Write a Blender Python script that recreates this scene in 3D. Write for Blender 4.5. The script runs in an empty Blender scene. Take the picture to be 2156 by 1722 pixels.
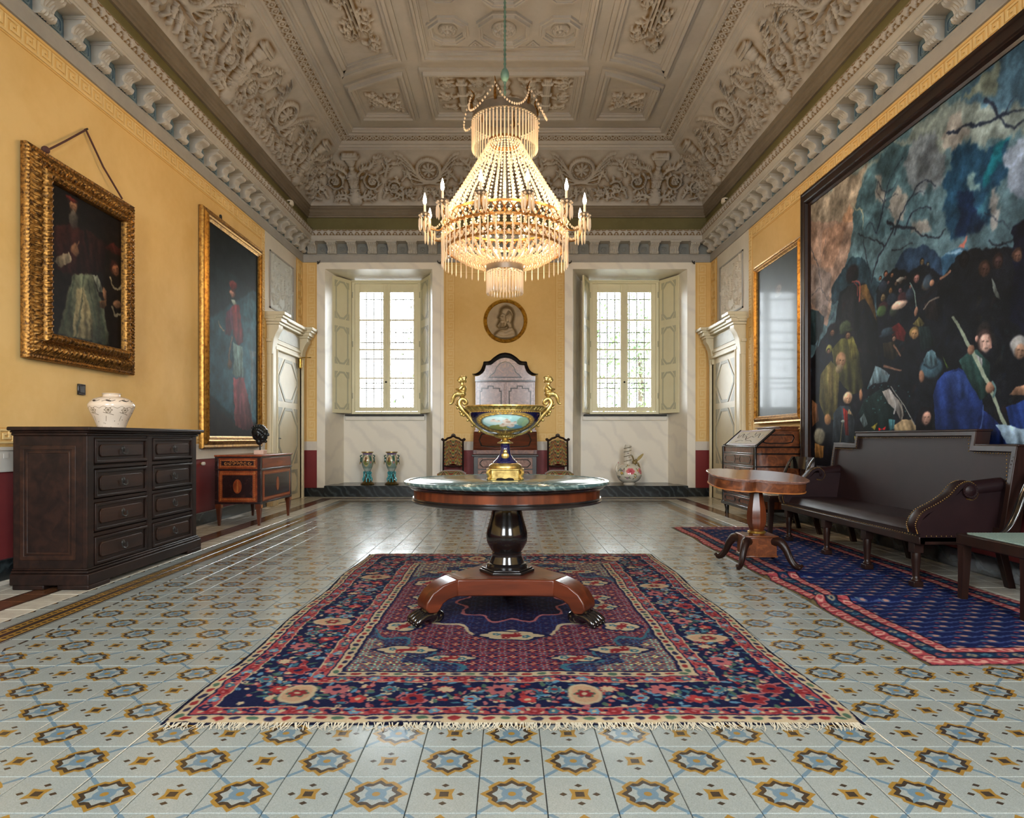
import bpy, math, random
import numpy as np
from math import sin, cos, pi, radians, sqrt, atan2
from mathutils import Vector, Matrix

# ---------------------------------------------------------------- camera, sky, light, exposure
SC = bpy.context.scene
COL = SC.collection
CAMH = 1.045
cam_d = bpy.data.cameras.new('camera')
cam_d.sensor_width = 36.0
cam_d.lens = 1390.0 / 2156.0 * 36.0
cam_d.shift_x = (1078.0 - 1071.5) / 2156.0
cam_d.shift_y = (924.0 - 861.0) / 2156.0
cam_d.clip_start = 0.05
cam = bpy.data.objects.new('camera', cam_d)
cam.location = (0, 0, CAMH)
cam.rotation_euler = (pi / 2, 0, 0)
COL.objects.link(cam)
SC.camera = cam

SKY = 25.0
world = bpy.data.worlds.new('sky')
SC.world = world
world.use_nodes = True
bg = world.node_tree.nodes['Background']
bg.inputs[0].default_value = (0.87, 0.95, 1.0, 1)
bg.inputs[1].default_value = SKY
SC.view_settings.view_transform = 'Standard'
SC.view_settings.look = 'None'
SC.view_settings.gamma = 1.0
SC.view_settings.exposure = 0.28
SC.view_settings.use_curve_mapping = False
SC.cycles.use_denoising = True
SC.cycles.max_bounces = 7
SC.cycles.diffuse_bounces = 4
SC.cycles.glossy_bounces = 3
SC.cycles.transmission_bounces = 3
SC.cycles.transparent_max_bounces = 8
SC.cycles.sample_clamp_indirect = 6.0
SC.cycles.caustics_reflective = False
SC.cycles.caustics_refractive = False

XL, XR, YB, YF = -3.75, 3.67, 12.0, -1.6      # room faces: left, right, back, front
ZC = 6.13                                     # flat ceiling

def window_light(name, loc, rot, sx, sy, power, col):
    d = bpy.data.lights.new(name, 'AREA')
    d.shape = 'RECTANGLE'; d.size = sx; d.size_y = sy
    d.energy = power; d.color = col
    o = bpy.data.objects.new(name, d); COL.objects.link(o)
    o.location = loc; o.rotation_euler = rot
    return o
WIN_C = (-2.37, 2.28)
def portal(loc, rot, sx, sy):
    o = window_light('daylight_portal', loc, rot, sx, sy, 1, (1, 1, 1)); o.data.cycles.is_portal = True
for x in WIN_C: portal((x, 13.06, 2.8), (radians(-90), 0, 0), 1.36, 2.62)
for x in (-1.9, 1.9): portal((x, YF-.27, 2.95), (radians(90), 0, 0), 1.5, 3.1)  # portals for the added openings behind the camera

# ---------------------------------------------------------------- helpers
rnd = random.Random(7)
nrs = np.random.RandomState(5)

class MB:
    """collects shapes and links them as ONE mesh object"""
    def __init__(s):
        s.v = []; s.f = []; s.m = []; s.uv = []
    def add(s, vs, fs, mi=0, uvs=None):
        n = len(s.v)
        s.v.extend([tuple(map(float, p)) for p in vs])
        s.f.extend([tuple(i + n for i in f) for f in fs])
        s.m.extend([mi] * len(fs))
        s.uv.extend(uvs if uvs is not None else [(0.0, 0.0)] * len(vs))
        return s
    def box(s, x0, x1, y0, y1, z0, z1, mi=0):
        v = [(x0,y0,z0),(x1,y0,z0),(x1,y1,z0),(x0,y1,z0),(x0,y0,z1),(x1,y0,z1),(x1,y1,z1),(x0,y1,z1)]
        return s.add(v, [(0,3,2,1),(4,5,6,7),(0,1,5,4),(1,2,6,5),(2,3,7,6),(3,0,4,7)], mi)
    def lathe(s, prof, seg=24, c=(0,0,0), mi=0, sx=1, sy=1):
        n = len(prof); v = []; f = []
        for k in range(seg):
            a = 2*pi*k/seg
            for r, z in prof: v.append((c[0]+r*cos(a)*sx, c[1]+r*sin(a)*sy, c[2]+z))
        for k in range(seg):
            k2 = (k+1) % seg
            for i in range(n-1):
                f.append((k*n+i, k2*n+i, k2*n+i+1, k*n+i+1))
        if tuple(prof[0]) == tuple(prof[-1]): return s.add(v, f, mi)
        if prof[0][0] > 1e-6: f.append(tuple(k*n for k in range(seg))[::-1])
        if prof[-1][0] > 1e-6: f.append(tuple(k*n+n-1 for k in range(seg)))
        return s.add(v, f, mi)
    def tube(s, path, rad, seg=8, mi=0, flat=1.0, up=None):
        P = [Vector(p) for p in path]; n = len(P)
        if not hasattr(rad, '__len__'): rad = [rad]*n
        v = []; f = []
        ref = Vector(up) if up else None
        for i in range(n):
            t = (P[min(i+1, n-1)] - P[max(i-1, 0)])
            t = t.normalized() if t.length > 1e-9 else Vector((0,0,1))
            if ref is None:
                ref = Vector((0,0,1)) if abs(t.z) < .9 else Vector((1,0,0))
            a = t.cross(ref)
            if a.length < 1e-6: a = t.orthogonal()
            a.normalize(); b = a.cross(t).normalized()
            if not up: ref = b
            for k in range(seg):
                q = 2*pi*k/seg
                v.append(P[i] + a*(rad[i]*cos(q)) + b*(rad[i]*flat*sin(q)))
        for i in range(n-1):
            for k in range(seg):
                k2 = (k+1) % seg
                f.append((i*seg+k, (i+1)*seg+k, (i+1)*seg+k2, i*seg+k2))
        f.append(tuple(range(seg))); f.append(tuple((n-1)*seg+k for k in range(seg))[::-1])
        return s.add(v, f, mi)
    def prism(s, poly, a0, a1, plane='xz', mi=0):
        n = len(poly)
        def P(u, w, a):
            return (u, a, w) if plane == 'xz' else ((u, w, a) if plane == 'xy' else (a, u, w))
        v = [P(u, w, a0) for u, w in poly] + [P(u, w, a1) for u, w in poly]
        f = [tuple(range(n)), tuple(range(n, 2*n))[::-1]]
        for i in range(n):
            j = (i+1) % n
            f.append((i, i+n, j+n, j))
        return s.add(v, f, mi)
    def ring(s, outer, inner, a0, a1, plane='xz', mi=0):
        """closed moulding strip between two matching polygons"""
        n = len(outer)
        def P(u, w, a):
            return (u, a, w) if plane == 'xz' else ((u, w, a) if plane == 'xy' else (a, u, w))
        v = [P(*p, a0) for p in outer] + [P(*p, a0) for p in inner] + [P(*p, a1) for p in outer] + [P(*p, a1) for p in inner]
        f = []
        for i in range(n):
            j = (i+1) % n
            f += [(i, j, n+j, n+i), (2*n+i, 3*n+i, 3*n+j, 2*n+j), (i, 2*n+i, 2*n+j, j), (n+i, n+j, 3*n+j, 3*n+i)]
        return s.add(v, f, mi)
    def ell(s, c, r, seg=12, rings=8, mi=0, rot=None):
        v = []; f = []
        M = rot if rot is not None else Matrix.Identity(3)
        for i in range(rings+1):
            th = pi*i/rings
            for k in range(seg):
                a = 2*pi*k/seg
                p = M @ Vector((r[0]*sin(th)*cos(a), r[1]*sin(th)*sin(a), r[2]*cos(th)))
                v.append((c[0]+p.x, c[1]+p.y, c[2]+p.z))
        for i in range(rings):
            for k in range(seg):
                k2 = (k+1) % seg
                f.append((i*seg+k, (i+1)*seg+k, (i+1)*seg+k2, i*seg+k2))
        return s.add(v, f, mi)
    def octa(s, c, r, h=None, mi=0):
        h = h or r
        x, y, z = c
        v = [(x,y,z+h)] + [(x+r*cos(k*pi/2.5), y+r*sin(k*pi/2.5), z) for k in range(5)] + [(x,y,z-h)]
        f = [(0, 1+k, 1+(k+1) % 5) for k in range(5)] + [(6, 1+(k+1) % 5, 1+k) for k in range(5)]
        return s.add(v, f, mi)
    def grid(s, G, mi=0, uv=True, closed=False):
        """G: (nu, nv, 3) array of points"""
        nu, nv = G.shape[:2]
        v = G.reshape(-1, 3)
        f = []
        for i in range(nu - (0 if closed else 1)):
            i2 = (i+1) % nu
            for j in range(nv-1):
                f.append((i*nv+j, i2*nv+j, i2*nv+j+1, i*nv+j+1))
        uvs = [(i/(nu-1), j/(nv-1)) for i in range(nu) for j in range(nv)]
        return s.add(v, f, mi, uvs)
    def build(s, name, mat, parent=None, loc=None, rotz=0.0, kind=None, bevel=0, smooth=38, rot=None, segs=2):
        me = bpy.data.meshes.new(name)
        me.from_pydata(s.v, [], s.f)
        mats = mat if isinstance(mat, (list, tuple)) else [mat]
        for m in mats: me.materials.append(m)
        if len(mats) > 1: me.polygons.foreach_set('material_index', s.m)
        lay = me.uv_layers.new(name='UVMap')
        li = np.empty(len(me.loops), dtype=np.int32); me.loops.foreach_get('vertex_index', li)
        uva = np.array(s.uv, dtype=np.float32)
        lay.data.foreach_set('uv', uva[li].ravel())
        me.update()
        if smooth:
            me.polygons.foreach_set('use_smooth', [True]*len(me.polygons))
            me.set_sharp_from_angle(angle=radians(smooth))
        o = bpy.data.objects.new(name, me)
        COL.objects.link(o)
        if parent is not None: o.parent = parent
        if loc is not None: o.location = loc
        if rot is not None: o.rotation_euler = rot
        elif rotz: o.rotation_euler = (0, 0, rotz)
        if kind: o['kind'] = kind
        if bevel:
            b = o.modifiers.new('bevel', 'BEVEL'); b.width = bevel; b.segments = segs
            b.limit_method = 'ANGLE'; b.angle_limit = radians(40)
        return o

def thing(name, label, cat, loc=(0,0,0), rotz=0.0, group=None, kind=None, rot=None):
    o = bpy.data.objects.new(name, None)
    o.empty_display_size = 0.1
    COL.objects.link(o)
    o.location = loc; o.rotation_euler = rot if rot else (0, 0, rotz)
    o['label'] = label; o['category'] = cat
    if group: o['group'] = group
    if kind: o['kind'] = kind
    return o
def tag(o, label, cat, group=None, kind=None):
    o['label'] = label; o['category'] = cat
    if group: o['group'] = group
    if kind: o['kind'] = kind
    return o
def dup(o, parent, loc=None, rotz=None, rot=None):
    c = o.copy(); COL.objects.link(c); c.parent = parent
    if loc is not None: c.location = loc
    if rotz is not None: c.rotation_euler = (0, 0, rotz)
    if rot is not None: c.rotation_euler = rot
    for ch in list(o.children): dup(ch, c)
    return c
def rect(x0, x1, z0, z1): return [(x0,z0),(x1,z0),(x1,z1),(x0,z1)]
def octagon(cx, cz, hx, hz, c):
    return [(cx-hx+c,cz-hz),(cx+hx-c,cz-hz),(cx+hx,cz-hz+c),(cx+hx,cz+hz-c),(cx+hx-c,cz+hz),(cx-hx+c,cz+hz),(cx-hx,cz+hz-c),(cx-hx,cz-hz+c)]
def curve(pts, n=24):
    """Catmull-Rom through points"""
    P = [np.array(p, float) for p in pts]
    P = [2*P[0]-P[1]] + P + [2*P[-1]-P[-2]]
    out = []
    m = len(P)-3
    for k in range(n+1):
        t = min(k*m/n, m-1e-9); i = int(t); t -= i
        a, b, c, d = P[i:i+4]
        out.append(tuple(.5*((2*b)+(-a+c)*t+(2*a-5*b+4*c-d)*t*t+(-a+3*b-3*c+d)*t**3)))
    return out

# ---------------------------------------------------------------- materials
def srgb(c):
    return tuple(((x/255.)/12.92 if x/255. <= .04045 else ((x/255.+.055)/1.055)**2.4) for x in c) + (1.0,)
class NT:
    def __init__(s, name):
        s.m = bpy.data.materials.new(name); s.m.use_nodes = True
        s.t = s.m.node_tree; s.N = s.t.nodes; s.L = s.t.links
        s.b = s.N['Principled BSDF']; s.out = s.N['Material Output']
    def n(s, typ, **kw):
        o = s.N.new(typ)
        for k, v in kw.items():
            if k.startswith('i_'):
                key = k[2:].replace('_', ' ')
                (o.inputs[int(key)] if key.isdigit() else o.inputs[key]).default_value = v
            else: setattr(o, k, v)
        return o
    def l(s, a, b): s.L.new(a, b)
    def coords(s, scale=(1,1,1), kind='Object', rot=(0,0,0)):
        tc = s.n('ShaderNodeTexCoord'); mp = s.n('ShaderNodeMapping')
        mp.inputs['Scale'].default_value = scale; mp.inputs['Rotation'].default_value = rot
        s.l(tc.outputs[kind], mp.inputs['Vector']); return mp.outputs[0]
    def noise(s, vec, scale, detail=4, dist=0, rough=.55):
        o = s.n('ShaderNodeTexNoise', i_Scale=scale, i_Detail=detail, i_Distortion=dist, i_Roughness=rough)
        s.l(vec, o.inputs['Vector']); return o.outputs['Fac']
    def ramp(s, fac, stops):
        o = s.n('ShaderNodeValToRGB'); e = o.color_ramp.elements
        while len(e) < len(stops): e.new(.5)
        for i, (p, c) in enumerate(stops):
            e[i].position = p; e[i].color = srgb(c)
        s.l(fac, o.inputs[0]); return o.outputs[0]
    def bump(s, h, strength=.3, dist=.01):
        o = s.n('ShaderNodeBump', i_Strength=strength, i_Distance=dist)
        s.l(h, o.inputs['Height']); s.l(o.outputs[0], s.b.inputs['Normal'])
    def set(s, rough=.5, metal=0, spec=.5, coat=0, coat_rough=.08, sheen=0):
        b = s.b.inputs
        b['Roughness'].default_value = rough; b['Metallic'].default_value = metal
        b['Specular IOR Level'].default_value = spec; b['Coat Weight'].default_value = coat
        b['Coat Roughness'].default_value = coat_rough; b['Sheen Weight'].default_value = sheen
        return s
def plain(name, c, c2=None, rough=.5, metal=0, spec=.5, coat=0, scale=6, bump=0, bscale=40, stretch=(1,1,1), sheen=0, bdist=.01):
    k = NT(name); v = k.coords(stretch)
    c2 = c2 or tuple(x*.86 for x in c)
    k.l(k.ramp(k.noise(v, scale), [(.3, c2), (.7, c)]), k.b.inputs['Base Color'])
    k.set(rough, metal, spec, coat, sheen=sheen)
    if bump: k.bump(k.noise(v, bscale, 5), bump, bdist)
    return k.m
def wood(name, c1, c2, axis=0, scale=5, rough=.35, coat=.3, burl=False, spec=.4):
    k = NT(name)
    st = [9, 9, 9]; st[axis] = .9
    v = k.coords((1,1,1) if burl else tuple(st))
    n = k.noise(v, scale if burl else scale*.35, 6, 2.5 if burl else .8)
    k.l(k.ramp(n, [(.28, c2), (.5, tuple((a+b)/2 for a, b in zip(c1, c2))), (.72, c1)]), k.b.inputs['Base Color'])
    k.set(rough, 0, spec, coat, .12); k.bump(n, .06, .004)
    return k.m
def marble(name, c, vein, scale=1.2, rough=.25, coat=.0, rot=(.5,.6,.6), w=.46):
    k = NT(name); v = k.coords((1,1,1), rot=rot)
    wv = k.n('ShaderNodeTexWave', i_Scale=scale, i_Distortion=7.0, i_Detail=4.0, i_Detail_Scale=1.6)
    k.l(v, wv.inputs['Vector'])
    n = k.noise(v, 2.2, 5)
    mx = k.n('ShaderNodeMath', operation='MULTIPLY'); k.l(wv.outputs['Fac'], mx.inputs[0]); k.l(n, mx.inputs[1])
    k.l(k.ramp(mx.outputs[0], [(.0, vein), (.10, tuple((a*2+b)/3 for a, b in zip(c, vein))), (w, c)]), k.b.inputs['Base Color'])
    k.set(rough, 0, .5, coat); return k.m
def picture(name, img, rough=.5, coat=0, bump=0, spec=.5, sheen=0, bscale=250):
    k = NT(name)
    t = k.n('ShaderNodeTexImage'); t.image = img; t.interpolation = 'Linear'
    uv = k.n('ShaderNodeUVMap'); uv.uv_map = 'UVMap'
    k.l(uv.outputs[0], t.inputs[0]); k.l(t.outputs[0], k.b.inputs['Base Color'])
    k.set(rough, 0, spec, coat, sheen=sheen)
    if bump: k.bump(k.noise(k.coords(), bscale, 3), bump, .003)
    return k.m
def gold(name, c, dark, rough=.32, scale=26):
    k = NT(name); v = k.coords(); n = k.noise(v, scale, 5)
    k.l(k.ramp(n, [(.32, dark), (.6, c)]), k.b.inputs['Base Color'])
    k.set(rough, .85, .5); k.bump(n, .15, .004); return k.m
def emis(name, c, s):
    k = NT(name); k.b.inputs['Emission Color'].default_value = srgb(c)
    k.b.inputs['Emission Strength'].default_value = s; k.b.inputs['Base Color'].default_value = srgb(c); return k.m
# ---------------------------------------------------------------- painted surfaces (flat print), drawn here with numpy
class Cv:
    def __init__(s, w, h, col):
        s.w, s.h = w, h
        s.a = np.empty((h, w, 3), np.float32); s.a[:] = np.array(col, np.float32)
    def _mix(s, y0, y1, x0, x1, m, col, alpha):
        m = (m*alpha)[..., None]
        s.a[y0:y1, x0:x1] = s.a[y0:y1, x0:x1]*(1-m) + np.array(col, np.float32)*m
    def poly(s, pts, col, alpha=1.0):
        P = np.array(pts, float)
        x0 = max(int(P[:,0].min())-1, 0); x1 = min(int(P[:,0].max())+2, s.w)
        y0 = max(int(P[:,1].min())-1, 0); y1 = min(int(P[:,1].max())+2, s.h)
        if x1 <= x0 or y1 <= y0: return
        yy, xx = np.mgrid[y0:y1, x0:x1] + .5
        ins = np.zeros(xx.shape, bool)
        n = len(P)
        for i in range(n):
            xa, ya = P[i]; xb, yb = P[(i+1) % n]
            if ya == yb: continue
            c = ((ya > yy) != (yb > yy)) & (xx < (xb-xa)*(yy-ya)/(yb-ya)+xa)
            ins ^= c
        if getattr(s, 'shade', 0):
            xn, yn = (xx-x0)/(x1-x0), (yy-y0)/(y1-y0); f1, f2 = rnd.uniform(0, 6.3), rnd.uniform(9, 17)
            g = 1.28-s.shade*(.35*xn+.65*yn)+.16*np.sin(xn*f2+yn*3*np.sin(xn*5+f1)+f1)+.08*np.sin(xn*f2*2.3-yn*7+f1)
            col = np.array(col, np.float32)*g[..., None].astype(np.float32)
        s._mix(y0, y1, x0, x1, ins.astype(np.float32), col, alpha)
    def ell(s, cx, cy, rx, ry, col, alpha=1.0, rot=0, soft=.12):
        R = max(rx, ry)*1.1+1
        x0 = max(int(cx-R), 0); x1 = min(int(cx+R)+1, s.w); y0 = max(int(cy-R), 0); y1 = min(int(cy+R)+1, s.h)
        if x1 <= x0 or y1 <= y0: return
        yy, xx = np.mgrid[y0:y1, x0:x1] + .5
        dx, dy = xx-cx, yy-cy
        if rot: dx, dy = dx*cos(rot)+dy*sin(rot), -dx*sin(rot)+dy*cos(rot)
        d = np.sqrt((dx/rx)**2+(dy/ry)**2)
        if getattr(s, 'shade', 0): col = np.array(col, np.float32)*np.clip(1.12-.42*(dx/rx*.55+dy/ry*.75)-.12*d*d, .3, 1.5)[..., None].astype(np.float32)
        s._mix(y0, y1, x0, x1, np.clip((1+soft/2-d)/soft, 0, 1), col, alpha)
    def line(s, pts, w, col, alpha=1.0, w2=None):
        w2 = w if w2 is None else w2
        n = len(pts)-1
        for i in range(n):
            (xa, ya), (xb, yb) = pts[i], pts[i+1]
            ra = w+(w2-w)*i/n; rb = w+(w2-w)*(i+1)/n; R = max(ra, rb)/2+1
            x0 = max(int(min(xa,xb)-R), 0); x1 = min(int(max(xa,xb)+R)+2, s.w)
            y0 = max(int(min(ya,yb)-R), 0); y1 = min(int(max(ya,yb)+R)+2, s.h)
            if x1 <= x0 or y1 <= y0: continue
            yy, xx = np.mgrid[y0:y1, x0:x1] + .5
            L2 = (xb-xa)**2+(yb-ya)**2+1e-9
            t = np.clip(((xx-xa)*(xb-xa)+(yy-ya)*(yb-ya))/L2, 0, 1)
            d = np.hypot(xx-xa-t*(xb-xa), yy-ya-t*(yb-ya))
            s._mix(y0, y1, x0, x1, np.clip((ra+(rb-ra)*t)/2+.5-d, 0, 1), col, alpha)
    def flower(s, cx, cy, r, n, col, mid, edge=None, rot=0, sx=1, sy=1, k=.35):
        R = r*max(sx, sy)*1.35+2
        x0 = max(int(cx-R), 0); x1 = min(int(cx+R)+1, s.w); y0 = max(int(cy-R), 0); y1 = min(int(cy+R)+1, s.h)
        if x1 <= x0 or y1 <= y0: return
        yy, xx = np.mgrid[y0:y1, x0:x1] + .5
        dx, dy = (xx-cx)/sx, (yy-cy)/sy
        d = np.hypot(dx, dy); rr = r*(1-k+k*np.abs(np.cos(n/2*(np.arctan2(dy, dx)+rot))))
        if edge is not None: s._mix(y0, y1, x0, x1, np.clip(rr*1.22-d+.5, 0, 1), edge, 1)
        s._mix(y0, y1, x0, x1, np.clip(rr-d+.5, 0, 1), col, 1)
        s._mix(y0, y1, x0, x1, np.clip(r*.33-d+.5, 0, 1), mid, 1)
    def blur(s, r):
        for ax in (0, 1):
            k = 2*r+1
            p = np.pad(s.a, [(r+1, r) if i == ax else (0, 0) for i in range(3)], mode='edge')
            c = np.cumsum(p, axis=ax, dtype=np.float64)
            s.a = ((c[k:] - c[:-k]) if ax == 0 else (c[:, k:] - c[:, :-k])).astype(np.float32)/k
        return s
    def warp(s, cell, amp):
        dx = (vnoise(s.w, s.h, cell)-.5)*2*amp; dy = (vnoise(s.w, s.h, cell)-.5)*2*amp
        yy, xx = np.mgrid[0:s.h, 0:s.w]
        s.a = s.a[np.clip((yy+dy).astype(int), 0, s.h-1), np.clip((xx+dx).astype(int), 0, s.w-1)]; return s
    def mottle(s, cell, amp):
        s.a *= (1+amp*(vnoise(s.w, s.h, cell)-.5)*2)[..., None]; return s
    def speck(s, amp):
        s.a += amp*nrs.randn(s.h, s.w)[..., None]; return s
    def image(s, name):
        im = bpy.data.images.new(name, s.w, s.h, alpha=False)
        px = np.ones((s.h, s.w, 4), np.float32)
        px[..., :3] = np.clip(s.a[::-1]/255., 0, 1)
        im.pixels.foreach_set(px.ravel()); im.update(); im.pack()
        return im
def vnoise(w, h, cell):
    out = np.zeros((h, w), np.float32); amp = 1.0; tot = 0
    for o in range(3):
        gw, gh = max(int(w/cell)+2, 2), max(int(h/cell)+2, 2)
        g = nrs.rand(gh, gw)
        xs = np.linspace(0, gw-1.001, w); ys = np.linspace(0, gh-1.001, h)
        xi, yi = xs.astype(int), ys.astype(int); xf, yf = xs-xi, ys-yi
        xf = xf*xf*(3-2*xf); yf = yf*yf*(3-2*yf)
        a = g[yi][:, xi]*(1-xf)+g[yi][:, xi+1]*xf; b = g[yi+1][:, xi]*(1-xf)+g[yi+1][:, xi+1]*xf
        out += amp*(a*(1-yf)[:, None]+b*yf[:, None]); tot += amp; amp *= .5; cell = max(cell/2, 1)
    return out/tot

GREY = (142, 149, 146); OCH = (142, 110, 50); BRN = (60, 50, 40); BLU = (98, 121, 136)
def tile_base():
    c = Cv(256, 256, GREY); c.speck(9); c.blur(1); return c
def T(c, pts): return [(128+x*256, 128-y*256) for x, y in pts]
def tile_flower():
    c = tile_base(); tx = c.a.copy()-np.array(GREY)
    for a in (1, -1): c.line(T(c, [(-.5, -.5*a), (.5, .5*a)]), 17, BLU)
    c.ell(128, 128, 40, 40, BLU)
    for q in range(4):
        A = q*pi/2
        R = lambda pts: T(c, [(x*cos(A)-y*sin(A), x*sin(A)+y*cos(A)) for x, y in pts])
        c.poly(R([(-.30,.27),(-.20,.355),(-.12,.34),(0,.475),(.12,.34),(.20,.355),(.30,.27),(.20,.225),(.10,.24),(0,.33),(-.10,.24),(-.20,.225)]), OCH)
        c.poly(R([(-.235,.235),(-.17,.30),(-.10,.285),(0,.39),(.10,.285),(.17,.30),(.235,.235),(.17,.205),(.09,.215),(0,.30),(-.09,.215),(-.17,.205)]), BRN)
    c.ell(128, 128, 15, 15, OCH)
    c.a += tx*.8; return c.image('flower_tile')
def tile_plain():
    c = tile_base(); tx = c.a.copy()-np.array(GREY)
    c.poly(T(c, [(-.15,-.15),(0,-.115),(.15,-.15),(.115,0),(.15,.15),(0,.115),(-.15,.15),(-.115,0)]), OCH)
    c.poly(T(c, rect(-.065,.065,-.065,.065)), BRN)
    for q in range(4):
        x, y = .245*cos(q*pi/2), .245*sin(q*pi/2)
        c.poly(T(c, [(x-.062,y),(x,y-.05),(x+.062,y),(x,y+.05)]), BRN)
    c.a += tx*.8; return c.image('plain_tile')
def tile_band():
    c = tile_base()
    DK = (58, 44, 36)
    for y0, y1, k in ((0, 22, DK), (22, 88, OCH), (88, 108, DK), (116, 124, BRN)): c.a[y0:y1] = k
    for i in range(4):
        x = 32+64*i
        c.poly([(x-26,55),(x-8,34),(x+10,55),(x-8,76)], BRN); c.poly([(x+8,30),(x+26,46),(x+26,62),(x+8,44)], (120,84,36))
    c.poly([(0,256),(64,222),(128,256)], BRN); c.poly([(30,256),(64,236),(98,256)], OCH)
    c.poly([(150,238),(236,238),(236,256),(150,256)], BRN)
    c.speck(6); return c.image('band_tile')
def tile_brown():
    c = Cv(256, 256, (92, 58, 40)); c.a[:26] = (58,44,36); c.a[230:] = (58,44,36)
    for i in range(4): c.a[60+40*i:68+40*i] = (120, 84, 50)
    c.speck(6); return c.image('brown_tile')
def tile_white():
    c = Cv(128, 128, (196, 192, 178)); c.mottle(40, .08); c.speck(5); return c.image('white_tile')

NAVY=(27,30,64); RED=(134,42,48); PINK=(170,98,100); CRM=(188,170,138); TEAL=(58,104,122); LBL=(92,140,168); GRN=(78,104,86); DRED=(110,28,36)
def rug_main():
    W, H = 1080, 1500                      # 2.57 x 3.57 m
    c = Cv(W, H, NAVY); M = W/2.57
    def band(d0, d1, col):
        a, b = int(d0*M), int(d1*M); ix = c.a[a:H-a, a:W-a]; keep = c.a[b:H-b, b:W-b].copy(); ix[:] = col; c.a[b:H-b, b:W-b] = keep
    band(0, .014, (20,22,44)); band(.014, .066, CRM); band(.066, .074, NAVY); band(.074, .135, (160,70,74)); band(.135, .142, CRM)
    band(.142, .40, (24,28,62)); band(.40, .407, CRM); band(.407, .468, (166,78,80)); band(.468, .475, NAVY); band(.475, .525, CRM); band(.525, .54, NAVY)
    b = int(.54*M); c.a[b:H-b, b:W-b] = RED
    def along(d, step, fn):
        x0, x1, y0, y1 = d*M, W-d*M, d*M, H-d*M
        n = max(int(round((x1-x0)/(step*M))), 1); m = max(int(round((y1-y0)/(step*M))), 1); i = 0
        for k in range(n):
            x = x0+(x1-x0)*(k+.5)/n; fn(x, y0, 0, k); fn(x, y1, 2, n-1-k)
        for k in range(m):
            y = y0+(y1-y0)*(k+.5)/m; fn(x0, y, 3, k); fn(x1, y, 1, m-1-k)
    def dash(x, y, q, k):
        w, h = (15, 9) if q % 2 == 0 else (9, 15)
        c.ell(x, y, w*.62, h*.62, [(44,44,70), (140,48,50), GRN][k % 2 if k % 5 else 2])
    along(.040, .062, dash); along(.50, .062, dash)
    def mini(x, y, q, k):
        c.flower(x, y, 11, 6, [NAVY, TEAL, RED, LBL][k % 4], CRM if k % 2 else PINK, None)
        s = 13; dx, dy = ((s, 0) if q % 2 == 0 else (0, s))
        c.ell(x+dx, y+dy+5, 4, 4, CRM); c.ell(x-dx, y-dy-4, 4, 4, NAVY)
    along(.104, .075, mini); along(.438, .075, mini)
    # main border: vines, leaves and blossoms, mirrored about both axes at the end
    pal = [RED, CRM, LBL, PINK, (170,60,60), TEAL]
    def bloom(x, y, q, k):
        j = (-1)**k*21
        xx, yy = (x, y+j) if q % 2 == 0 else (x+j, y)
        c.flower(xx, yy, 14 if k % 3 else 21, 8 if k % 2 else 5, pal[(k*5) % 6], [NAVY, RED, CRM][k % 3], [PINK, CRM, (150,60,64)][k % 3], rot=k)
        for t in range(7):
            a = t*.9+k*.7; R = 31+7*(t % 2)
            c.ell(xx+R*cos(a), yy+R*sin(a), 9, 4, [TEAL, GRN, PINK, LBL][(t+k) % 4], .95, a+.7)
            c.ell(xx+(R+13)*cos(a+.5), yy+(R+13)*sin(a+.5), 5, 5, [RED, CRM, PINK][(t+k) % 3])
    
    def vine(x, y, q, k):
        j = 24*(-1)**k; s_ = 34
        pts = [(x-s_, y-j), (x-s_*.3, y-j*.6), (x+s_*.3, y+j*.6), (x+s_, y+j)]
        if q % 2: pts = [(x+(b-y), y+(a-x)) for a, b in pts]
        c.line(curve(pts, 14), 3, (70,96,84))
        for t in range(6):
            a = rnd.uniform(0, 6.3); R = rnd.uniform(14, 62); c.flower(x+R*cos(a), y+R*sin(a)*.9, rnd.uniform(5, 9), 5, rnd.choice(pal), rnd.choice((NAVY, CRM)), None, rot=a)
    along(.271, .09, vine); along(.271, .112, bloom)
    def bud(x, y, q, k):
        if k % 4 == 2:
            c.ell(x, y, 30 if q % 2 == 0 else 44, 44 if q % 2 == 0 else 30, CRM); c.ell(x, y, 23 if q % 2 == 0 else 36, 36 if q % 2 == 0 else 23, (186,150,120))
            c.flower(x, y, 16, 6, RED, CRM, GRN)
    along(.271, .31, bud)
    # field: repeating blossoms on red
    yy, xx = np.mgrid[b:H-b, b:W-b].astype(np.float32); fx = (xx-W/2)/M; fy = (yy-H/2)/M
    p = .096
    gx = np.mod(fx/p+.5, 1)-.5; gy = np.mod(fy/p+.5, 1)-.5
    hx = np.mod(fx/p, 1)-.5; hy = np.mod(fy/p, 1)-.5
    F = np.empty(fx.shape+(3,), np.float32); F[:] = RED
    def put(mask, col): F[mask] = col
    d1 = np.hypot(gx, gy); a1 = np.arctan2(gy, gx); d2 = np.hypot(hx, hy); a2 = np.arctan2(hy, hx)
    put(np.abs(np.abs(gx)+np.abs(gy)-.5) < .045, (44,52,88))
    put(d1 < .30+.06*np.cos(8*a1), NAVY); put(d1 < .22+.07*np.cos(4*a1), (150,64,64)); put(d1 < .12+.05*np.cos(4*a1), CRM); put(d1 < .06, RED)
    put(d2 < .24+.07*np.cos(6*a2), (58,84,112)); put(d2 < .15+.05*np.cos(6*a2), PINK); put(d2 < .06, NAVY)
    put(np.hypot(np.abs(gx)-.36, np.abs(gy)-.16) < .055, CRM); put(np.hypot(np.abs(gx)-.16, np.abs(gy)-.37) < .05, TEAL)
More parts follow.
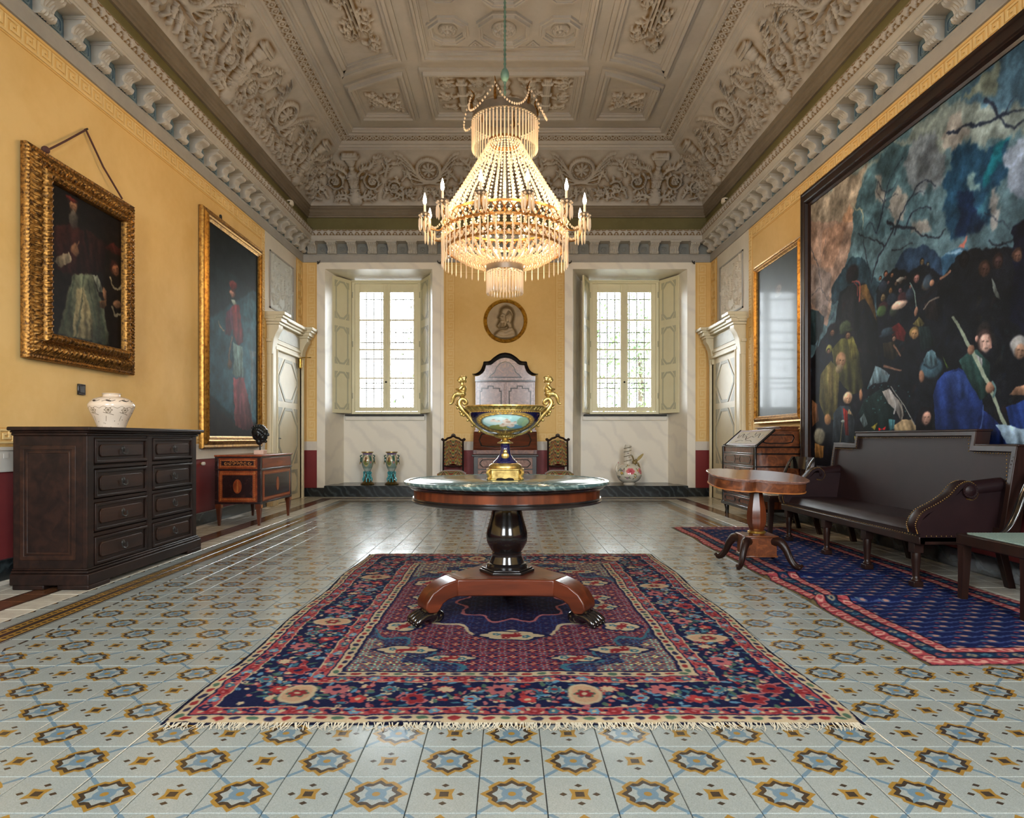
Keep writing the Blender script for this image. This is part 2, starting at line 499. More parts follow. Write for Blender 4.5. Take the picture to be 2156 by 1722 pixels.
    # central lobed medallion, dark
    ax, ay = np.abs(fx), np.abs(fy); th = np.arctan2(ay/1.35, ax)
    rm = .52+.05*np.cos(10*th); dm = np.hypot(ax, ay/1.35)
    base = F.copy(); F2 = base.copy(); F2[:] = base*np.array([.42,.62,.95])*.75+np.array([8,10,22]); med = dm < rm
    F[med] = F2[med]; F[(np.abs(dm-rm) < .012)] = CRM; F[(np.abs(dm-rm*.62) < .010) & med] = PINK
    inner = dm < rm*.60; F[inner] = (base*np.array([.35,.45,.8])*.8)[inner]
    # spandrels in the corners of the field
    cxn = (W/2-b)/M; cyn = (H/2-b)/M
    ux, uy = cxn-ax, cyn-ay
    sp = (ux/.50+uy/.66) < 1.0+.13*np.sin(12*np.arctan2(uy, ux+1e-6))
    S = base*np.array([.5,.75,.95])+np.array([4,12,16]); F[sp] = S[sp]
    sp2 = (ux/.36+uy/.48) < 1.0+.13*np.sin(10*np.arctan2(uy, ux+1e-6)); F[sp2] = (base*np.array([.95,1.4,1.2])+np.array([20,18,14]))[sp2]
    F[np.abs((ux/.50+uy/.66)-1-.13*np.sin(12*np.arctan2(uy, ux+1e-6))) < .03] = TEAL
    c.a[b:H-b, b:W-b] = F
    def cart(x, y, rx, ry, n=6):
        for sx in (1, -1):
            for sy in (1, -1):
                X, Y = W/2+sx*x*M, H/2+sy*y*M
                c.flower(X, Y, 60, n, CRM, RED, NAVY, sx=rx*M/60, sy=ry*M/60, k=.22)
                for t in range(4): c.flower(X+(.5*rx*M)*cos(t*pi/2+.4), Y+(.5*ry*M)*sin(t*pi/2+.4), 10, 5, RED if t % 2 else TEAL, CRM)
    cart(0, .72, .17, .075); cart(.52, .95, .15, .06); cart(.60, .55, .10, .09, 5); cart(.30, 1.08, .12, .045); cart(.56, .12, .09, .07)
    c.warp(60, 5); c.warp(12, 3.2); c.speck(7); c.mottle(90, .07); c.blur(1); c.a *= .86
    return c.image('carpet')
def rug_runner():
    W, H = 460, 1640                       # 1.36 x 4.76 m
    c = Cv(W, H, (25, 34, 80)); M = W/1.36
    yy, xx = np.mgrid[0:H, 0:W].astype(np.float32)
    p = .15*M; row = np.floor(yy/(p*.62)); sh = np.where(row % 2 == 0, 0, p/2)
    gx = np.mod(xx+sh, p)/p-.5; gy = np.mod(yy, p*.62)/(p*.62)-.5
    def put(m, col): c.a[m] = col
    put(np.abs(gy-.16*np.sin(gx*7)) < .085, (58,76,128)); put((np.hypot(gx-.1, gy*.8+.1) < .20), (78,92,124)); put((np.hypot(gx-.12, gy*.8+.12) < .12), (176,132,120))
    put((np.hypot(gx+.28, gy-.15) < .09), (150,70,80)); put((np.hypot(gx+.12, gy+.3) < .07), (96,120,130))
    def band(d0, d1, col):
        a, b2 = int(d0*M), int(d1*M); keep = c.a[b2:H-b2, b2:W-b2].copy(); c.a[a:H-a, a:W-a] = col; c.a[b2:H-b2, b2:W-b2] = keep
    band(0, .012, (110,96,66)); band(.012, .02, (30,26,40)); band(.02, .088, (168,72,80)); band(.088, .096, (30,26,40)); band(.096, .168, (30,52,84)); band(.168, .176, (30,26,40)); band(.176, .238, (172,76,84)); band(.238, .248, (20,22,40))
    def along(d, step, fn):
        x0, x1, y0, y1 = d*M, W-d*M, d*M, H-d*M
        for k in range(int((x1-x0)/(step*M))+1):
            x = x0+k*step*M; fn(x, y0, 1, k); fn(x, y1, 1, k)
        for k in range(int((y1-y0)/(step*M))+1):
            y = y0+k*step*M; fn(x0, y, 0, k); fn(x1, y, 0, k)
    def boteh(x, y, q, k):
        c.ell(x, y, 14 if q else 8, 8 if q else 14, (214,160,146), rot=.35); c.ell(x, y, 6, 5, (168,72,80)); c.line([(x-11,y-14),(x+11,y-9)], 2, (60,24,34))
    along(.054, .10, boteh); along(.207, .10, boteh)
    def star(x, y, q, k): c.flower(x, y, 9, 4, [(76,120,140),(150,84,90),(150,140,120)][k % 3], (30,52,84))
    along(.132, .075, star)
    c.warp(40, 5); c.warp(9, 2.6); c.speck(7); c.mottle(80, .1); c.blur(1); c.a *= .86
    return c.image('runner')

class Wallpic(Cv):
    """a canvas that hangs in a known plane; features are laid out by where they sit on it"""
    def __init__(s, X, y0, y1, z0, z1, res, col):
        s.X, s.y0, s.y1, s.z0, s.z1 = X, y0, y1, z0, z1
        super().__init__(int((y1-y0)*res), int((z1-z0)*res), col)
    def frame(s, ox, oy, k): s.o = (ox, oy, k); return s
    def q(s, x, y):
        px, py = s.o[0]+x/s.o[2], s.o[1]+y/s.o[2]
        Y = s.X*1390/(px-1071.5); Z = CAMH+(924-py)*Y/1390
        u = (Y-s.y0)/(s.y1-s.y0)
        if s.X > 0: u = 1-u
        return (u*s.w, (s.z1-Z)/(s.z1-s.z0)*s.h)
    def P(s, pts, col, a=1.0): s.poly([s.q(*p) for p in pts], col, a)
    def S(s, pts, w, col, a=1.0, w2=None):
        p = [s.q(*t) for t in curve(pts, 5*len(pts))] if len(pts) > 2 else [s.q(*t) for t in pts]
        s.line(p, w, col, a, w2)
    def E(s, x, y, rx, ry, col, a=1.0, rot=0, soft=.3):
        cx, cy = s.q(x, y); ex, _ = s.q(x+rx, y); _, ey = s.q(x, y+ry)
        s.ell(cx, cy, max(abs(ex-cx), 1), max(abs(ey-cy), 1), col, a, rot, soft)
    def face(s, x, y, r, col, hair=(30,24,22), look=1):
        s.E(x, y-r*.2, r*.95, r*1.25, hair); s.E(x+look*r*.15, y+r*.15, r*.72, r*1.05, col)
        d = tuple(v*.55 for v in col)
        s.E(x+look*r*.42, y, r*.16, r*.10, d); s.E(x-look*r*.1, y, r*.16, r*.10, d); s.S([(x+look*r*.25, y), (x+look*r*.3, y+r*.5)], 1.2, d, .7); s.E(x+look*r*.2, y+r*.75, r*.22, r*.08, d)
        s.E(x-look*r*.45, y+r*.4, r*.3, r*.7, d, .45)

def paint_big():
    c = Wallpic(3.58, 3.4, 7.83, .72, 3.884, 290, (88, 112, 120))
    c.frame(1700, 18, 3.728)
    c.P([(0,1500),(900,850),(1700,250),(1900,0),(1900,900),(1000,1100),(0,1722)], (122,132,128))
    c.P([(1200,600),(1700,200),(2600,-400),(2600,700),(1500,760)], (74,100,116))
    c.P([(1250,620),(1500,420),(1500,640)], (150,146,118), .6)
    c.P([(25,1500),(480,1190),(370,1722),(25,1722)], (158,146,130)); c.P([(250,1722),(330,1500),(400,1560),(370,1722)], (182,146,120))
    c.P([(500,1190),(660,1020),(760,1000),(850,1010),(1000,1300),(1000,1722),(360,1722),(400,1480)], (74,98,106))
    c.P([(800,1040),(850,930),(960,910),(1020,960),(1090,1080),(1090,1320),(900,1460),(760,1230)], (112,120,126))
    for p in ([(540,1280),(600,1300),(615,1480),(575,1490),(530,1380)], [(620,1540),(720,1390),(800,1500),(790,1620),(700,1690)], [(850,1600),(960,1640),(975,1722),(850,1722)], [(1100,760),(1230,740),(1300,900),(1230,1060),(1100,1085)]):
        c.P(p, (146,140,134), .85)
    c.P([(1090,1300),(1200,1050),(1320,1030),(1400,1080),(1570,990),(1600,1200),(1500,1450),(1400,1722),(1080,1722)], (38,70,92))
    c.P([(1500,1010),(1575,990),(1540,1180),(1440,1320),(1400,1280)], (30,104,118)); c.P([(1270,1720),(1330,1560),(1400,1400),(1430,1350),(1390,1600),(1340,1722)], (66,112,128), .8)
    c.P([(1290,1250),(1370,1250),(1380,1330),(1330,1400),(1285,1340)], (112,138,142)); c.P([(1200,1380),(1300,1380),(1390,1722),(1180,1722)], (22,36,62), .8)
    c.P([(1410,1440),(1490,1400),(1570,1560),(1500,1722),(1440,1722)], (156,156,154)); c.P([(1540,1200),(1590,1080),(1800,900),(1800,1400),(1660,1400),(1600,1330)], (140,152,168))
    c.warp(50, 26); c.warp(14, 9); c.mottle(60, .22); c.blur(3); c.warp(8, 4); c.mottle(14, .1)
    DK = (40,48,62)
    for p, w in (([(1115,943),(1170,920),(1320,865),(1420,860),(1530,800),(1620,760),(1760,740)], 9), ([(1425,668),(1490,720),(1530,800),(1620,862),(1760,850)], 8), ([(1590,760),(1640,690),(1700,630)], 3),
                 ([(560,1722),(600,1540),(630,1390),(680,1250),(770,1125)], 6), ([(700,1722),(770,1560),(850,1400),(890,1335),(960,1320),(1030,1365)], 6), ([(800,1650),(860,1560),(940,1515),(995,1525)], 5),
                 ([(620,1400),(560,1330),(600,1480),(690,1590)], 3), ([(640,1400),(690,1360),(720,1290)], 3), ([(615,1480),(660,1440),(730,1425)], 3), ([(850,1430),(900,1405),(935,1415)], 3), ([(1420,1550),(1480,1600),(1560,1640),(1640,1690)], 3), ([(560,1722),(500,1660),(470,1700)], 4)):
        c.S(p, w, DK, .95, w*.4)
    c.S([(365,1490),(400,1540),(440,1560),(450,1722)], 3, (150,150,130))
    c.frame(1700, 460, 3.443)
    c.P([(25,0),(340,0),(300,260),(200,560),(150,760),(30,720)], (160,136,122)); c.P([(120,60),(300,0),(200,330),(100,330)], (178,142,120), .7)
    c.P([(30,300),(180,380),(150,700),(30,600)], (128,122,122), .6)
    c.mottle(30, .06)
    for p, w in (([(25,180),(90,340),(110,480),(170,590),(230,640)], 4), ([(30,540),(80,490),(110,470)], 3), ([(100,330),(130,180),(160,20)], 2), ([(170,590),(200,500)], 3)): c.S(p, w, (74,78,86), .8, w*.4)
    c.P([(270,330),(330,260),(420,270),(520,420),(560,520),(480,620),(300,500),(190,620),(180,480)], (46,66,76))
    c.P([(640,330),(720,200),(860,160),(920,190),(1000,260),(1000,420),(640,420)], (44,62,82)); c.P([(980,240),(1180,170),(1200,300),(1000,420)], (60,96,122))
    for p, w in (([(420,120),(440,260),(470,420)], 4), ([(590,0),(640,30),(570,180),(500,320),(470,440)], 7), ([(570,180),(480,110),(380,100)], 5), ([(620,40),(740,20),(850,80),(960,100),(1010,60)], 6), ([(620,200),(690,190),(780,150)], 4), ([(1340,120),(1430,160),(1560,90)], 4), ([(1380,190),(1430,150),(1500,180)], 3)): c.S(p, w, (34,38,48), .95, w*.5)
    c.P([(1110,190),(1160,110),(1180,60),(1150,180)], (190,110,96), .9); c.P([(980,240),(1100,210),(1180,180),(1100,240)], (150,180,200), .7)
    # the crowd as one dark hillside
    c.P([(30,1000),(150,780),(210,740),(240,520),(300,470),(430,450),(520,700),(500,500),(560,400),(640,350),(800,330),(900,300),(1000,400),(1090,260),(1200,190),(1530,170),(1530,0),(2300,-300),(2300,2300),(25,2000)], (26,27,33))
    c.P([(1530,0),(2300,-300),(2300,1500),(1500,700)], (22,24,40))
    c.warp(30, 8); c.warp(9, 3); c.mottle(40, .35); c.blur(1); c.shade = .75
    c.P([(30,640),(90,650),(130,700),(120,800),(60,900),(30,900)], (44,58,62)); c.S([(60,1000),(90,850),(100,780)], 7, (24,28,34))
    c.P([(225,740),(255,540),(310,470),(430,450),(490,560),(520,720),(545,1000),(560,1070),(430,1230),(330,900)], (34,33,34)); c.P([(380,470),(440,455),(505,640),(518,740),(470,640),(430,560),(390,580)], (112,86,50), .9)
    c.E(335, 385, 48, 70, (32,25,26)); c.S([(335,440),(370,430),(392,460),(386,580)], 5, (168,92,86)); c.S([(350,445),(372,470),(372,540)], 4, (140,70,70))
    for k in range(420):
        x, y = rnd.uniform(20, 2200), rnd.uniform(250, 1722); a = rnd.uniform(.6, 2.4); L = rnd.uniform(20, 90); col = rnd.choice(((54,50,36),(30,40,62),(60,36,34),(40,58,62),(20,18,24),(46,48,54)))
        if y > 420+abs(x-700)*.2: c.S([(x, y), (x+L*cos(a), y+L*sin(a))], rnd.uniform(5, 18), col, rnd.uniform(.15, .4), 2)
    c.blur(1)
    skin = (134,102,84)
    for x, y, r in ((580,375,17),(625,382,15),(690,420,22),(806,405,26),(620,498,18),(690,492,17),(565,545,22),(850,290,18),(893,305,12),(540,410,13),(660,450,14),(730,400,12),(760,470,14),(600,440,12)): c.face(x, y, r, tuple(v*rnd.uniform(.7,1) for v in skin), look=rnd.choice((1,-1)))
    for x, y in ((560,470),(620,560),(700,550),(760,520),(560,620),(640,650),(880,450)): c.E(x, y, 34, 44, rnd.choice(((70,80,60),(84,46,44),(52,64,76),(96,88,72))), .55)
    c.E(680, 605, 60, 34, (172,146,130)); c.E(700, 595, 30, 18, (190,164,146)); c.E(550, 650, 34, 44, (74,96,62), .9); c.E(690, 415, 32, 16, (150,140,126))
    c.E(890, 430, 36, 50, (58,72,84), .8); c.E(925, 435, 18, 22, skin); c.S([(740,610),(880,540),(1000,420)], 12, (30,27,32)); c.S([(985,405),(1030,380),(1055,358)], 6, skin)
    c.S([(760,440),(790,520),(802,640)], 4, (130,150,140)); c.E(803, 650, 14, 34, skin); c.P([(780,740),(830,690),(870,740),(840,770)], (104,96,60))
    c.P([(610,780),(680,735),(735,800),(720,870),(640,850)], (104,42,40)); c.face(790, 810, 36, (150,118,84), (100,84,52)); c.P([(820,760),(900,760),(940,900),(840,930)], (34,46,46))
    c.E(590, 800, 44, 28, (56,68,76)); c.E(588, 822, 58, 15, (44,54,62)); c.face(640, 850, 18, skin); c.P([(560,880),(640,870),(690,960),(640,1010),(570,980)], (52,46,34)); c.S([(640,900),(670,940),(690,980)], 6, skin)
    c.S([(570,1050),(630,1066),(700,1080)], 8, skin, 1, 4)
    c.E(190, 800, 40, 58, (30,24,26)); c.face(188, 810, 22, (120,84,60)); c.E(165, 930, 24, 32, (132,128,70)); c.face(160, 945, 14, skin)
    c.P([(185,930),(255,850),(340,840),(385,960),(415,1200),(390,1240),(330,1260),(210,1130)], (84,82,44)); c.P([(300,860),(345,850),(370,1000),(330,1010)], (112,106,56), .8)
    c.E(283, 770, 44, 46, (62,68,50)); c.E(290, 800, 52, 16, (50,56,40)); c.face(300, 830, 22, (120,92,70)); c.E(398, 1260, 13, 44, (140,104,80))
    c.P([(105,1110),(180,1010),(240,1080),(225,1450),(140,1440),(92,1310)], (106,98,56)); c.P([(150,1060),(180,1030),(190,1300),(165,1300)], (140,124,76), .7)
    c.face(252, 1010, 40, (158,124,94), (150,116,88)); c.E(240, 1070, 26, 32, (120,106,84), .8); c.E(155, 1445, 24, 40, (140,104,70))
    c.P([(195,1400),(250,1345),(320,1350),(350,1450),(340,1722),(190,1722)], (54,62,68)); c.face(300, 1290, 36, (170,136,110), (176,156,130)); c.P([(265,1360),(300,1380),(310,1560),(285,1560)], (124,46,44)); c.P([(310,1370),(340,1420),(300,1400)], (170,146,112))
    c.S([(262,1460),(232,1722)], 6, (112,104,84)); c.E(265, 1455, 14, 12, (130,136,130))
    c.E(95, 1570, 40, 60, (132,128,112)); c.P([(40,1300),(80,1330),(90,1460),(40,1500)], (120,84,60)); c.P([(60,1620),(130,1640),(120,1722),(60,1722)], (150,112,70))
    c.P([(505,1050),(545,1058),(612,1110),(592,1165),(500,1175),(445,1212)], (112,134,142)); c.P([(545,1060),(610,1110),(560,1120)], (140,156,160), .7)
    c.P([(420,1300),(560,1200),(640,1340),(640,1500),(460,1560),(380,1400)], (34,52,50)); c.mottle(25, .05)
    for k in range(26): c.E(rnd.uniform(440,760), rnd.uniform(1170,1420), 6, 5, (60,104,104), .8)
    c.P([(555,1230),(610,1215),(650,1270),(700,1330),(715,1420),(690,1455),(650,1370),(600,1330)], (158,152,146)); c.S([(610,1230),(650,1330),(640,1400)], 7, (186,182,178)); c.S([(660,1290),(700,1370),(700,1440)], 6, (140,134,124))
    c.P([(640,1490),(700,1450),(770,1440),(812,1490),(800,1550),(650,1560)], (172,150,116)); c.S([(620,1200),(700,1320),(800,1480)], 3, (150,150,140)); c.P([(600,1440),(650,1450),(640,1520),(610,1530)], (74,120,126))
    c.P([(470,1500),(520,1470),(500,1520)], (150,140,60)); c.P([(528,1500),(556,1512),(582,1496),(580,1524),(556,1516),(532,1528)], (206,42,46))
    c.P([(350,1560),(370,1570),(360,1620)], (150,140,64)); c.P([(385,1440),(420,1400),(450,1480),(420,1500)], (96,110,110))
    c.E(918, 1060, 84, 76, (72,98,110)); c.P([(862,1000),(885,945),(925,928),(952,950),(965,1040),(900,1070),(872,1050)], (96,124,134)); c.S([(868,1040),(920,1062),(965,1036)], 5, (52,70,80)); c.E(845, 1130, 20, 46, skin)
    c.P([(925,1270),(960,1150),(1020,1092),(1120,1058),(1210,1105),(1280,1210),(1300,1350),(1275,1480),(1200,1600),(960,1600)], (38,56,104)); c.P([(1020,1110),(1120,1075),(1200,1140),(1180,1300),(1060,1240)], (54,76,130), .75)
    c.P([(1280,1360),(1400,1450),(1490,1560),(1470,1722),(1240,1650)], (28,40,78)); c.S([(1300,1340),(1290,1480),(1220,1560)], 3, (64,84,130))
    c.P([(800,1440),(840,1350),(920,1360),(930,1560),(820,1570)], (24,20,24)); c.face(874, 1430, 46, (150,118,104), (24,20,24))
    c.P([(1120,1010),(1200,945),(1260,930),(1350,1010),(1360,1250),(1280,1300),(1180,1130)], (46,70,66)); c.P([(1250,960),(1300,990),(1290,1090),(1255,1040)], (140,140,140))
    c.E(1305, 800, 56, 78, (38,34,34)); c.face(1312, 868, 62, (188,156,142), (60,48,46)); c.E(1256, 850, 12, 26, (176,138,124)); c.S([(1350,840),(1362,900),(1345,905)], 4, (150,116,104))
    c.S([(1075,690),(1200,900),(1330,1160),(1500,1570)], 9, (150,160,140), 1, 11); c.E(1212, 932, 26, 36, skin); c.E(1352, 1212, 34, 42, skin); c.S([(1380,1280),(1395,1220),(1370,1170)], 5, (96,124,124))
    c.E(1560, 880, 62, 60, (140,138,134)); c.face(1568, 930, 52, (146,116,96), (140,138,134)); c.P([(1490,1260),(1540,1200),(1700,1150),(1700,1260)], (160,124,100)); c.P([(1470,1340),(1700,1270),(1700,1520),(1500,1490)], (40,62,116))
    c.P([(1390,1475),(1500,1478),(1700,1530),(1700,1650),(1480,1610)], (140,160,174)); c.P([(1000,970),(1050,1060),(1035,1066)], (96,120,60))
    for x, y, r, k in ((1160,270,44,(26,22,24)), (1312,335,48,(74,54,46)), (1410,280,44,(58,44,42)), (1555,230,40,(96,72,62))): c.face(x, y, r, k, tuple(v*.6 for v in k))
    c.P([(1360,400),(1390,450),(1440,560),(1400,540),(1370,470)], (118,124,116), .9); c.P([(860,600),(930,560),(990,640),(960,720),(880,700)], (40,34,34)); c.S([(860,640),(900,580),(970,540)], 4, (120,110,100))
    c.warp(40, 4); c.mottle(18, .22); c.mottle(60, .18); c.blur(1); c.mottle(6, .10); c.speck(4); c.a = np.clip((c.a-14)*1.12, 0, 255); c.a *= np.array((.95,.98,1.03)); return c.image('history_painting')

def paint_pope():
    c = Wallpic(-3.64, 5.27, 6.27, 1.86, 3.13, 420, (22, 17, 15)).frame(40, 260, 3.19); c.shade = .7
    c.P([(270,700),(380,660),(470,720),(520,1000),(400,1030),(290,980)], (44,20,18)); c.P([(480,700),(620,800),(600,1000),(520,1000)], (34,17,15))
    c.P([(400,1010),(525,1010),(600,1240),(640,1500),(545,1480),(300,1425),(340,1280),(365,1150)], (84,88,70)); c.P([(420,1100),(470,1100),(520,1300),(530,1470),(400,1440)], (138,126,92), .9)
    for a, b in (((410,1020),(330,1420)), ((470,1020),(420,1440)), ((500,1050),(560,1470)), ((540,1100),(610,1470))): c.S([a, ((a[0]+b[0])/2+6, (a[1]+b[1])/2), b], 7, (52,60,50), .8)
    c.blur(3)
    c.P([(275,930),(330,880),(380,860),(390,920),(320,970)], (128,116,96)); c.E(412, 850, 24, 44, (112,80,58)); c.S([(410,840),(440,790)], 6, (112,80,58))
    c.face(398, 548, 34, (112,80,58), (30,20,18)); c.E(402, 640, 26, 66, (76,70,62), .8); c.E(392, 505, 36, 16, (70,24,20))
    c.P([(525,1010),(560,1020),(600,1130),(570,1130)], (104,106,92)); c.P([(570,1190),(620,1180),(620,1230),(575,1240)], (84,60,40)); c.E(605, 1140, 14, 40, (112,80,58))
    c.face(672, 975, 34, (112,72,50), (36,18,16)); c.S([(642,1030),(660,1090),(690,1116),(725,1075)], 11, (130,118,92)); c.P([(600,830),(660,790),(720,850),(720,890),(640,860)], (58,24,20)); c.E(690, 1215, 34, 26, (100,72,52)); c.S([(650,1230),(670,1290),(710,1280)], 9, (120,110,88))
    c.warp(30, 9); c.warp(9, 4); c.mottle(24, .3); c.mottle(7, .12); c.blur(2); c.speck(3); return c.image('seated_cleric')
def paint_cardinal():
    c = Wallpic(-3.66, 8.10, 9.72, 1.08, 3.73, 300, (26, 36, 40)).frame(400, 420, 3.19)
    c.P([(150,800),(460,600),(460,1500),(330,1480),(260,1400),(150,1300)], (44,72,84)); c.P([(380,700),(460,650),(460,1480),(360,1400)], (58,94,108), .8); c.P([(150,1350),(300,1480),(440,1560),(440,1600),(150,1600)], (34,30,28))
    c.P([(150,130),(460,350),(460,620),(300,500),(150,420)], (22,26,28)); c.mottle(50, .3); c.blur(6); c.shade = .6
    c.P([(290,730),(320,700),(350,710),(378,950),(345,975),(310,900)], (112,50,54)); c.P([(265,760),(300,720),(310,850),(285,910),(255,900)], (90,50,66)); c.S([(300,920),(285,1010),(280,1060)], 10, (120,96,86)); c.S([(250,880),(225,850),(212,815)], 5, (150,130,110))
    c.P([(308,960),(370,985),(378,1190),(305,1175),(315,1060)], (112,138,136)); c.P([(310,1195),(380,1190),(450,1545),(380,1540),(320,1510)], (104,54,58)); c.P([(330,1200),(350,1200),(390,1530),(360,1530)], (96,50,58), .8)
    c.E(310, 575, 26, 30, (90,40,40)); c.face(306, 632, 24, (150,108,92), (60,40,36), -1); c.E(315, 690, 18, 14, (140,150,140))
    c.P([(415,1010),(458,1020),(456,1060),(440,1060),(440,1420),(425,1420),(425,1060)], (92,100,104), .7); c.E(285, 1100, 14, 34, (80,64,52))
    c.warp(30, 8); c.warp(9, 4); c.mottle(22, .25); c.mottle(7, .12); c.blur(2); c.speck(3); return c.image('standing_cardinal')
def paint_dark():
    c = Wallpic(3.60, 8.21, 9.62, 1.36, 3.48, 240, (38, 48, 50)).frame(1480, 400, 2.87)
    c.mottle(60, .25); c.P([(380,620),(500,620),(540,1380),(350,1380)], (46,56,60), .7); c.blur(5)
    c.face(444, 590, 24, (104,92,86), (44,46,46)); c.E(445, 630, 20, 12, (130,130,124), .6); c.mottle(9, .06); c.speck(2); return c.image('dark_portrait')

def flame_stitch():
    c = Cv(256, 256, (110,100,60)); yy, xx = np.mgrid[0:256, 0:256].astype(np.float32)
    z = np.abs(np.mod(xx/128+.5, 1)-.5)*2
    s = np.abs(np.mod(xx/32, 1)-.5)*.16
    k = np.floor(np.mod((yy/256+z*.42+s)*14, 7)).astype(int)
    pal = np.array([(120,48,36),(150,120,60),(74,86,50),(156,130,84),(60,52,44),(140,84,50),(96,104,66)], np.float32)
    c.a = pal[k]; c.speck(8); return c.image('flame_stitch')
def bowl_scene():
    c = Cv(900, 260, (16, 18, 48)); G = (196,156,66)
    for X in (225, 675):
        c.ell(X, 130, 150, 118, G); c.ell(X, 128, 143, 110, (110,90,50)); 
        for k in range(60):
            a = k*2*pi/60; c.ell(X+130*cos(a), 130+98*sin(a), 9, 5, G if k % 2 else (150,116,50), 1, a*3)
        c.ell(X, 124, 116, 82, (60,56,50)); c.ell(X, 124, 112, 78, (150,188,186)); c.ell(X-40, 108, 60, 40, (186,206,204)); c.ell(X, 172, 92, 26, (120,124,70)); c.ell(X+50, 168, 44, 20, (92,136,160))
        c.ell(X+78, 112, 26, 46, (112,140,110), .8); c.ell(X+96, 130, 16, 40, (140,164,124), .8)
        for x, y, r in ((-52,108,13),(-30,116,10),(4,110,15),(10,140,22),(40,130,13),(30,160,14),(-14,156,14)): c.ell(X+x, y, r*1.2, r, (214,190,176), .8); c.ell(X+x+3, y-r, r*.5, r*.5, (170,140,120), .8)
        c.blur(1); c.warp(8, 3)
    for x in range(0, 900, 10): c.ell(x+5, 8, 4, 6, G); c.ell(x+5, 250, 4, 6, G)
    return c.image('bowl_painting')
def vase_flowers():
    c = Cv(512, 256, (222, 216, 200)); G = (92,104,70); r = random.Random(3)
    for k in range(46):
        x, y = r.uniform(0, 512), r.uniform(20, 236)
        c.flower(x, y, r.uniform(7, 13), 5, r.choice([(196,150,60),(150,110,140),(200,96,106),(110,130,160),(170,120,60)]), (226,214,150), rot=r.random()*6)
        for t in range(3): a = r.random()*6.3; c.ell(x+17*cos(a), y+17*sin(a), 8, 3.5, G, .9, a)
    for x in (40, 128, 300, 390): c.flower(x, 120, 26, 6, (206,96,110), (170,60,76), (226,150,150), k=.18); c.ell(x+30, 150, 14, 6, (140,140,70), 1, .8)
    c.blur(1); return c.image('ewer_flowers')
def jar_deco():
    c = Cv(512, 256, (226, 208, 188)); D = (120,104,86)
    for k in range(8):
        x = 32+k*64
        c.line([(x-24,62),(x-6,50),(x+14,60),(x+26,52)], 3, (62,58,56)); c.ell(x, 58, 12, 5, (62,58,56), .9, .4); c.line([(x,56),(x+6,40)], 2, (90,80,70))
        c.line([(x-32,128),(x-16,112),(x,128),(x+16,116),(x+32,128)], 2, D); c.flower(x, 138, 13, 6, (206,188,166), D, D); c.line([(x-20,150),(x+20,160)], 2, D); c.line([(x-10,165),(x-14,185)], 2, D)
        c.ell(x, 238, 14, 9, (112,80,96)); c.ell(x+28, 240, 7, 6, (70,60,70))
    for k in range(60): c.ell(nrs.rand()*512, 170+nrs.rand()*60, 2, 2, D)
    c.a[:10] = (206,186,166); c.speck(3); return c.image('jar_painting')
def niche_vase():
    c = Cv(512, 256, (126, 148, 138))
    c.a[:46] = (126,112,146); c.a[46:52] = (180,170,120); c.a[200:] = (168,180,172); c.mottle(30, .1)
    for k, X in enumerate((64, 192, 320, 448)):
        c.ell(X, 120, 44, 66, (196,180,120)); c.ell(X, 118, 39, 60, (216,196,166)); c.ell(X, 150, 34, 24, (112,124,74)); c.ell(X-4, 118, 11, 30, [(110,60,50),(70,90,120)][k % 2]); c.ell(X-4, 84, 8, 9, (196,150,124)); c.ell(X+8, 126, 9, 26, (150,120,60))
        c.ell(X+64, 100, 16, 40, (54,96,80)); c.flower(X+64, 150, 12, 6, (190,110,110), CRM); c.ell(X+64, 20, 10, 8, (140,60,70))
    c.blur(1); return c.image('vase_painting')
# ---------------------------------------------------------------- materials of the room
M = {}
def _plaster(name, c, c2, rough=.75):
    k = NT(name); v = k.coords()
    n = k.noise(v, 1.3, 6, .4); n2 = k.noise(v, 14, 4)
    ad = k.n('ShaderNodeMath', operation='MULTIPLY_ADD', i_1=.25); k.l(n2, ad.inputs[0]); k.l(n, ad.inputs[2])
    k.l(k.ramp(ad.outputs[0], [(.40, c2), (.75, c)]), k.b.inputs['Base Color']); k.set(rough, 0, .25); k.bump(n2, .08, .004)
    return k.m
M['yellow'] = _plaster('ochre_plaster', (226,190,126), (215,176,108))
M['key'] = _plaster('key_plaster', (230,200,142), (220,188,126))
M['keyedge'] = _plaster('key_edge_plaster', (214,168,98), (204,158,88))
M['white'] = _plaster('white_plaster', (216,208,194), (202,194,180))
M['grey'] = _plaster('grey_plaster', (168,164,158), (150,148,144))
M['grey2'] = _plaster('pale_grey_plaster', (198,200,194), (186,188,184))
M['stone'] = _plaster('cornice_plaster', (186,182,174), (170,166,160))
M['blue'] = _plaster('blue_grey_paint', (112,134,150), (92,118,138))
M['bluegrey'] = _plaster('grey_recess_paint', (132,134,132), (118,122,122))
M['olive'] = _plaster('olive_paint', (112,106,72), (100,94,62))
M['mould'] = _plaster('dark_moulding_paint', (128,118,104), (112,102,88))
M['ceil'] = _plaster('ceiling_plaster', (182,179,176), (168,165,163))
M['maroon'] = _plaster('maroon_dado', (126,50,50), (112,42,44), .45)
M['dado'] = _plaster('dado_band', (212,204,192), (196,190,182))
M['marble'] = marble('white_marble', (234,226,210), (225,217,203), 1.0, .4, w=.2)
M['black'] = marble('black_marble', (30,34,36), (56,64,66), 3.0, .2, w=.3)
M['cream'] = plain('cream_paint', (228,220,184), (220,211,174), .42, scale=3)
M['creamd'] = plain('grey_green_paint', (188,184,156), (180,176,148), .45)
M['doorc'] = plain('door_cream_paint', (218,206,176), (208,196,164), .42, scale=3)
M['doorg'] = plain('door_grey_paint', (176,172,152), None, .45)
M['brass'] = gold('brass', (196,156,74), (130,96,40), .28)
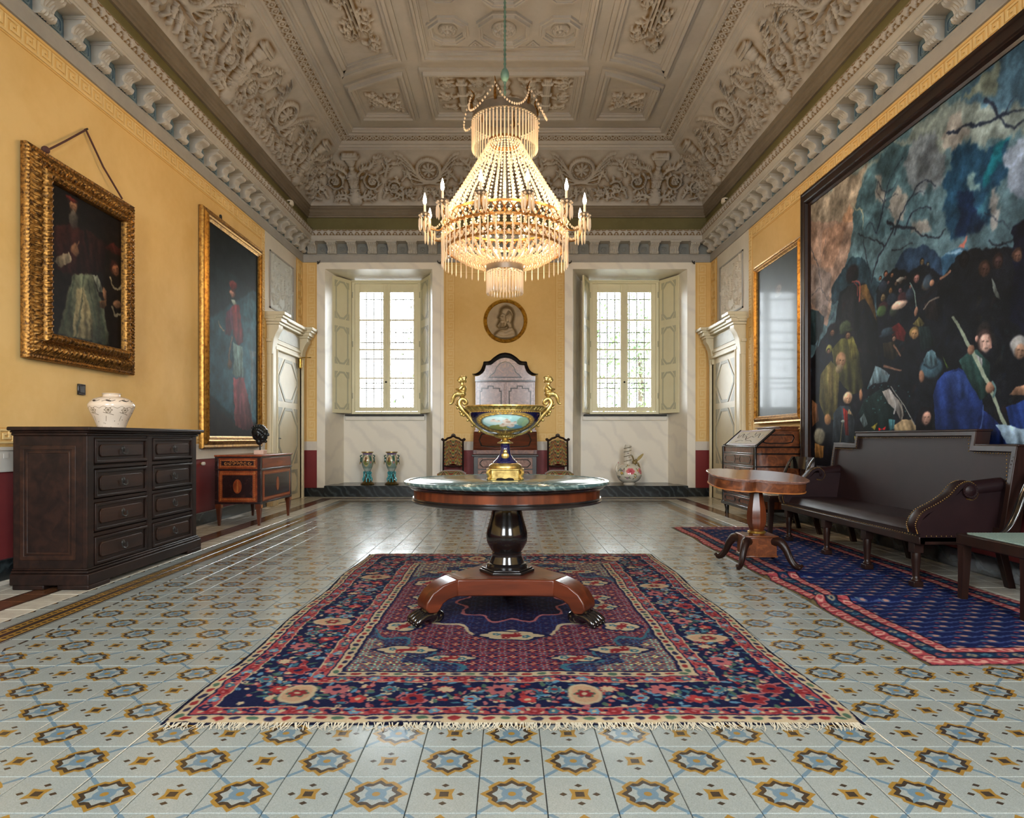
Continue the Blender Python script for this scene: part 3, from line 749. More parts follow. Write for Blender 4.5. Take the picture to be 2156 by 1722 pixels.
M['iron'] = plain('dark_iron', (60,58,56), None, .5, .6)
M['grout'] = plain('floor_grout', (84,82,74), None, .8)
def _glass():
    k = NT('window_glass'); tr = k.n('ShaderNodeBsdfTransparent'); gl = k.n('ShaderNodeBsdfGlossy', i_Roughness=.03)
    fr = k.n('ShaderNodeFresnel', i_IOR=1.45); mx = k.n('ShaderNodeMixShader')
    k.l(fr.outputs[0], mx.inputs[0]); k.l(tr.outputs[0], mx.inputs[1]); k.l(gl.outputs[0], mx.inputs[2]); k.l(mx.outputs[0], k.out.inputs[0]); return k.m
M['glass'] = _glass()
def tilemat(name, img):
    k = NT(name); t = k.n('ShaderNodeTexImage'); t.image = img
    uv = k.n('ShaderNodeUVMap'); uv.uv_map = 'UVMap'; k.l(uv.outputs[0], t.inputs[0])
    v = k.coords((1,1,1), 'Object'); g = k.n('ShaderNodeNewGeometry')
    n = k.n('ShaderNodeTexNoise', i_Scale=1.6, i_Detail=3); k.l(g.outputs['Position'], n.inputs['Vector'])
    hs = k.n('ShaderNodeHueSaturation'); mr = k.n('ShaderNodeMapRange', i_3=.86, i_4=1.12)
    k.l(n.outputs['Fac'], mr.inputs[0]); k.l(mr.outputs[0], hs.inputs['Value']); k.l(t.outputs[0], hs.inputs['Color'])
    k.l(hs.outputs[0], k.b.inputs['Base Color'])
    n2 = k.n('ShaderNodeTexNoise', i_Scale=5., i_Detail=4); k.l(g.outputs['Position'], n2.inputs['Vector'])
    mr2 = k.n('ShaderNodeMapRange', i_3=.13, i_4=.26); k.l(n2.outputs['Fac'], mr2.inputs[0]); k.l(mr2.outputs[0], k.b.inputs['Roughness'])
    k.b.inputs['Specular IOR Level'].default_value = .5
    return k.m
TM = [tilemat('tile_flower', tile_flower()), tilemat('tile_plain', tile_plain()), tilemat('tile_band', tile_band()), tilemat('tile_brown', tile_brown()), tilemat('tile_white', tile_white())]

# ---------------------------------------------------------------- floor of cement tiles
def struct(o, label, cat): return tag(o, label, cat, kind='structure')
floor = MB().box(XL-.2, XR+.2, YF-.2, YB+1.2, -.12, -.008).build('floor', M['grout'])
struct(floor, 'polished cement tile floor with ochre and blue stars', 'floor')
S_ = .2; X0, Y0 = .009, 1.943
def tile_shape(mb, cx=0, cy=0, mi=0, q=0, h=.0985, z=0.0):
    a, b = h, h-.0022
    v = [(-a,-a,-.02),(a,-a,-.02),(a,a,-.02),(-a,a,-.02),(-a,-a,-.0016),(a,-a,-.0016),(a,a,-.0016),(-a,a,-.0016),(-b,-b,0),(b,-b,0),(b,b,0),(-b,b,0)]
    f = [(8,9,10,11)] + [(4+i, 4+(i+1) % 4, 8+(i+1) % 4, 8+i) for i in range(4)] + [(i, (i+1) % 4, 4+(i+1) % 4, 4+i) for i in range(4)]
    A = q*pi/2
    uv = [((x*cos(A)+y*sin(A))/S_+.5, (-x*sin(A)+y*cos(A))/S_+.5) for x, y, _ in v]
    mb.add([(x+cx, y+cy, zz+z) for x, y, zz in v], f, mi, uv)
def tile_kind(i, j):
    x, y = X0+i*S_, Y0+j*S_
    dl, dr, db = round((-2.491-x)/S_+.5), round((x-2.409)/S_+.5), round((y-10.843)/S_+.5)
    d = max(dl, dr, db)
    if d < 1: return (0 if (i+j) % 2 == 0 else 1), 0
    q = 0 if d == db else (1 if d == dl else 3)
    return (2, q) if d == 1 else (2, (q+2) % 4) if d == 2 else (3, q) if d == 4 else (4, q)
cand, rest = [], []
for i in range(-19, 19):
    for j in range(-17, 51):
        x, y = X0+i*S_, Y0+j*S_
        if x < XL+.02 or x > XR-.02 or y > YB-.04 or y < YF+.1: continue
        k, q = tile_kind(i, j)
        if k == 2 and q in (0, 2) and False: pass
        vis = y > 1.62 and abs(1071.5+1390*x/y-1078) < 1078+60/y
        hid = (-1.2 < x < 1.25 and 2.5 < y < 5.95) or (2.0 < x and 3.1 < y < 7.8) or (x < -2.95 and 4.6 < y < 6.2)
        (cand if vis and not hid else rest).append((y, i, j, x, k, q))
cand.sort()
proto = {}
for n_, (y, i, j, x, k, q) in enumerate(cand):
    if n_ >= 299: rest.append((y, i, j, x, k, q)); continue
    key = (k, q)
    loc = (x, y, rnd.uniform(-.0007, .0006))
    if key not in proto:
        mb = MB(); tile_shape(mb, 0, 0, 0, q)
        proto[key] = mb.build(('flower_tile','plain_tile','band_tile','brown_tile','white_tile')[k], TM[k], floor, loc=loc, smooth=0)
    else: dup(proto[key], floor, loc=loc)
mb = MB()
for y, i, j, x, k, q in rest: tile_shape(mb, x, y, k, q, z=rnd.uniform(-.0007, .0005))
mb.build('far_tiles', TM, floor, kind='stuff', smooth=0)
# narrow white slabs against the walls
mb = MB()
for k in range(24):
    y0 = YF+.1+k*.58
    mb.box(XL, XL+.135, y0, min(y0+.575, YB), -.02, 0); mb.box(XR-.085, XR, y0, min(y0+.575, YB), -.02, 0)
mb.build('edge_slabs', M['marble'], floor, kind='stuff', smooth=0)

unseen_ground = MB().box(-70, 70, -70, 80, -1.7, -1.5).build('added_unseen_ground', plain('added_ground_gravel', (150,150,146), (128,128,126), .9, scale=.6), smooth=0)  # unseen ground, added to dim daylight reaching the ceiling from below
struct(unseen_ground, 'unseen pale gravel ground added outside to temper the daylight', 'ground')
# ---------------------------------------------------------------- walls
wl = MB().box(XL-.25, XL, YF-.2, YB+1.05, -.1, 6.4).build('wall_left', M['yellow'], smooth=0)
struct(wl, 'ochre yellow side wall with maroon dado behind the dark chest', 'wall')
wr = MB().box(XR, XR+.25, YF-.2, YB+1.05, -.1, 6.4).build('wall_right', M['yellow'], smooth=0)
struct(wr, 'ochre yellow side wall behind the huge crowd painting', 'wall')
NI = [(-3.337,-1.392,-3.215,-1.605,-3.045,-1.708), (1.161,3.237,1.40,3.10,1.560,2.905)]   # outer, inner, window opening
ZN, ZS = 4.127, 1.525
YI = 12.86
mb = MB()
def pier(p): mb.prism(p, -.1, ZN, 'xy')
pier([(XL-.1,YB),(NI[0][0],YB),(NI[0][2],YI),(XL-.1,YI)])
pier([(NI[0][1],YB),(NI[1][0],YB),(NI[1][2],YI),(NI[0][3],YI)])
pier([(NI[1][1],YB),(XR+.1,YB),(XR+.1,YI),(NI[1][3],YI)])
mb.box(XL-.1, XR+.1, YB, 13.05, ZN, 6.4)
for a, b, c, d, e, f in NI:
    mb.box(c-.3, d+.3, YI, 13.05, -.1, ZS); mb.box(c-.3, e, YI, 13.05, ZS, ZN); mb.box(f, d+.3, YI, 13.05, ZS, ZN)
wb = mb.build('wall_back', M['marble'], smooth=0)
struct(wb, 'end wall of pale marble with ochre panels and two window niches', 'wall')
mb = MB()
HX = [(-2.65,-1.15),(1.15,2.65)]; z0, z1 = 1.4, 4.5  # unseen openings, added and sized to fill the room with light
mb.box(XL-.2, XR+.2, YF-.25, YF, -.1, z0); mb.box(XL-.2, XR+.2, YF-.25, YF, z1, 6.4)
for a, b in ((XL-.2, HX[0][0]), (HX[0][1], HX[1][0]), (HX[1][1], XR+.2)): mb.box(a, b, YF-.25, YF, z0, z1)
wf = mb.build('wall_front', M['yellow'], smooth=0)
struct(wf, 'ochre wall with two tall openings added for daylight behind the viewer', 'wall')

def mapL(u, v, d): return (XL+d, u, v)
def mapR(u, v, d): return (XR-d, u, v)
def mapB(u, v, d): return (u, YB-d, v)
def slab(mb, mp, u0, u1, v0, v1, d, mi=0, d0=-.004):
    v = [mp(u, w, dd) for dd in (d0, d) for u, w in ((u0,v0),(u1,v0),(u1,v1),(u0,v1))]
    mb.add(v, [(0,3,2,1),(4,5,6,7),(0,1,5,4),(1,2,6,5),(2,3,7,6),(3,0,4,7)], mi)
KEY = [(-.5,.5,-.5,6.5),(.5,6.5,5.5,6.5),(5.5,6.5,1.5,5.5),(2.1,5.5,1.5,2.5),(2.1,3.1,2.5,4.5),(3.1,4.3,3.5,4.5),(.5,7.5,-.5,.5)]
def greek(mp, u0, u1, v0, v1, vertical=False, parent=None):
    """raised key running along u (or along v), with a thin edge line each side"""
    mb = MB(); L = (v1-v0) if vertical else (u1-u0); h = (u1-u0) if vertical else (v1-v0)
    n = max(int(round(L/(h*1.02))), 1); p = L/n; su, sv = p/8., h*.80/7.
    for k in range(n):
        for a0, a1, b0, b1 in KEY:
            A0, A1, B0, B1 = k*p+(a0+.5)*su, k*p+(a1+.5)*su, h*.12+(b0+.5)*sv, h*.12+(b1+.5)*sv
            if vertical: slab(mb, mp, u0+B0, u0+B1, v0+A0, v0+A1, .009, 0)
            else: slab(mb, mp, u0+A0, u0+A1, v0+B0, v0+B1, .009, 0)
    for e in (0, h-.006):
        if vertical: slab(mb, mp, u0+e, u0+e+.006, v0, v1, .004, 1)
        else: slab(mb, mp, u0, u1, v0+e, v0+e+.006, .004, 1)
    return mb.build('greek_key_band', [M['key'], M['keyedge']], parent, smooth=0)
def overlay(name, mp, rects, mat, parent, d=.003):
    mb = MB()
    for r in rects: slab(mb, mp, *r, d)
    return mb.build(name, mat, parent, smooth=0)
# left and right walls
for mp, par, ya in ((mapL, wl, 10.14), (mapR, wr, 10.10)):
    overlay('dado_panel', mp, [(YF, ya, .15, .80), (11.88, YB, .15, .84)], M['maroon'], par)
    overlay('dado_band', mp, [(YF, ya, .80, .985), (11.88, YB, .84, 1.0)], M['dado'], par, .006)
    overlay('overdoor_ground', mp, [(ya, 11.62, 2.9, 4.25)], M['white'], par)
    mb = MB()
    for y in np.arange(YF, ya-.1, .12): slab(mb, mp, y+.01, y+.06, .90, .935, .009)
    slab(mb, mp, YF, ya, .80, .815, .012); slab(mb, mp, YF, ya, .96, .985, .012)
    mb.build('dado_moulding', M['dado'], par, smooth=0)
    greek(mp, 2.2, ya-.16, 4.06, 4.225, parent=par); greek(mp, 2.2, ya-.16, .995, 1.13, parent=par)
    greek(mp, ya-.155, ya-.01, 1.0, 4.2, True, par); greek(mp, 11.66, 11.98, 1.0, 4.22, True, par)
# back wall
overlay('ochre_panel', mapB, [(-1.183, 1.014, 1.0, 4.25), (XL, -3.49, 1.0, 4.25), (3.39, XR, 1.0, 4.25)], M['yellow'], wb)
overlay('dado_panel', mapB, [(-1.183, 1.014, .15, .84), (XL, -3.49, .15, .84), (3.39, XR, .15, .84)], M['maroon'], wb)
overlay('dado_band', mapB, [(-1.183, 1.014, .84, 1.0), (XL, -3.49, .84, 1.0), (3.39, XR, .84, 1.0)], M['dado'], wb, .006)
mb = MB()
for a, b in ((-1.183, 1.014), (XL, -3.49), (3.39, XR)):
    for x in np.arange(a+.02, b-.05, .1): slab(mb, mapB, x, x+.05, .925, .955, .009)
    slab(mb, mapB, a, b, .84, .855, .012); slab(mb, mapB, a, b, .975, 1.0, .012)
mb.build('dado_moulding', M['dado'], wb, smooth=0)
greek(mapB, -1.155, -.985, 1.16, 4.04, True, wb); greek(mapB, .845, 1.005, 1.16, 4.04, True, wb)
greek(mapB, -1.155, 1.005, 4.045, 4.22, parent=wb); greek(mapB, -1.155, 1.005, 1.0, 1.155, parent=wb)
greek(mapB, -3.69, -3.505, 1.02, 4.22, True, wb); greek(mapB, 3.405, 3.59, 1.02, 4.22, True, wb)
# pale architrave around each niche
for a, b, c, d, e, f in NI:
    mb = MB(); mb.ring([(a-.15,.16),(b+.15,.16),(b+.15,4.25),(a-.15,4.25)], [(a,.16),(b,.16),(b,ZN),(a,ZN)], YB-.018, YB+.004)
    mb.build('niche_surround', M['marble'], wb, smooth=0, bevel=.004)

# baseboards and niche plinths of black marble
def base(name, label, boxes):
    mb = MB()
    for b in boxes: mb.box(*b)
    return struct(mb.build(name, M['black'], bevel=.006), label, 'baseboard')
base('baseboard_left', 'black marble skirting under the maroon dado by the chest', [(XL, XL+.03, YF, 10.15, 0, .155)])
base('baseboard_right', 'black marble skirting behind the leather settee', [(XR-.03, XR, YF, 10.1, 0, .155)])
base('baseboard_back', 'black marble skirting with raised plinths in the window niches', [(XL+.02, -3.34, YB-.05, YB, 0, .158), (-1.39, 1.16, YB-.05, YB, 0, .158), (3.24, XR-.02, YB-.05, YB, 0, .158)]
     + [(a+.005, b-.005, YB-.10, YB+.40, 0, .20) for a, b, *_ in NI] + [(max(a,c)+.01, min(b,d)-.01, YB+.35, YI, 0, .20) for a, b, c, d, *_ in NI])

# ---------------------------------------------------------------- windows with panes, shutters and iron grilles
def shutter_mesh(w, h):
    body = MB().box(0, w, -.016, .016, 0, h)
    mo = MB(); hh = h/3.
    for k in range(3):
        cz = hh*(k+.5); hx, hz = w*.33, hh*.42
        for y0, y1 in ((-.021, -.012), (.012, .021)):
            mo.ring(octagon(w/2, cz, hx, hz, hx*.62), octagon(w/2, cz, hx-.032, hz-.036, hx*.56), y0, y1)
            for sx in (-1, 1):
                for sz in (-1, 1):
                    x, z = w/2+sx*(hx+.02), cz+sz*(hz-.0)
                    mo.prism([(x, z), (x-sx*.085, z), (x, z-sz*.13)][::(1 if sx*sz > 0 else -1)], y0, y1)
    return body, mo
def window(n, nid, label):
    a, b, c, d, e, f = nid
    root = thing(f'window_{n}', label, 'window', ((e+f)/2, 12.88, ZS), kind='structure')
    w, h = f-e, 2.585; hw = w/2
    fr = MB().ring(rect(-hw, hw, 0, h), rect(-hw+.055, hw-.055, .05, h-.055), -.10, .02)
    fr.box(-hw-.0, hw, -.13, -.08, h-.03, h)
    fr.build('window_frame', M['cream'], root, bevel=.004)
    g = (CAMH-ZS)
    rows = [(3.365,3.892),(2.792,3.338),(2.238,2.765),(1.664,2.21)]
    gl = [(-.515,-.065),(.075,.525)]
    for s, (x0, x1) in enumerate(gl):
        o0, o1 = (-hw+.057, -.001) if s == 0 else (.001, hw-.057)
        mb = MB()
        mb.box(o0, x0, -.075, -.02, .055, h-.057); mb.box(x1, o1, -.075, -.02, .055, h-.057)
        zs = [(.055, rows[3][0]-ZS)] + [(rows[k+1][1]-ZS, rows[k][0]-ZS) for k in (2, 1, 0)] + [(rows[0][1]-ZS, h-.057)]
        for z0, z1 in zs: mb.box(x0, x1, -.072, -.023, z0, z1)
        cs = mb.build('casement', M['cream'], root, bevel=.004)
        for k in range(4): MB().box(x0-.005, x1+.005, -.05, -.046, rows[k][0]-ZS-.005, rows[k][1]-ZS+.005).build('pane', M['glass'], cs, smooth=0)
    mb = MB(); mb.box(-.03, .03, -.095, -.07, .06, h-.06); mb.tube([(0,-.10,.1),(0,-.10,h-.1)], .008, 6)
    ep = mb.build('meeting_stile', M['cream'], root, bevel=.003)
    MB().lathe([(.0,-.0),(.016,.004),(.02,.02),(.012,.035),(0,.04)], 10).build('espagnolette_knob', M['iron'], ep, loc=(0,-.10,.62), rot=(pi/2,0,0))
    hg = MB()
    for x in (-hw+.02, hw-.02):
        for z in (.3, 1.3, 2.25): hg.tube([(x,-.105,z),(x,-.105,z+.11)], .011, 6)
    hg.build('hinge', M['creamd'], root)
    # sill shelf
    sl = MB().box(c-(e+f)/2+.05, d-(e+f)/2-.05, -.14, -.02, -.035, -.005); sl.build('sill', M['iron'], root, bevel=.004)
    MB().box(c-(e+f)/2+.03, d-(e+f)/2-.03, -.065, -.02, -.12, -.036).build('sill_moulding', M['marble'], root, bevel=.01)
    # folding shutters standing off the jambs
    for s in (0, 1):
        hx = (-hw-.01) if s == 0 else (hw+.01)
        tip = Vector(((-3.31+2.3765) if s == 0 else (-1.468+2.3765), 12.31-12.88))
        if n == 2: tip = Vector(((1.385-2.2325) if s == 0 else (3.172-2.2325), 12.31-12.88))
        v = tip-Vector((hx, -.12)); L = v.length
        bd, mo = shutter_mesh(L, 2.565)
        o = bd.build('shutter', M['cream'], root, loc=(hx, -.12, .012), rotz=atan2(v.y, v.x), bevel=.004)
        mo.build('shutter_moulding', M['creamd'], o)
    ir = MB()
    for x in (-.44,-.29,-.14,.14,.29,.44): ir.tube([(x,.16,-.05),(x,.16,h)], .011, 6)
    for z in (.52, .62, 1.42, 1.62, 2.27, 2.2-1.1+.0): ir.box(-hw, hw, .15, .165, z-.009, z+.009)
    ir.build('iron_grille', M['iron'], root)
    return root
window(1, NI[0], 'cream framed window whose right shutter stands nearly edge-on')
window(2, NI[1], 'cream framed window nearest the slant top bureau')

# ---------------------------------------------------------------- doors
def door(n, root_loc, rotz, mirror, label):
    root = thing(f'door_{n}', label, 'door', root_loc, rotz, kind='structure')
    W = 1.70; mx = (lambda x: W-x) if mirror else (lambda x: x)
    def bx(mb, x0, x1, y0, y1, z0, z1):
        a, b = sorted((mx(x0), mx(x1))); return mb.box(a, b, y0, y1, z0, z1)
    leaf = bx(MB(), .29, 1.56, -.045, -.002, .01, 2.455).build('door_leaf', M['doorc'], root, bevel=.003)
    mo = MB(); gr = MB()
    for z0, z1, cut in ((1.66, 2.36, .6), (.62, 1.56, .6), (.10, .52, .35)):
        for x0, x1 in ((.45, 1.40),):
            a, b = sorted((mx(x0), mx(x1))); cx, cz, hx, hz = (a+b)/2, (z0+z1)/2, (b-a)/2, (z1-z0)/2
            c = hx*.62 if z1-z0 > .5 else .1
            mo.ring(octagon(cx, cz, hx, hz, c), octagon(cx, cz, hx-.05, hz-.05, c*.9), -.055, -.044)
            for sx in (-1, 1):
                for sz in (-1, 1):
                    x, z = cx+sx*hx, cz+sz*hz
                    gr.prism([(x, z), (x-sx*c*.66, z), (x, z-sz*c*.8)], -.05, -.044)
    mo.build('panel_moulding', M['doorg'], leaf, bevel=.003); gr.build('corner_inlay', M['doorg'], leaf)
    x = mx(.335)
    MB().box(x-.018, x+.018, -.055, -.045, .93, 1.19).box(x-.006, x+.006, -.09, -.05, 1.05, 1.062).build('lock_plate', M['iron'], leaf)
    sgn = -1 if mirror else 1
    MB().tube([(x,-.085,1.056),(x+sgn*.05,-.09,1.058),(x+sgn*.11,-.085,1.05)], .009, 8).build('lever_handle', M['iron'], leaf)
    cs = MB()
    for x0, x1 in ((.06, .29), (1.56, 1.68)):
        bx(cs, x0, x1, -.07, 0, 0, 2.46); bx(cs, x0+.03, x1-.03, -.09, 0, .0, 2.46); bx(cs, x1-.035 if x0 < 1 else x0, x1 if x0 < 1 else x0+.035, -.105, 0, 0, 2.46)
    bx(cs, .06, 1.68, -.07, 0, 2.46, 2.55); bx(cs, .2, 1.6, -.10, 0, 2.455, 2.50)
    cs.build('casing', M['doorc'], root, bevel=.006)
    en = MB(); bx(en, .02, 1.70, -.085, 0, 2.55, 2.60); bx(en, .06, 1.68, -.06, 0, 2.60, 2.86); bx(en, .0, 1.70, -.13, 0, 2.86, 2.90); bx(en, -.0, 1.70, -.16, 0, 2.90, 2.94); bx(en, -.0, 1.70, -.20, 0, 2.94, 2.995)
    en.build('entablature', M['doorc'], root, bevel=.008)
    bx(MB(), .34, 1.46, -.068, -.055, 2.63, 2.83).build('frieze_panel', M['doorg'], root, bevel=.003)
    for x0, x1 in ((.03, .27), (1.47, 1.71)):
        b = MB(); a0, a1 = sorted((mx(x0), mx(x1)))
        prof = [(0,2.36),(-.085,2.36),(-.095,2.5),(-.11,2.6),(-.15,2.7),(-.19,2.76),(-.19,2.82),(0,2.82)]
        b.prism(prof, a0+.024, a1-.024, 'yz')
        for k, (z0, z1) in enumerate(((2.82,2.86),(2.86,2.92),(2.92,2.96),(2.96,3.01))): b.box(a0-.012*k, a1+.012*k, -.21-.03*k, 0, z0, z1)
        b.build('bracket', M['doorc'], root, bevel=.006)
    return root
door(1, (XL, 10.16, 0), pi/2, False, 'cream panelled door in a moulded surround beside the bronze head')
door(2, (XR, 11.86, 0), -pi/2, True, 'cream panelled door in a moulded surround behind the bureau')

# ---------------------------------------------------------------- carved and moulded plaster
class HM:
    """height map of a relief, periodic in u"""
    def __init__(s, w, h, res, wrap=True):
        s.W, s.Hh, s.res, s.wrap = w, h, res, wrap
        s.a = np.zeros((int(round(h*res)), int(round(w*res))), np.float32)
    def dome(s, x, y, r, h, flat=1.0):
        H, W = s.a.shape
        for off in ((-s.W, 0, s.W) if s.wrap else (0,)):
            cx, cy, R = (x+off)*s.res, y*s.res, max(r*s.res, .8)
            x0, x1, y0, y1 = max(int(cx-R), 0), min(int(cx+R)+2, W), max(int(cy-R), 0), min(int(cy+R)+2, H)
            if x1 <= x0 or y1 <= y0: continue
            yy, xx = np.mgrid[y0:y1, x0:x1]
            d = 1-((xx-cx)**2+(yy-cy)**2)/R**2
            s.a[y0:y1, x0:x1] = np.maximum(s.a[y0:y1, x0:x1], h*np.sqrt(np.clip(d, 0, 1)))
    def stroke(s, pts, r0, r1, h0, h1=None):
        h1 = h0 if h1 is None else h1
        P = np.array(curve(pts, 8*len(pts)) if len(pts) > 2 else pts, float)
        L = np.r_[0, np.cumsum(np.hypot(*np.diff(P, axis=0).T))]
        n = max(int(L[-1]/(max(min(r0, r1), .006)*.6)), 3)
        for t in np.linspace(0, 1, n):
            x, y = np.interp(t*L[-1], L, P[:,0]), np.interp(t*L[-1], L, P[:,1])
            s.dome(x, y, r0+(r1-r0)*t, h0+(h1-h0)*t)
    def spiral(s, cx, cy, r, turns, sg, a0, h, w=.022):
        pts = []
        for k in range(28):
            t = k/27; a = a0+sg*2*pi*turns*t; q = r*(1-.78*t); pts.append((cx+q*cos(a), cy+q*sin(a)))
        P = np.array(pts)
        for k, (x, y) in enumerate(P): s.dome(x, y, w*(1-.4*k/27), h)
        for a, b in zip(P[:-1], P[1:]): s.dome(*((a+b)/2), w*.9, h)
        for k in range(1, 18, 3):
            x, y = P[k]; a = a0+sg*2*pi*turns*k/27
            s.leaf(x, y, a+sg*.9, .07+.03*(k % 2), .02, h*.8)
        for k in range(6): s.dome(cx+.045*cos(k*1.05), cy+.045*sin(k*1.05), .026, h*.9)
        s.dome(cx, cy, .028, h*1.2)
    def leaf(s, x, y, a, L, w, h):
        s.stroke([(x, y), (x+L*.55*cos(a), y+L*.55*sin(a)), (x+L*cos(a+.25), y+L*sin(a+.25))], w, w*.35, h, h*.7)
        if L > .09:
            for t in (.3, .55, .78):
                for sg in (-1, 1):
                    X, Y = x+L*t*cos(a), y+L*t*sin(a); l = L*.42*(1.15-t)
                    s.stroke([(X, Y), (X+l*cos(a+sg*.85), Y+l*sin(a+sg*.85))], w*.62, w*.3, h*.85, h*.55)
    def rosette(s, x, y, r, h):
        for k in range(48):
            a = k*2*pi/48; s.dome(x+r*cos(a), y+r*sin(a), r*.15, h); s.dome(x+r*.78*cos(a), y+r*.78*sin(a), r*.06, h*.6)
        for k in range(8): a = k*pi/4; s.stroke([(x, y), (x+r*.5*cos(a), y+r*.5*sin(a))], r*.10, r*.12, h*.9)
        s.dome(x, y, r*.2, h*1.15)
    def blurred(s, r):
        a = s.a
        for ax in (0, 1):
            k = 2*r+1
            p = np.pad(a, [(r+1, r) if i == ax else (0, 0) for i in range(2)], mode='edge'); c = np.cumsum(p, axis=ax, dtype=np.float64)
            a = ((c[k:]-c[:-k]) if ax == 0 else (c[:, k:]-c[:, :-k]))/k
        return a
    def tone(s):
        d = np.clip((s.blurred(5)-s.a)/(s.a.max()*.26+1e-9), 0, 1); return d  # hollows beside raised relief, where grisaille-like shading is painted into the colour
    def at(s, arr, u, v):
        H, W = s.a.shape
        xi = np.mod((u*s.res).astype(int), W) if s.wrap else np.clip((u*s.res).astype(int), 0, W-1)
        yi = np.clip((v*s.res).astype(int), 0, H-1); return arr[yi, xi]
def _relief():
    k = NT('carved_plaster'); at = k.n('ShaderNodeAttribute', attribute_name='recess_shade')
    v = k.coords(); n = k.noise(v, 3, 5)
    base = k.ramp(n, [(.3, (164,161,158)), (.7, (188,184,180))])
    mx = k.n('ShaderNodeMix', data_type='RGBA'); mx.inputs[7].default_value = srgb((118,94,60))  # brown of the painted shading, mixed into the base colour
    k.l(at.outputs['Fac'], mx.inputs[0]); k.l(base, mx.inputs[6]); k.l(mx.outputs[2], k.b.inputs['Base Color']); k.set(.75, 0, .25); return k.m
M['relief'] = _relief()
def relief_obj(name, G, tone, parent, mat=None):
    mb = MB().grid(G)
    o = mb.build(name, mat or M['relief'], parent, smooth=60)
    at = o.data.attributes.new('recess_shade', 'FLOAT', 'POINT'); at.data.foreach_set('value', np.ascontiguousarray(tone, np.float32).ravel())
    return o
PW = 2.65
cove = HM(PW, 1.0, 92)
for sg in (-1, 1):     # half pattern mirrored about the urn at u = 0 ; medallion at PW/2
    f = lambda x: sg*x
    if sg > 0: cove.rosette(PW/2, .60, .20, .06)
    for x, y, r, tr, a0 in ((.33,.40,.155,1.5,2.2), (.70,.30,.12,1.4,.6), (.98,.22,.085,1.2,2.6)):
        cove.spiral(f(x), y, r, tr, sg, a0 if sg > 0 else pi-a0, .075)
    for x, y, a, L, w in ((.06,.12,.35,.30,.035), (.16,.10,.1,.24,.028), (.10,.52,.9,.22,.026), (.16,.60,.4,.30,.028), (.30,.62,.9,.26,.024), (.48,.55,.5,.24,.026), (.50,.14,1.1,.22,.026), (.56,.50,1.25,.36,.03), (.62,.10,.3,.26,.024), (.85,.42,.9,.30,.024), (.84,.10,1.5,.24,.026), (1.02,.38,1.9,.26,.02), (.72,.72,.1,.2,.02), (.42,.84,.2,.16,.02), (1.12,.10,.8,.26,.022), (1.25,.10,1.5,.22,.024)):
        cove.leaf(f(x), y, a if sg > 0 else pi-a, L, w, .06)
    for k in range(6): # plumes sweeping around the medallion
        a = 2.0+k*.34; cove.stroke([(f(PW/2-.02*k), .38), (f(PW/2-.27-.03*k), .36+.10*k), (f(PW/2-.33-.045*k), .52+.085*k)], .022, .010, .05)
for y, r in ((.10,.12), (.16,.09), (.26,.055), (.33,.085), (.42,.10), (.50,.095), (.57,.05), (.64,.05), (.74,.075), (.80,.10)): cove.dome(0, y, r, .085)
for k in range(-4, 5): cove.stroke([(k*.012, .30), (k*.026, .52)], .012, .014, .10); cove.dome(k*.03, .86, .035, .09); cove.dome(k*.026+.01, .91, .028, .08)
for k in range(-3, 4): cove.leaf(0+k*.03, .14, pi/2+k*.55, .19, .022, .085)
def cove_pt(t, h):
    a = t*pi/2
    p = .21+.64*(.55*(1-np.cos(a))+.45*t); z = 5.21+.71*(.55*np.sin(a)+.45*t)
    n = np.stack([np.cos(a*.9+.08), -np.sin(a*.9+.08)], -1)
    return p+n[..., 0]*h, z+n[..., 1]*h
def side_point(side, u, p, z):
    if side == 'back': return np.stack([u, YB-p, z], -1)
    if side == 'left': return np.stack([XL+p, u, z], -1)
    return np.stack([XR-p, u, z], -1)
def strip(side, name, hm, pfun, nv, du, u_lo, off, parent, mat=None, vlen=1.0):
    t = np.linspace(0, 1, nv)
    if side == 'back': span = XR-XL
    else: span = YB-u_lo
    nu = int(span/du)
    s, T_ = np.meshgrid(np.linspace(0, 1, nu), t, indexing='ij')
    p0, _ = pfun(T_, 0*T_)
    if side == 'back': U = (XL+p0)+s*((XR-p0)-(XL+p0))
    else: U = u_lo+s*((YB-p0)-u_lo)
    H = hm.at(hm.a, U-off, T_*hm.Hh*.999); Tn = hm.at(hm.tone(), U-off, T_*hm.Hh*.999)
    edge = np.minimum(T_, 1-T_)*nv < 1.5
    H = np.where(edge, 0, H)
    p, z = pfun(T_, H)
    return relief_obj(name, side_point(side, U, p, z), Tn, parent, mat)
def sweep_trim(name, prof, mat, label):
    mb = MB(); n = len(prof); G = np.empty((4, n, 3))
    for j, (p, z) in enumerate(prof):
        G[0, j] = (XL+p, YF, z); G[1, j] = (XL+p, YB-p, z); G[2, j] = (XR-p, YB-p, z); G[3, j] = (XR-p, YF, z)
    mb.grid(G)
    return struct(mb.build(name, mat, smooth=25), label, 'cornice')
tr1 = sweep_trim('trim_1', [(-.01,4.25),(.022,4.25),(.022,4.27),(.018,4.275),(.018,4.37),(.026,4.38),(.026,4.395),(.012,4.395)], M['grey'], 'plain grey fascia running round the room below the consoles')
tr2 = sweep_trim('trim_2', [(.012,4.39),(.012,4.585)], M['bluegrey'], 'recessed blue grey frieze behind the scroll consoles')
tr3 = sweep_trim('trim_3', [(.0,4.585),(.205,4.585),(.21,4.60),(.222,4.605),(.222,4.67),(.232,4.675)], M['stone'], 'projecting grey corona above the scroll consoles')
tr4 = sweep_trim('trim_4', [(.262,4.765),(.268,4.77),(.268,4.782),(.12,4.79),(.12,5.02)], M['olive'], 'olive green band above the leaf moulded cornice')
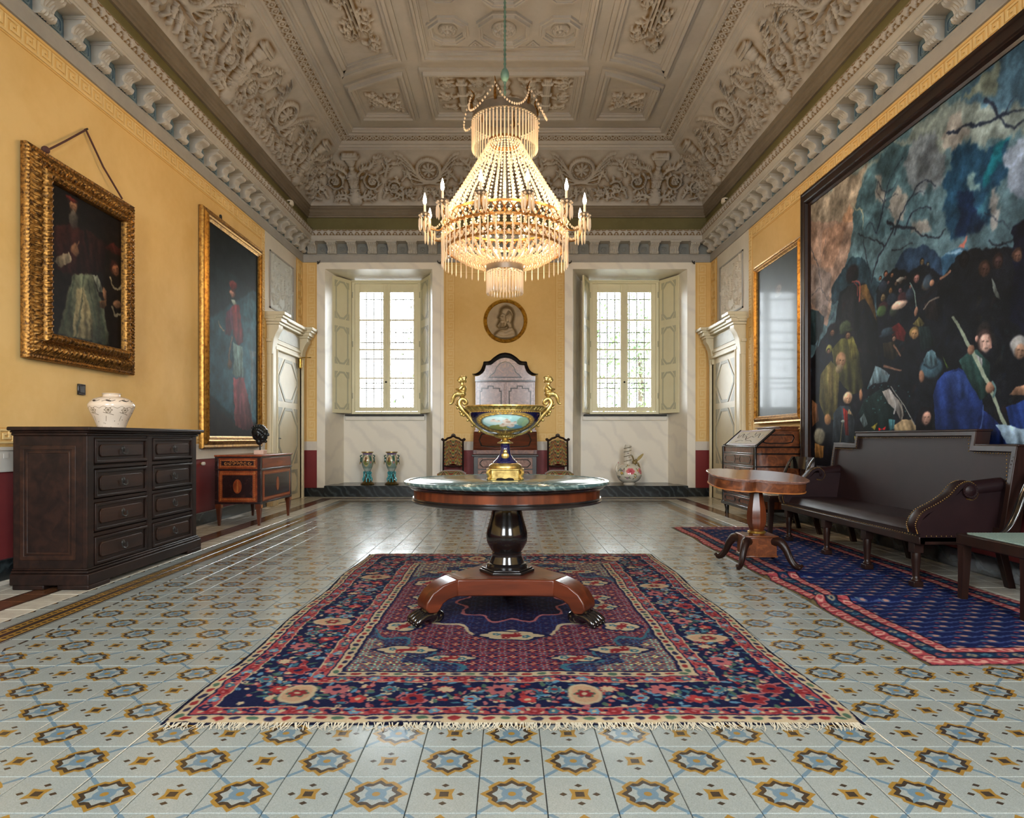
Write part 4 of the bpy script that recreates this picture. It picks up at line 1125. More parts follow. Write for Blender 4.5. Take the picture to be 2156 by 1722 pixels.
tr5 = sweep_trim('trim_5', [(.12,5.02),(.15,5.02),(.152,5.05),(.17,5.06),(.172,5.085),(.185,5.095),(.187,5.12),(.172,5.13),(.175,5.155),(.195,5.165),(.2,5.20),(.215,5.21)], M['mould'], 'stepped dark mouldings under the carved cove')
ceil = MB().box(XL-.1, XR+.1, YF-.2, YB+.1, ZC+.012, ZC+.2).build('ceiling', M['ceil'], smooth=0)
struct(ceil, 'grey plaster ceiling with carved coffers and coved edge', 'ceiling')
tr6 = sweep_trim('trim_6', [(.85,5.92),(.862,5.925),(.866,5.95),(.885,5.955),(.90,5.985),(.93,5.99),(.935,6.01),(.955,6.03)], M['ceil'], 'pale stepped mouldings between cove and flat ceiling')
tr7 = sweep_trim('trim_7', [(1.075,6.075),(1.08,6.055),(1.10,6.055),(1.105,6.085),(1.14,6.09),(1.145,6.07),(1.175,6.07),(1.18,6.10),(1.20,6.105),(1.205,6.135)], M['ceil'], 'beaded inner moulding framing the ceiling coffers')
# leaf moulding on the cornice and interlace band on the ceiling
lm = HM(.11, .11, 160)
for k in range(5): lm.stroke([(.055, .008), (.055+(k-2)*.019, .09-abs(k-2)*.010)], .010, .011, .022)
lm.dome(0, .03, .014, .016); lm.dome(0, .07, .011, .014)
gb = HM(.24, .13, 160)
for c0, c1 in (((0,.0),(.12,.13)), ((0,.13),(.12,.0)), ((.12,.0),(.24,.13)), ((.12,.13),(.24,.0))): gb.stroke([c0, c1], .009, .009, .012)
for x in (0, .12):
    for k in range(20): a = k*pi/10; gb.dome(x+.038*cos(a), .065+.038*sin(a), .009, .017)
    gb.dome(x, .065, .02, .02)
for x in np.arange(0, .24, .03): gb.dome(x, .006, .006, .01); gb.dome(x, .124, .006, .01)
def lm_pt(t, h): return .23+.032*t+h*.9, 4.675+.09*t-h*.3
def gb_pt(t, h): return .955+.12*t+h*.25, 6.03+.045*t-h*.95
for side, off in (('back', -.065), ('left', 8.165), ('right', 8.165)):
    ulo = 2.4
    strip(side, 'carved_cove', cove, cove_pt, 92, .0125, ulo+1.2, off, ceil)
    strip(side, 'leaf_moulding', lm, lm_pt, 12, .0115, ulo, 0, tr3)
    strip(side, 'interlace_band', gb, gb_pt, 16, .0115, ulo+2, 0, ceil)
# scroll consoles with leaf fronts, rosettes in the gaps
def console():
    mb = MB(); pr = curve([(.028,.0),(.07,.0),(.094,.02),(.088,.045),(.07,.07),(.078,.10),(.115,.128),(.15,.14),(.168,.158),(.172,.172)], 18)
    nx = 11; G = np.empty((nx, len(pr), 3))
    for i in range(nx):
        x = -.076+.152*i/(nx-1); rg = .007*cos(pi*(i-5)*.99)
        for j, (p, z) in enumerate(pr):
            t = j/(len(pr)-1); wv = .006*sin(z*120+abs(i-5)*.9)
            G[i, j] = (x*(1.0+.06*t), -(p+rg+wv*.6), z)
    mb.grid(G)
    for i in (0, nx-1):
        poly = [tuple(G[i, j]) for j in range(len(pr))] + [(G[i,-1,0], 0, .172), (G[i,0,0], 0, 0)]
        mb.add(poly, [tuple(range(len(poly)))])
    mb.box(-.09, .09, -.19, 0, .170, .18); mb.box(-.096, .096, -.20, 0, .18, .1945)
    mb.tube([(-.082,-.062,.025),(.082,-.062,.025)], .022, 10)
    return mb
def gap_rosette():
    mb = MB(); mb.ring(octagon(0, 0, .07, .062, .022), octagon(0, 0, .058, .050, .018), -.012, 0)
    v = MB()
    prof = [(.046,0),(.046,.01),(.036,.016),(.028,.008),(.016,.01),(.012,.02),(0,.022)]
    v.lathe(prof, 16)
    mb.add([(x, -z, y) for x, y, z in v.v], v.f)
    return mb
con = None
for side, root, rz in (('back', tr2, 0), ('left', tr2, pi/2), ('right', tr2, -pi/2)):
    n = 20 if side == 'back' else 24
    if side != 'right': ros = None
    for k in range(n):
        u = (-3.56+k*.3637) if side == 'back' else 11.80-k*.3637
        for isr in (0, 1):
            uu = u+(.182 if side == 'back' else -.182)*isr
            if side == 'back' and isr and k == n-1: continue
            loc = {'back': (uu, YB-.012, 4.39), 'left': (XL+.012, uu, 4.39), 'right': (XR-.012, uu, 4.39)}[side]
            if isr: loc = (loc[0], loc[1], 4.475)
            src = ros if isr else con
            if src is None:
                src = (gap_rosette() if isr else console()).build('gap_rosette' if isr else 'scroll_console', (M['bluegrey'] if side == 'back' else M['blue']) if isr else M['stone'], root, loc=loc, rotz=rz)
                if isr: ros = src
                else: con = src
            else: dup(src, root, loc=loc, rotz=rz)
bl = MB()
for mp in (mapL, mapR): slab(bl, mp, 2.0, 11.6, 4.398, 4.583, .0135, 0, .0)
bl.build('blue_frieze_ground', M['blue'], tr2, smooth=0)
# overdoor reliefs
od = HM(1.1, .86, 110, False)
for sg in (-1, 1):
    f = lambda x: .55+sg*x
    for x, y, r in ((.26,.22,.12), (.30,.62,.12), (.42,.42,.07)): od.spiral(f(x), y, r, 1.5, sg, 1.2 if sg > 0 else pi-1.2, .03, .014)
    for x, y, a, L in ((.06,.06,.4,.24), (.10,.40,.9,.2), (.14,.76,-.3,.24), (.40,.06,1.2,.2), (.08,.60,.3,.16), (.46,.74,2.0,.18)): od.leaf(f(x), y, a if sg > 0 else pi-a, L, .014, .025)
for k in range(30): a = k*2*pi/30; od.dome(.55+.085*cos(a), .43+.2*sin(a), .016, .03)
od.stroke([(.55,.30),(.55,.45),(.56,.55)], .03, .022, .03); od.dome(.55, .58, .022, .03)
for mp, par, nm in ((mapL, wl, 0), (mapR, wr, 1)):
    nu, nv = 120, 95; u, v = np.meshgrid(np.linspace(0, 1, nu), np.linspace(0, 1, nv), indexing='ij')
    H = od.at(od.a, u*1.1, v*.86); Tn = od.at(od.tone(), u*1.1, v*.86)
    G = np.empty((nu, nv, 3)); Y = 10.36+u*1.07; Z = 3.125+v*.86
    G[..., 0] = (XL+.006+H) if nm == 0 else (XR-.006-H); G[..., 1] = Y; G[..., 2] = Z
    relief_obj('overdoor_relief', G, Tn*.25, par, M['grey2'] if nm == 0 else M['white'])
    fr = MB()
    for r in ((10.33,10.36,3.10,4.01),(11.43,11.46,3.10,4.01),(10.33,11.46,3.10,3.125),(10.33,11.46,3.985,4.01)): slab(fr, mp, *r, .018)
    fr.build('overdoor_moulding', M['grey'], par, smooth=0)

# ---------------------------------------------------------------- coffers of the flat ceiling
def inset(poly, d):
    n = len(poly); out = []
    A = sum(poly[i][0]*poly[(i+1) % n][1]-poly[(i+1) % n][0]*poly[i][1] for i in range(n)); sg = 1 if A > 0 else -1
    for i in range(n):
        p0, p1, p2 = (Vector(poly[i-1]), Vector(poly[i]), Vector(poly[(i+1) % n]))
        e1, e2 = (p1-p0).normalized(), (p2-p1).normalized()
        n1, n2 = Vector((-e1.y, e1.x))*sg, Vector((-e2.y, e2.x))*sg
        b = (n1+n2); b = b/max(b.length_squared, .3)*2*.5*2
        out.append(tuple(p1+b*d))
    return out
def coffer(poly, w=1.0, deep=.05):
    mb = MB()
    for d0, d1, h in ((0, .05, .035), (.05, .085, deep*1.8), (.085, .13, .055), (.13, .15, .022)):
        mb.ring(inset(poly, d0*w), inset(poly, d1*w), ZC+.012, ZC+.012-h, 'xy')
    return mb.build('coffer_frame', M['ceil'], ceil, smooth=20)
def bead_row(mb, poly, z, pitch=.05, r=.013):
    n = len(poly)
    for i in range(n):
        a, b = Vector(poly[i]), Vector(poly[(i+1) % n]); k = max(int((b-a).length/pitch), 1)
        for t in range(k): p = a+(b-a)*(t/k); mb.octa((p.x, p.y, z), r)
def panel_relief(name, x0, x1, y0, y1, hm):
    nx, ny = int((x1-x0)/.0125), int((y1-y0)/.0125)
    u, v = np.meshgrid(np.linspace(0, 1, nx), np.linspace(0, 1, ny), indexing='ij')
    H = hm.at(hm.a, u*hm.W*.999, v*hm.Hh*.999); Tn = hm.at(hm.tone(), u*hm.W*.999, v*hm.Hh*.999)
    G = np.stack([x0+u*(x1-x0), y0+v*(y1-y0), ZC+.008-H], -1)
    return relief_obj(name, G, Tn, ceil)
beads = MB()
c1 = rect(-1.24, 1.10, 9.05, 10.46); coffer(c1); bead_row(beads, inset(c1, .025), ZC-.012)
tp = HM(2.0, 1.1, 80, False)
for sg in (-1, 1):
    f = lambda x: 1.0+sg*x
    for k in range(-2, 3): tp.stroke([(f(.62+k*.022), .12), (f(.62+k*.022), 1.02)], .014, .014, .05)
    for y in (.2, .5, .8): tp.stroke([(f(.55), y), (f(.69), y)], .016, .016, .06)
    tp.spiral(f(.38), .22, .13, 1.4, sg, 1.0, .045, .016); tp.spiral(f(.84), .24, .11, 1.4, -sg, 2.0, .045, .016); tp.spiral(f(.86), .62, .10, 1.3, sg, .5, .04, .016)
    for k in range(5): tp.stroke([(f(.08), .62), (f(.22+.03*k), .66+.07*k), (f(.48), .98-.10*k)], .018, .010, .04)
    for x, y, a, L in ((.2,.1,.5,.3), (.3,.45,1.0,.25), (.76,.85,.6,.2), (.44,.62,-1.2,.22), (.90,.86,2.6,.22), (.74,.06,.2,.2)): tp.leaf(f(x), y, a if sg > 0 else pi-a, L, .018, .04)
for y, r in ((.2,.09), (.32,.06), (.46,.09), (.62,.11), (.76,.06)): tp.dome(1.0, y, r, .055)
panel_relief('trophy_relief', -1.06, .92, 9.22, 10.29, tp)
cr = HM(1.0, 1.2, 80, False)
for k in range(9): cr.leaf(.14+.09*k, .2+.09*k, .3+k*.9, .26, .02, .045)
for x, y, r in ((.3,.7,.13), (.7,.4,.13), (.62,.85,.11), (.28,.3,.10), (.5,.58,.1)): cr.spiral(x, y, r, 1.4, 1 if x > .4 else -1, x*5, .05, .018)
cr.stroke([(.15,.95),(.5,.6),(.9,.25)], .03, .03, .06); cr.stroke([(.2,.2),(.5,.6),(.85,1.0)], .024, .02, .06)
sd = HM(.9, 2.0, 80, False)
for k in range(12): sd.leaf(.45, .1+.15*k, (.5 if k % 2 else 2.6), .32, .02, .045)
for k in range(7): sd.spiral(.25 if k % 2 else .66, .25+.26*k, .12, 1.4, 1 if k % 2 else -1, k, .05, .018)
for k in range(-1, 2): sd.stroke([(.45+k*.05, .5), (.45+k*.07, 1.5)], .025, .02, .055)
for mx in (1, -1):
    q = lambda x: (x if mx > 0 else -.14-x)
    arc = lambda x: 9.03+.46*((-x-1.40)/.97)**1.35 if -x > 1.40 else 9.03
    top = [(q(x), arc(x)) for x in np.linspace(-2.37, -1.42, 9)]
    poly = [(q(-1.42), 10.47), (q(-2.37), 10.47)] + top
    coffer(poly); bead_row(beads, inset(poly, .025), ZC-.012)
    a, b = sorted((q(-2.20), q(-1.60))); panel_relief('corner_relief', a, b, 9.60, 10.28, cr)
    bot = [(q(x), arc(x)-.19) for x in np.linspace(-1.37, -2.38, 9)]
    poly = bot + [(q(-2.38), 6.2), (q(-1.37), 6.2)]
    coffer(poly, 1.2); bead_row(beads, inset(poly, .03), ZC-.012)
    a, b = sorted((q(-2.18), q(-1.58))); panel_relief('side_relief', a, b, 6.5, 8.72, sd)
c2 = rect(-1.19, 1.08, 6.2, 8.80); coffer(c2, .9); bead_row(beads, inset(c2, .022), ZC-.012, .045); mb = MB(); mb.ring(inset(c2, .20), inset(c2, .225), ZC+.012, ZC-.005, 'xy'); mb.build('coffer_fillet', M['ceil'], ceil)
def ceil_rosette(r):
    mb = MB(); mb.lathe([(r,0),(r,-.02),(r*.93,-.035),(r*.86,-.02),(r*.7,-.012),(r*.55,-.03),(r*.42,-.045),(r*.36,-.02),(r*.2,-.025),(r*.17,-.05),(r*.08,-.06),(0,-.062)], 32)
    for k in range(24): a = k*pi/12; mb.octa((r*.96*cos(a), r*.96*sin(a), -.03), r*.06)
    for k in range(10): a = k*pi/5; mb.ell((r*.66*cos(a), r*.66*sin(a), -.02), (r*.16, r*.09, .03), 8, 5, rot=Matrix.Rotation(a, 3, 'Z'))
    return mb
for yy in (8.2, 7.4, 6.7):
    for xx, R in ((-.76,.26), (-.06,.34), (.64,.26)):
        o = octagon(xx, yy, R, R, R*.586)
        coffer(o, .55, .04)
        ceil_rosette(R*.46).build('ceiling_rosette', M['ceil'], ceil, loc=(xx, yy, ZC+.010))
for xx in (-.43, .31):
    mb = MB(); mb.ring([(xx-.09,8.55),(xx+.09,8.55),(xx,8.43)], [(xx-.05,8.535),(xx+.05,8.535),(xx,8.465)], ZC+.012, ZC-.006, 'xy'); mb.octa((xx, 8.51, ZC), .022); mb.build('corner_ornament', M['ceil'], ceil)
# bead courses round the flat field and along the cove
for p, z, pit, r in ((1.09, 6.05, .055, .016),):
    for x in np.arange(XL+p, XR-p, pit): beads.octa((x, YB-p, z), r)
    for y in np.arange(4.5, YB-p, pit): beads.octa((XL+p, y, z), r); beads.octa((XR-p, y, z), r)
beads.build('bead_courses', M['ceil'], ceil, kind='stuff')
# ---------------------------------------------------------------- materials of the furniture
M['chest'] = wood('dark_walnut', (48,30,23), (22,15,13), 0, 4, .5, 0, spec=.2)
M['chestpanel'] = wood('dark_walnut_panel', (62,38,26), (28,18,15), 0, 4, .48, 0, spec=.22)
M['mahog'] = wood('mahogany', (104,46,23), (56,24,13), 0, 5, .32, .25)
M['mahogv'] = wood('mahogany_upright', (112,54,27), (58,26,14), 2, 5, .3, .3)
M['ebony'] = plain('ebonised_wood', (24,20,20), (14,12,12), .16, coat=.6)
M['ebonyb'] = plain('ebonised_moulding', (40,34,32), (22,19,18), .25, coat=.4)
M['walnut'] = wood('burr_walnut', (132,74,40), (68,36,22), 0, 9, .28, .5, burl=True)
M['walnutp'] = wood('burr_walnut_pale', (158,120,104), (100,70,62), 0, 10, .22, .6, burl=True)
M['satin'] = wood('satinwood', (166,82,42), (108,46,25), 0, 5, .3, .4)
M['inlay'] = plain('light_inlay', (196,128,66), (160,92,44), .35, coat=.3)
M['rosew'] = wood('rosewood_panel', (56,34,32), (28,20,22), 0, 6, .25, .5)
M['dark'] = wood('dark_mahogany', (46,24,18), (24,14,11), 2, 3, .36, .05, spec=.25)
M['gold'] = gold('gilt_wood', (190,142,68), (116,76,34), .38)
M['golddk'] = gold('worn_gilding', (160,114,54), (60,40,24), .45, 40)
M['gilt'] = gold('gilt_bronze', (206,180,110), (150,122,66), .33, 30)
M['leather'] = plain('oxblood_leather', (38,21,22), (26,15,17), .42, spec=.18, coat=0, scale=4, bump=.12, bscale=220, bdist=.002)
M['nail'] = gold('brass_nail', (206,170,110), (150,116,66), .25)
M['greenmarble'] = marble('green_marble', (62,86,86), (112,130,126), 9.0, .16, .2, w=.3)
M['bronze'] = plain('dark_bronze', (34,38,38), (20,24,25), .3, .35, coat=.2)
M['rod'] = plain('brown_cord', (84,48,40), None, .8)
LEFT, RIGHT = pi/2, -pi/2

# ---------------------------------------------------------------- picture frames
def frame_mesh(W, H, prof, orn=None, n=110):
    """mitred moulding around a W x H picture standing on z = 0 ; prof = [(inward, forward)] ; orn(s, j) adds relief"""
    mb = MB(); P = np.array(prof, float); nv = len(P)
    C = [((-W/2, 0), (1, 0), W, (0, 1)), ((W/2, 0), (0, 1), H, (-1, 0)), ((W/2, H), (-1, 0), W, (0, -1)), ((-W/2, H), (0, -1), H, (1, 0))]
    for (c, t, L, nrm) in C:
        nu = max(int(n*L/max(W, H)), 2) if orn else 2
        G = np.empty((nu, nv, 3))
        for j, (d, f) in enumerate(P):
            s = np.linspace(d, L-d, nu); e = orn(s, d, f) if orn else 0*s
            G[:, j, 0] = c[0]+t[0]*s+nrm[0]*d; G[:, j, 2] = c[1]+t[1]*s+nrm[1]*d; G[:, j, 1] = -(f+e)
        mb.grid(G)
    return mb
def canvas(w, h, z, y, mat, parent):
    mb = MB(); v = [(-w/2,y,z),(w/2,y,z),(w/2,y,z+h),(-w/2,y,z+h),(-w/2,y+.02,z),(w/2,y+.02,z),(w/2,y+.02,z+h),(-w/2,y+.02,z+h)]
    mb.add(v, [(0,1,2,3),(5,4,7,6),(4,5,1,0),(3,2,6,7),(4,0,3,7),(1,5,6,2)], 0, [(0,0),(1,0),(1,1),(0,1)]*2)
    return mb.build('canvas', mat, parent, smooth=0)
# ornate gilt frame hung on a cord
p1 = thing('framed_painting', 'dark painting of a seated cleric in a wide carved gilt frame hung on a cord', 'painting', (XL+.012, 5.775, 1.67), LEFT)
prof = [(0,.0),(0,.045),(.012,.06),(.03,.052),(.045,.066)] + [(.05+.09*t, .064+.028*sin(pi*t)) for t in np.linspace(.05, .95, 10)] + [(.145,.078),(.155,.10)] + [(.16+.05*t, .098+.018*sin(pi*t)) for t in np.linspace(0, 1, 6)] + [(.215,.10),(.222,.085),(.222,.03)]
def orn1(s, d, f):
    e = 0*s
    if .05 < d < .14: e = .013*np.maximum(0, np.sin(s*2*pi/.062+d*55))*np.sin((d-.05)/.09*pi)+.006*np.sin(s*2*pi/.031-d*90)
    if .16 <= d < .212: e = .012*np.maximum(0, np.cos(s*2*pi/.05+d*40))
    if .012 <= d < .046: e = .004*np.cos(s*2*pi/.03)
    return e
frame_mesh(1.45, 1.66, prof, orn1, 260).build('frame', M['golddk'], p1, smooth=50)
canvas(1.02, 1.25, .205, -.05, picture('pope_canvas', paint_pope(), .6, 0, 0, .08), p1)
cd = MB(); z = 3.767-1.67
for sx in (-.52, .52): cd.tube([(sx,-.05,1.665),(sx*.5,-.03,(1.665+z)/2-.02),(.04,-.012,z)], .0085, 7)
cd.ell((-.52,-.05,1.675), (.035,.03,.03), 10, 6); cd.build('hanging_cord', M['rod'], p1)
MB().tube([(.04,0,z),(.04,-.03,z+.01)], .008, 6).build('wall_nail', M['iron'], p1)
# tall gilt frame
p2 = thing('framed_painting', 'tall narrow portrait of a figure in red and white in a plain gilt frame', 'painting', (XL+.012, 8.92, .93), LEFT)
prof2 = [(0,0),(0,.04),(.015,.056),(.04,.052),(.05,.062),(.09,.082),(.105,.07),(.12,.076),(.135,.058),(.15,.05),(.15,.02)]
frame_mesh(1.92, 2.945, prof2).build('frame', M['gold'], p2, smooth=45)
canvas(1.64, 2.67, .14, -.035, picture('cardinal_canvas', paint_cardinal(), .6, .0, 0, .12), p2)
MB().ring(octagon(-.45,2.96,.02,.03,.01), octagon(-.45,2.96,.01,.018,.006), -.05, -.03).build('hanging_ring', M['iron'], p2)
# dark portrait on the right
p3 = thing('framed_painting', 'murky dark portrait with a faint face in a thin gilt frame above the bureau', 'painting', (XR-.012, 8.92, 1.26), RIGHT)
frame_mesh(1.60, 2.31, [(a*.72, b) for a, b in prof2]).build('frame', M['gold'], p3, smooth=45)
canvas(1.41, 2.11, .10, -.035, picture('dark_canvas', paint_dark(), .5, .12), p3)
# huge painting
p4 = thing('framed_painting', 'huge painting of a crowd on a dark hillside in a broad dark wood frame', 'painting', (XR-.012, 5.68, .52), RIGHT)
frame_mesh(4.80, 3.52, [(0,0),(0,.075),(.02,.10),(.05,.105),(.06,.095),(.15,.12),(.16,.11),(.175,.115),(.19,.085),(.215,.075),(.215,.03)]).build('frame', M['dark'], p4, smooth=30)
canvas(4.43, 3.164, .185, -.06, picture('crowd_canvas', paint_big(), .6, .0, 0, .1), p4)

# ---------------------------------------------------------------- chest of drawers
def drawer(parent, x0, x1, z0, z1, y, mats, handle='drop', inset_=.03):
    d = MB().box(x0, x1, y-.012, y+.02, z0, z1)
    d.ring(rect(x0,x1,z0,z1), rect(x0+.022,x1-.022,z0+.022,z1-.022), y-.026, y-.008)
    o = d.build('drawer', mats[0], parent, bevel=.005)
    cx, cz, hx, hz = (x0+x1)/2, (z0+z1)/2, (x1-x0)/2-.06, (z1-z0)/2-.045
    MB().prism(octagon(cx, cz, hx, hz, min(hx, hz)*.35), y-.022, y-.01).build('drawer_panel', mats[1], o, bevel=.006)
    if handle == 'drop':
        h = MB(); h.lathe([(.022,0),(.016,.008),(.0,.012)], 10)
        h2 = MB(); h2.add([(cx+a, y-.022-c, cz+.012+b) for a, b, c in h.v], h.f)
        h2.tube([(cx-.035,y-.034,cz+.01),(cx-.03,y-.04,cz-.02),(cx,y-.042,cz-.03),(cx+.03,y-.04,cz-.02),(cx+.035,y-.034,cz+.01)], .005, 6)
        h2.build('drop_handle', M['iron'], o)
    return o
ch = thing('chest_of_drawers', 'large dark walnut chest of eight drawers with a painted jar on top', 'chest', (-3.45, 5.39, 0), LEFT)
W2, D = .80, .50                              # local: x along the wall, front at y = -D
cb = MB().box(-W2, W2, -D+.01, 0, .12, 1.075); cb.box(-W2+.02, W2-.02, -D-.012, -D+.02, .13, .16)
for x in (-W2+.036, W2-.036, 0): cb.box(x-.037, x+.037, -D-.02, -D+.02, .122, 1.073)
for z in (.36, .60, .842, 1.06): cb.box(-W2+.003, W2-.003, -D-.012, -D+.018, z-.012, z+.018)
cb.build('carcass', M['chest'], ch, bevel=.006)
t = MB(); t.box(-W2-.02, W2+.02, -D-.03, 0, 1.068, 1.088); t.box(-W2-.035, W2+.035, -D-.05, .0, 1.088, 1.103); t.box(-W2-.055, W2+.055, -D-.07, .005, 1.103, 1.13); t.build('top', M['chest'], ch, bevel=.008)
pl = MB(); pl.box(-W2-.035, W2+.035, -D-.05, 0, .03, .11); pl.box(-W2-.025, W2+.025, -D-.04, 0, .11, .13); pl.box(-W2-.015, W2+.015, -D-.03, 0, .13, .145)
pl.build('plinth', M['chest'], ch, bevel=.008)
for sx in (-1, 1):
    for y in (-D+.06, -.13): MB().box(sx*(W2-.09)-.125, sx*(W2-.09)+.125, y-.11, y+.11, 0, .035).build('foot', M['chest'], ch, bevel=.008)
for r, (z0, z1) in enumerate(((.145,.347),(.385,.588),(.62,.825),(.865,1.05))):
    for x0, x1 in ((-W2+.085, -.045), (.045, W2-.085)): drawer(ch, x0, x1, z0+.005, z1-.0, -D, (M['chest'], M['chestpanel']))
for sx in (-1, 1):
    s = MB(); s.ring(rect(-D+.06, -.05, .2, 1.0), rect(-D+.09, -.08, .23, .97), sx*W2-.004, sx*W2+.016, 'yz'); s.ring(rect(-D+.10, -.09, .24, .96), rect(-D+.115, -.105, .255, .945), sx*W2-.004, sx*W2+.010, 'yz')
    s.build('side_panel', M['chestpanel'], ch, bevel=.004)

# ---------------------------------------------------------------- neoclassical commode
cm = thing('commode', 'marquetry commode on four tapering legs with a bronze head on top', 'commode', (-3.53, 8.48, 0), LEFT)
W2, D = .56, .555
MB().box(-W2+.012, W2-.012, -D+.012, 0, .27, .82).build('carcass', M['satin'], cm, bevel=.004)
tp_ = MB(); tp_.box(-W2-.012, W2+.012, -D-.012, .005, .832, .852); tp_.build('top', M['satin'], cm, bevel=.005)
e = MB(); e.box(-W2, W2, -D, 0, .815, .833); e.box(-W2-.004, W2+.004, -D-.006, 0, .665, .685); e.box(-W2, W2, -D, 0, .262, .285)
for sx in (-1, 1):
    for y in (-D, -.045): e.box(sx*(W2-.032)-.03, sx*(W2-.032)+.03, y+.002, y+.045, .268, .818)
e.build('ebonised_banding', M['rosew'], cm, bevel=.003)
def inlaid(par, name, F, x0, x1, z0, z1, oval):
    """border, dark field and central motif on one face ; F maps (u, v, out) to local space"""
    def bx(mb, u0, u1, v0, v1, a, b):
        vs = [F(u, v, d) for d in (a, b) for u, v in ((u0,v0),(u1,v0),(u1,v1),(u0,v1))]
        mb.add(vs, [(0,3,2,1),(4,5,6,7),(0,1,5,4),(1,2,6,5),(2,3,7,6),(3,0,4,7)])
    mb = MB(); bx(mb, x0, x1, z0, z1, -.004, .003); o = mb.build(name, M['satin'], par)
    mb = MB()
    for k in range(int((x1-x0)/.024)):
        for z in (z0+.018, z1-.03): bx(mb, x0+.01+k*.024, x0+.022+k*.024, z, z+.012, .002, .0042)
    for k in range(int((z1-z0)/.024)):
        for x in (x0+.018, x1-.03): bx(mb, x, x+.012, z0+.01+k*.024, z0+.022+k*.024, .002, .0045)
    mb.build('inlay_border', M['inlay'], o)
    mb = MB(); m = .045 if z1-z0 > .2 else .03; bx(mb, x0+m, x1-m, z0+m, z1-m, .002, .005); mb.build('inlay_field', M['rosew'], o)
    cx, cz = (x0+x1)/2, (z0+z1)/2; mb = MB()
    if oval:
        P = [(cx+oval[0]*cos(a), cz+oval[1]*sin(a)) for a in np.linspace(0, 2*pi, 24, endpoint=False)]
        vs = [F(u, v, d) for d in (.004, .0075) for u, v in P]; mb.add(vs, [tuple(range(24)), tuple(range(24, 48))[::-1]]+[(i, i+24, (i+1) % 24+24, (i+1) % 24) for i in range(24)])
        mb.build('inlay_medallion', M['satin'], o)
        mb = MB()
        for u0, u1, v0, v1 in ((-.2,.15,-.7,.1),(-.12,.1,.1,.45),(-.1,.06,.5,.75),(-.3,.25,-.8,-.7)): bx(mb, cx+u0*oval[0], cx+u1*oval[0], cz+v0*oval[1], cz+v1*oval[1], .007, .009)
        mb.build('inlay_figure', M['inlay'], o)
    else:
        for k in range(-3, 4):
            for t in range(8):
                a = t*.75; r = .022*(1-t/10); u = cx+k*(x1-x0)*.105+r*cos(a+k); v = cz+r*sin(a+k); bx(mb, u-.005, u+.005, v-.005, v+.005, .004, .007)
        mb.build('inlay_scrolls', M['inlay'], o)
Ff = lambda u, v, d: (u, -D-d, v)
Fs = lambda u, v, d: (-W2-d, u, v)
inlaid(cm, 'side_panel', Fs, -D+.055, -.05, .295, .655, (.052,.085)); inlaid(cm, 'side_frieze', Fs, -D+.055, -.05, .695, .81, None)
inlaid(cm, 'drawer', Ff, -W2+.07, W2-.07, .295, .655, (.05,.09))
fz = MB().box(-W2+.06, W2-.06, -D-.004, -D+.01, .692, .81).build('drawer', M['satin'], cm, bevel=.002)
MB().lathe([(.008,0),(.006,.004),(0,.005)], 8).build('keyhole', M['brass'], fz, loc=(0,-D-.004,.75), rot=(pi/2,0,0))
for sx in (-1, 1):
    for y in (-D+.035, -.04):
        lg = MB(); x = sx*(W2-.035)
        lg.box(x-.034, x+.034, y-.034, y+.034, .205, .262); 
        for k, (h0, h1, r0, r1) in enumerate(((.0,.205,.013,.028),)):
            v = [(x-r0,y-r0,h0),(x+r0,y-r0,h0),(x+r0,y+r0,h0),(x-r0,y+r0,h0),(x-r1,y-r1,h1),(x+r1,y-r1,h1),(x+r1,y+r1,h1),(x-r1,y+r1,h1)]
            lg.add(v, [(0,3,2,1),(4,5,6,7),(0,1,5,4),(1,2,6,5),(2,3,7,6),(3,0,4,7)])
        lo = lg.build('leg', M['mahogv'], cm, bevel=.002)
        MB().box(x-.02, x+.02, y-.0365, y-.033, .215, .252).build('leg_inlay', M['inlay'], lo)

# ---------------------------------------------------------------- secretary cabinet against the end wall
se = thing('secretary_cabinet', 'tall ebonised secretary cabinet with an arched top and burr walnut doors', 'cabinet', (-.065, YB-.06, 0))
lo = MB(); lo.box(-.545, .545, -.58, 0, .06, .76)
lo.box(-.575, .575, -.62, 0, .74, .775); lo.box(-.56, .56, -.60, 0, .03, .09); lo.build('lower_body', M['ebonyb'], se, bevel=.008)
for sx in (-1, 1):
    for y in (-.55, -.06): MB().lathe([(.03,0),(.05,.02),(.045,.04),(.03,.045)], 12, (sx*.5, y, 0)).build('bun_foot', M['ebony'], se)
for z0, z1 in ((.11,.30),(.32,.51),(.53,.72)):
    d = MB().box(-.47, .47, -.595, -.57, z0, z1).build('drawer', M['walnutp'], se, bevel=.005)
    for cx in (-.24, .24):
        mo = MB(); mo.ring(octagon(cx,(z0+z1)/2,.2,.07,.05), octagon(cx,(z0+z1)/2,.185,.057,.045), -.605, -.594); mo.build('drawer_moulding', M['ebony'], d, bevel=.003)
sl = MB(); sl.prism([(-.56,.775),(0,.775),(0,1.17),(-.36,1.17),(-.52,.87),(-.56,.86)], -.555, .555, 'yz'); sl.build('writing_box', M['mahog'], se, bevel=.006)
def on_slope(u, s, d):  # along the slanting fall front
    a = Vector((-.52,.87)); b = Vector((-.36,1.17)); t = (b-a).normalized(); n = Vector((-t.y, t.x)); p = a+t*s+n*d
    return (u, p.x, p.y)
fl = MB()
v = [on_slope(u, s, d) for d in (0, .012) for u, s in ((-.535,.0),(.535,.0),(.535,.335),(-.535,.335))]
fl.add(v, [(0,3,2,1),(4,5,6,7),(0,1,5,4),(1,2,6,5),(2,3,7,6),(3,0,4,7)]); fo = fl.build('fall_front', M['mahog'], se, bevel=.004)
fm = MB()
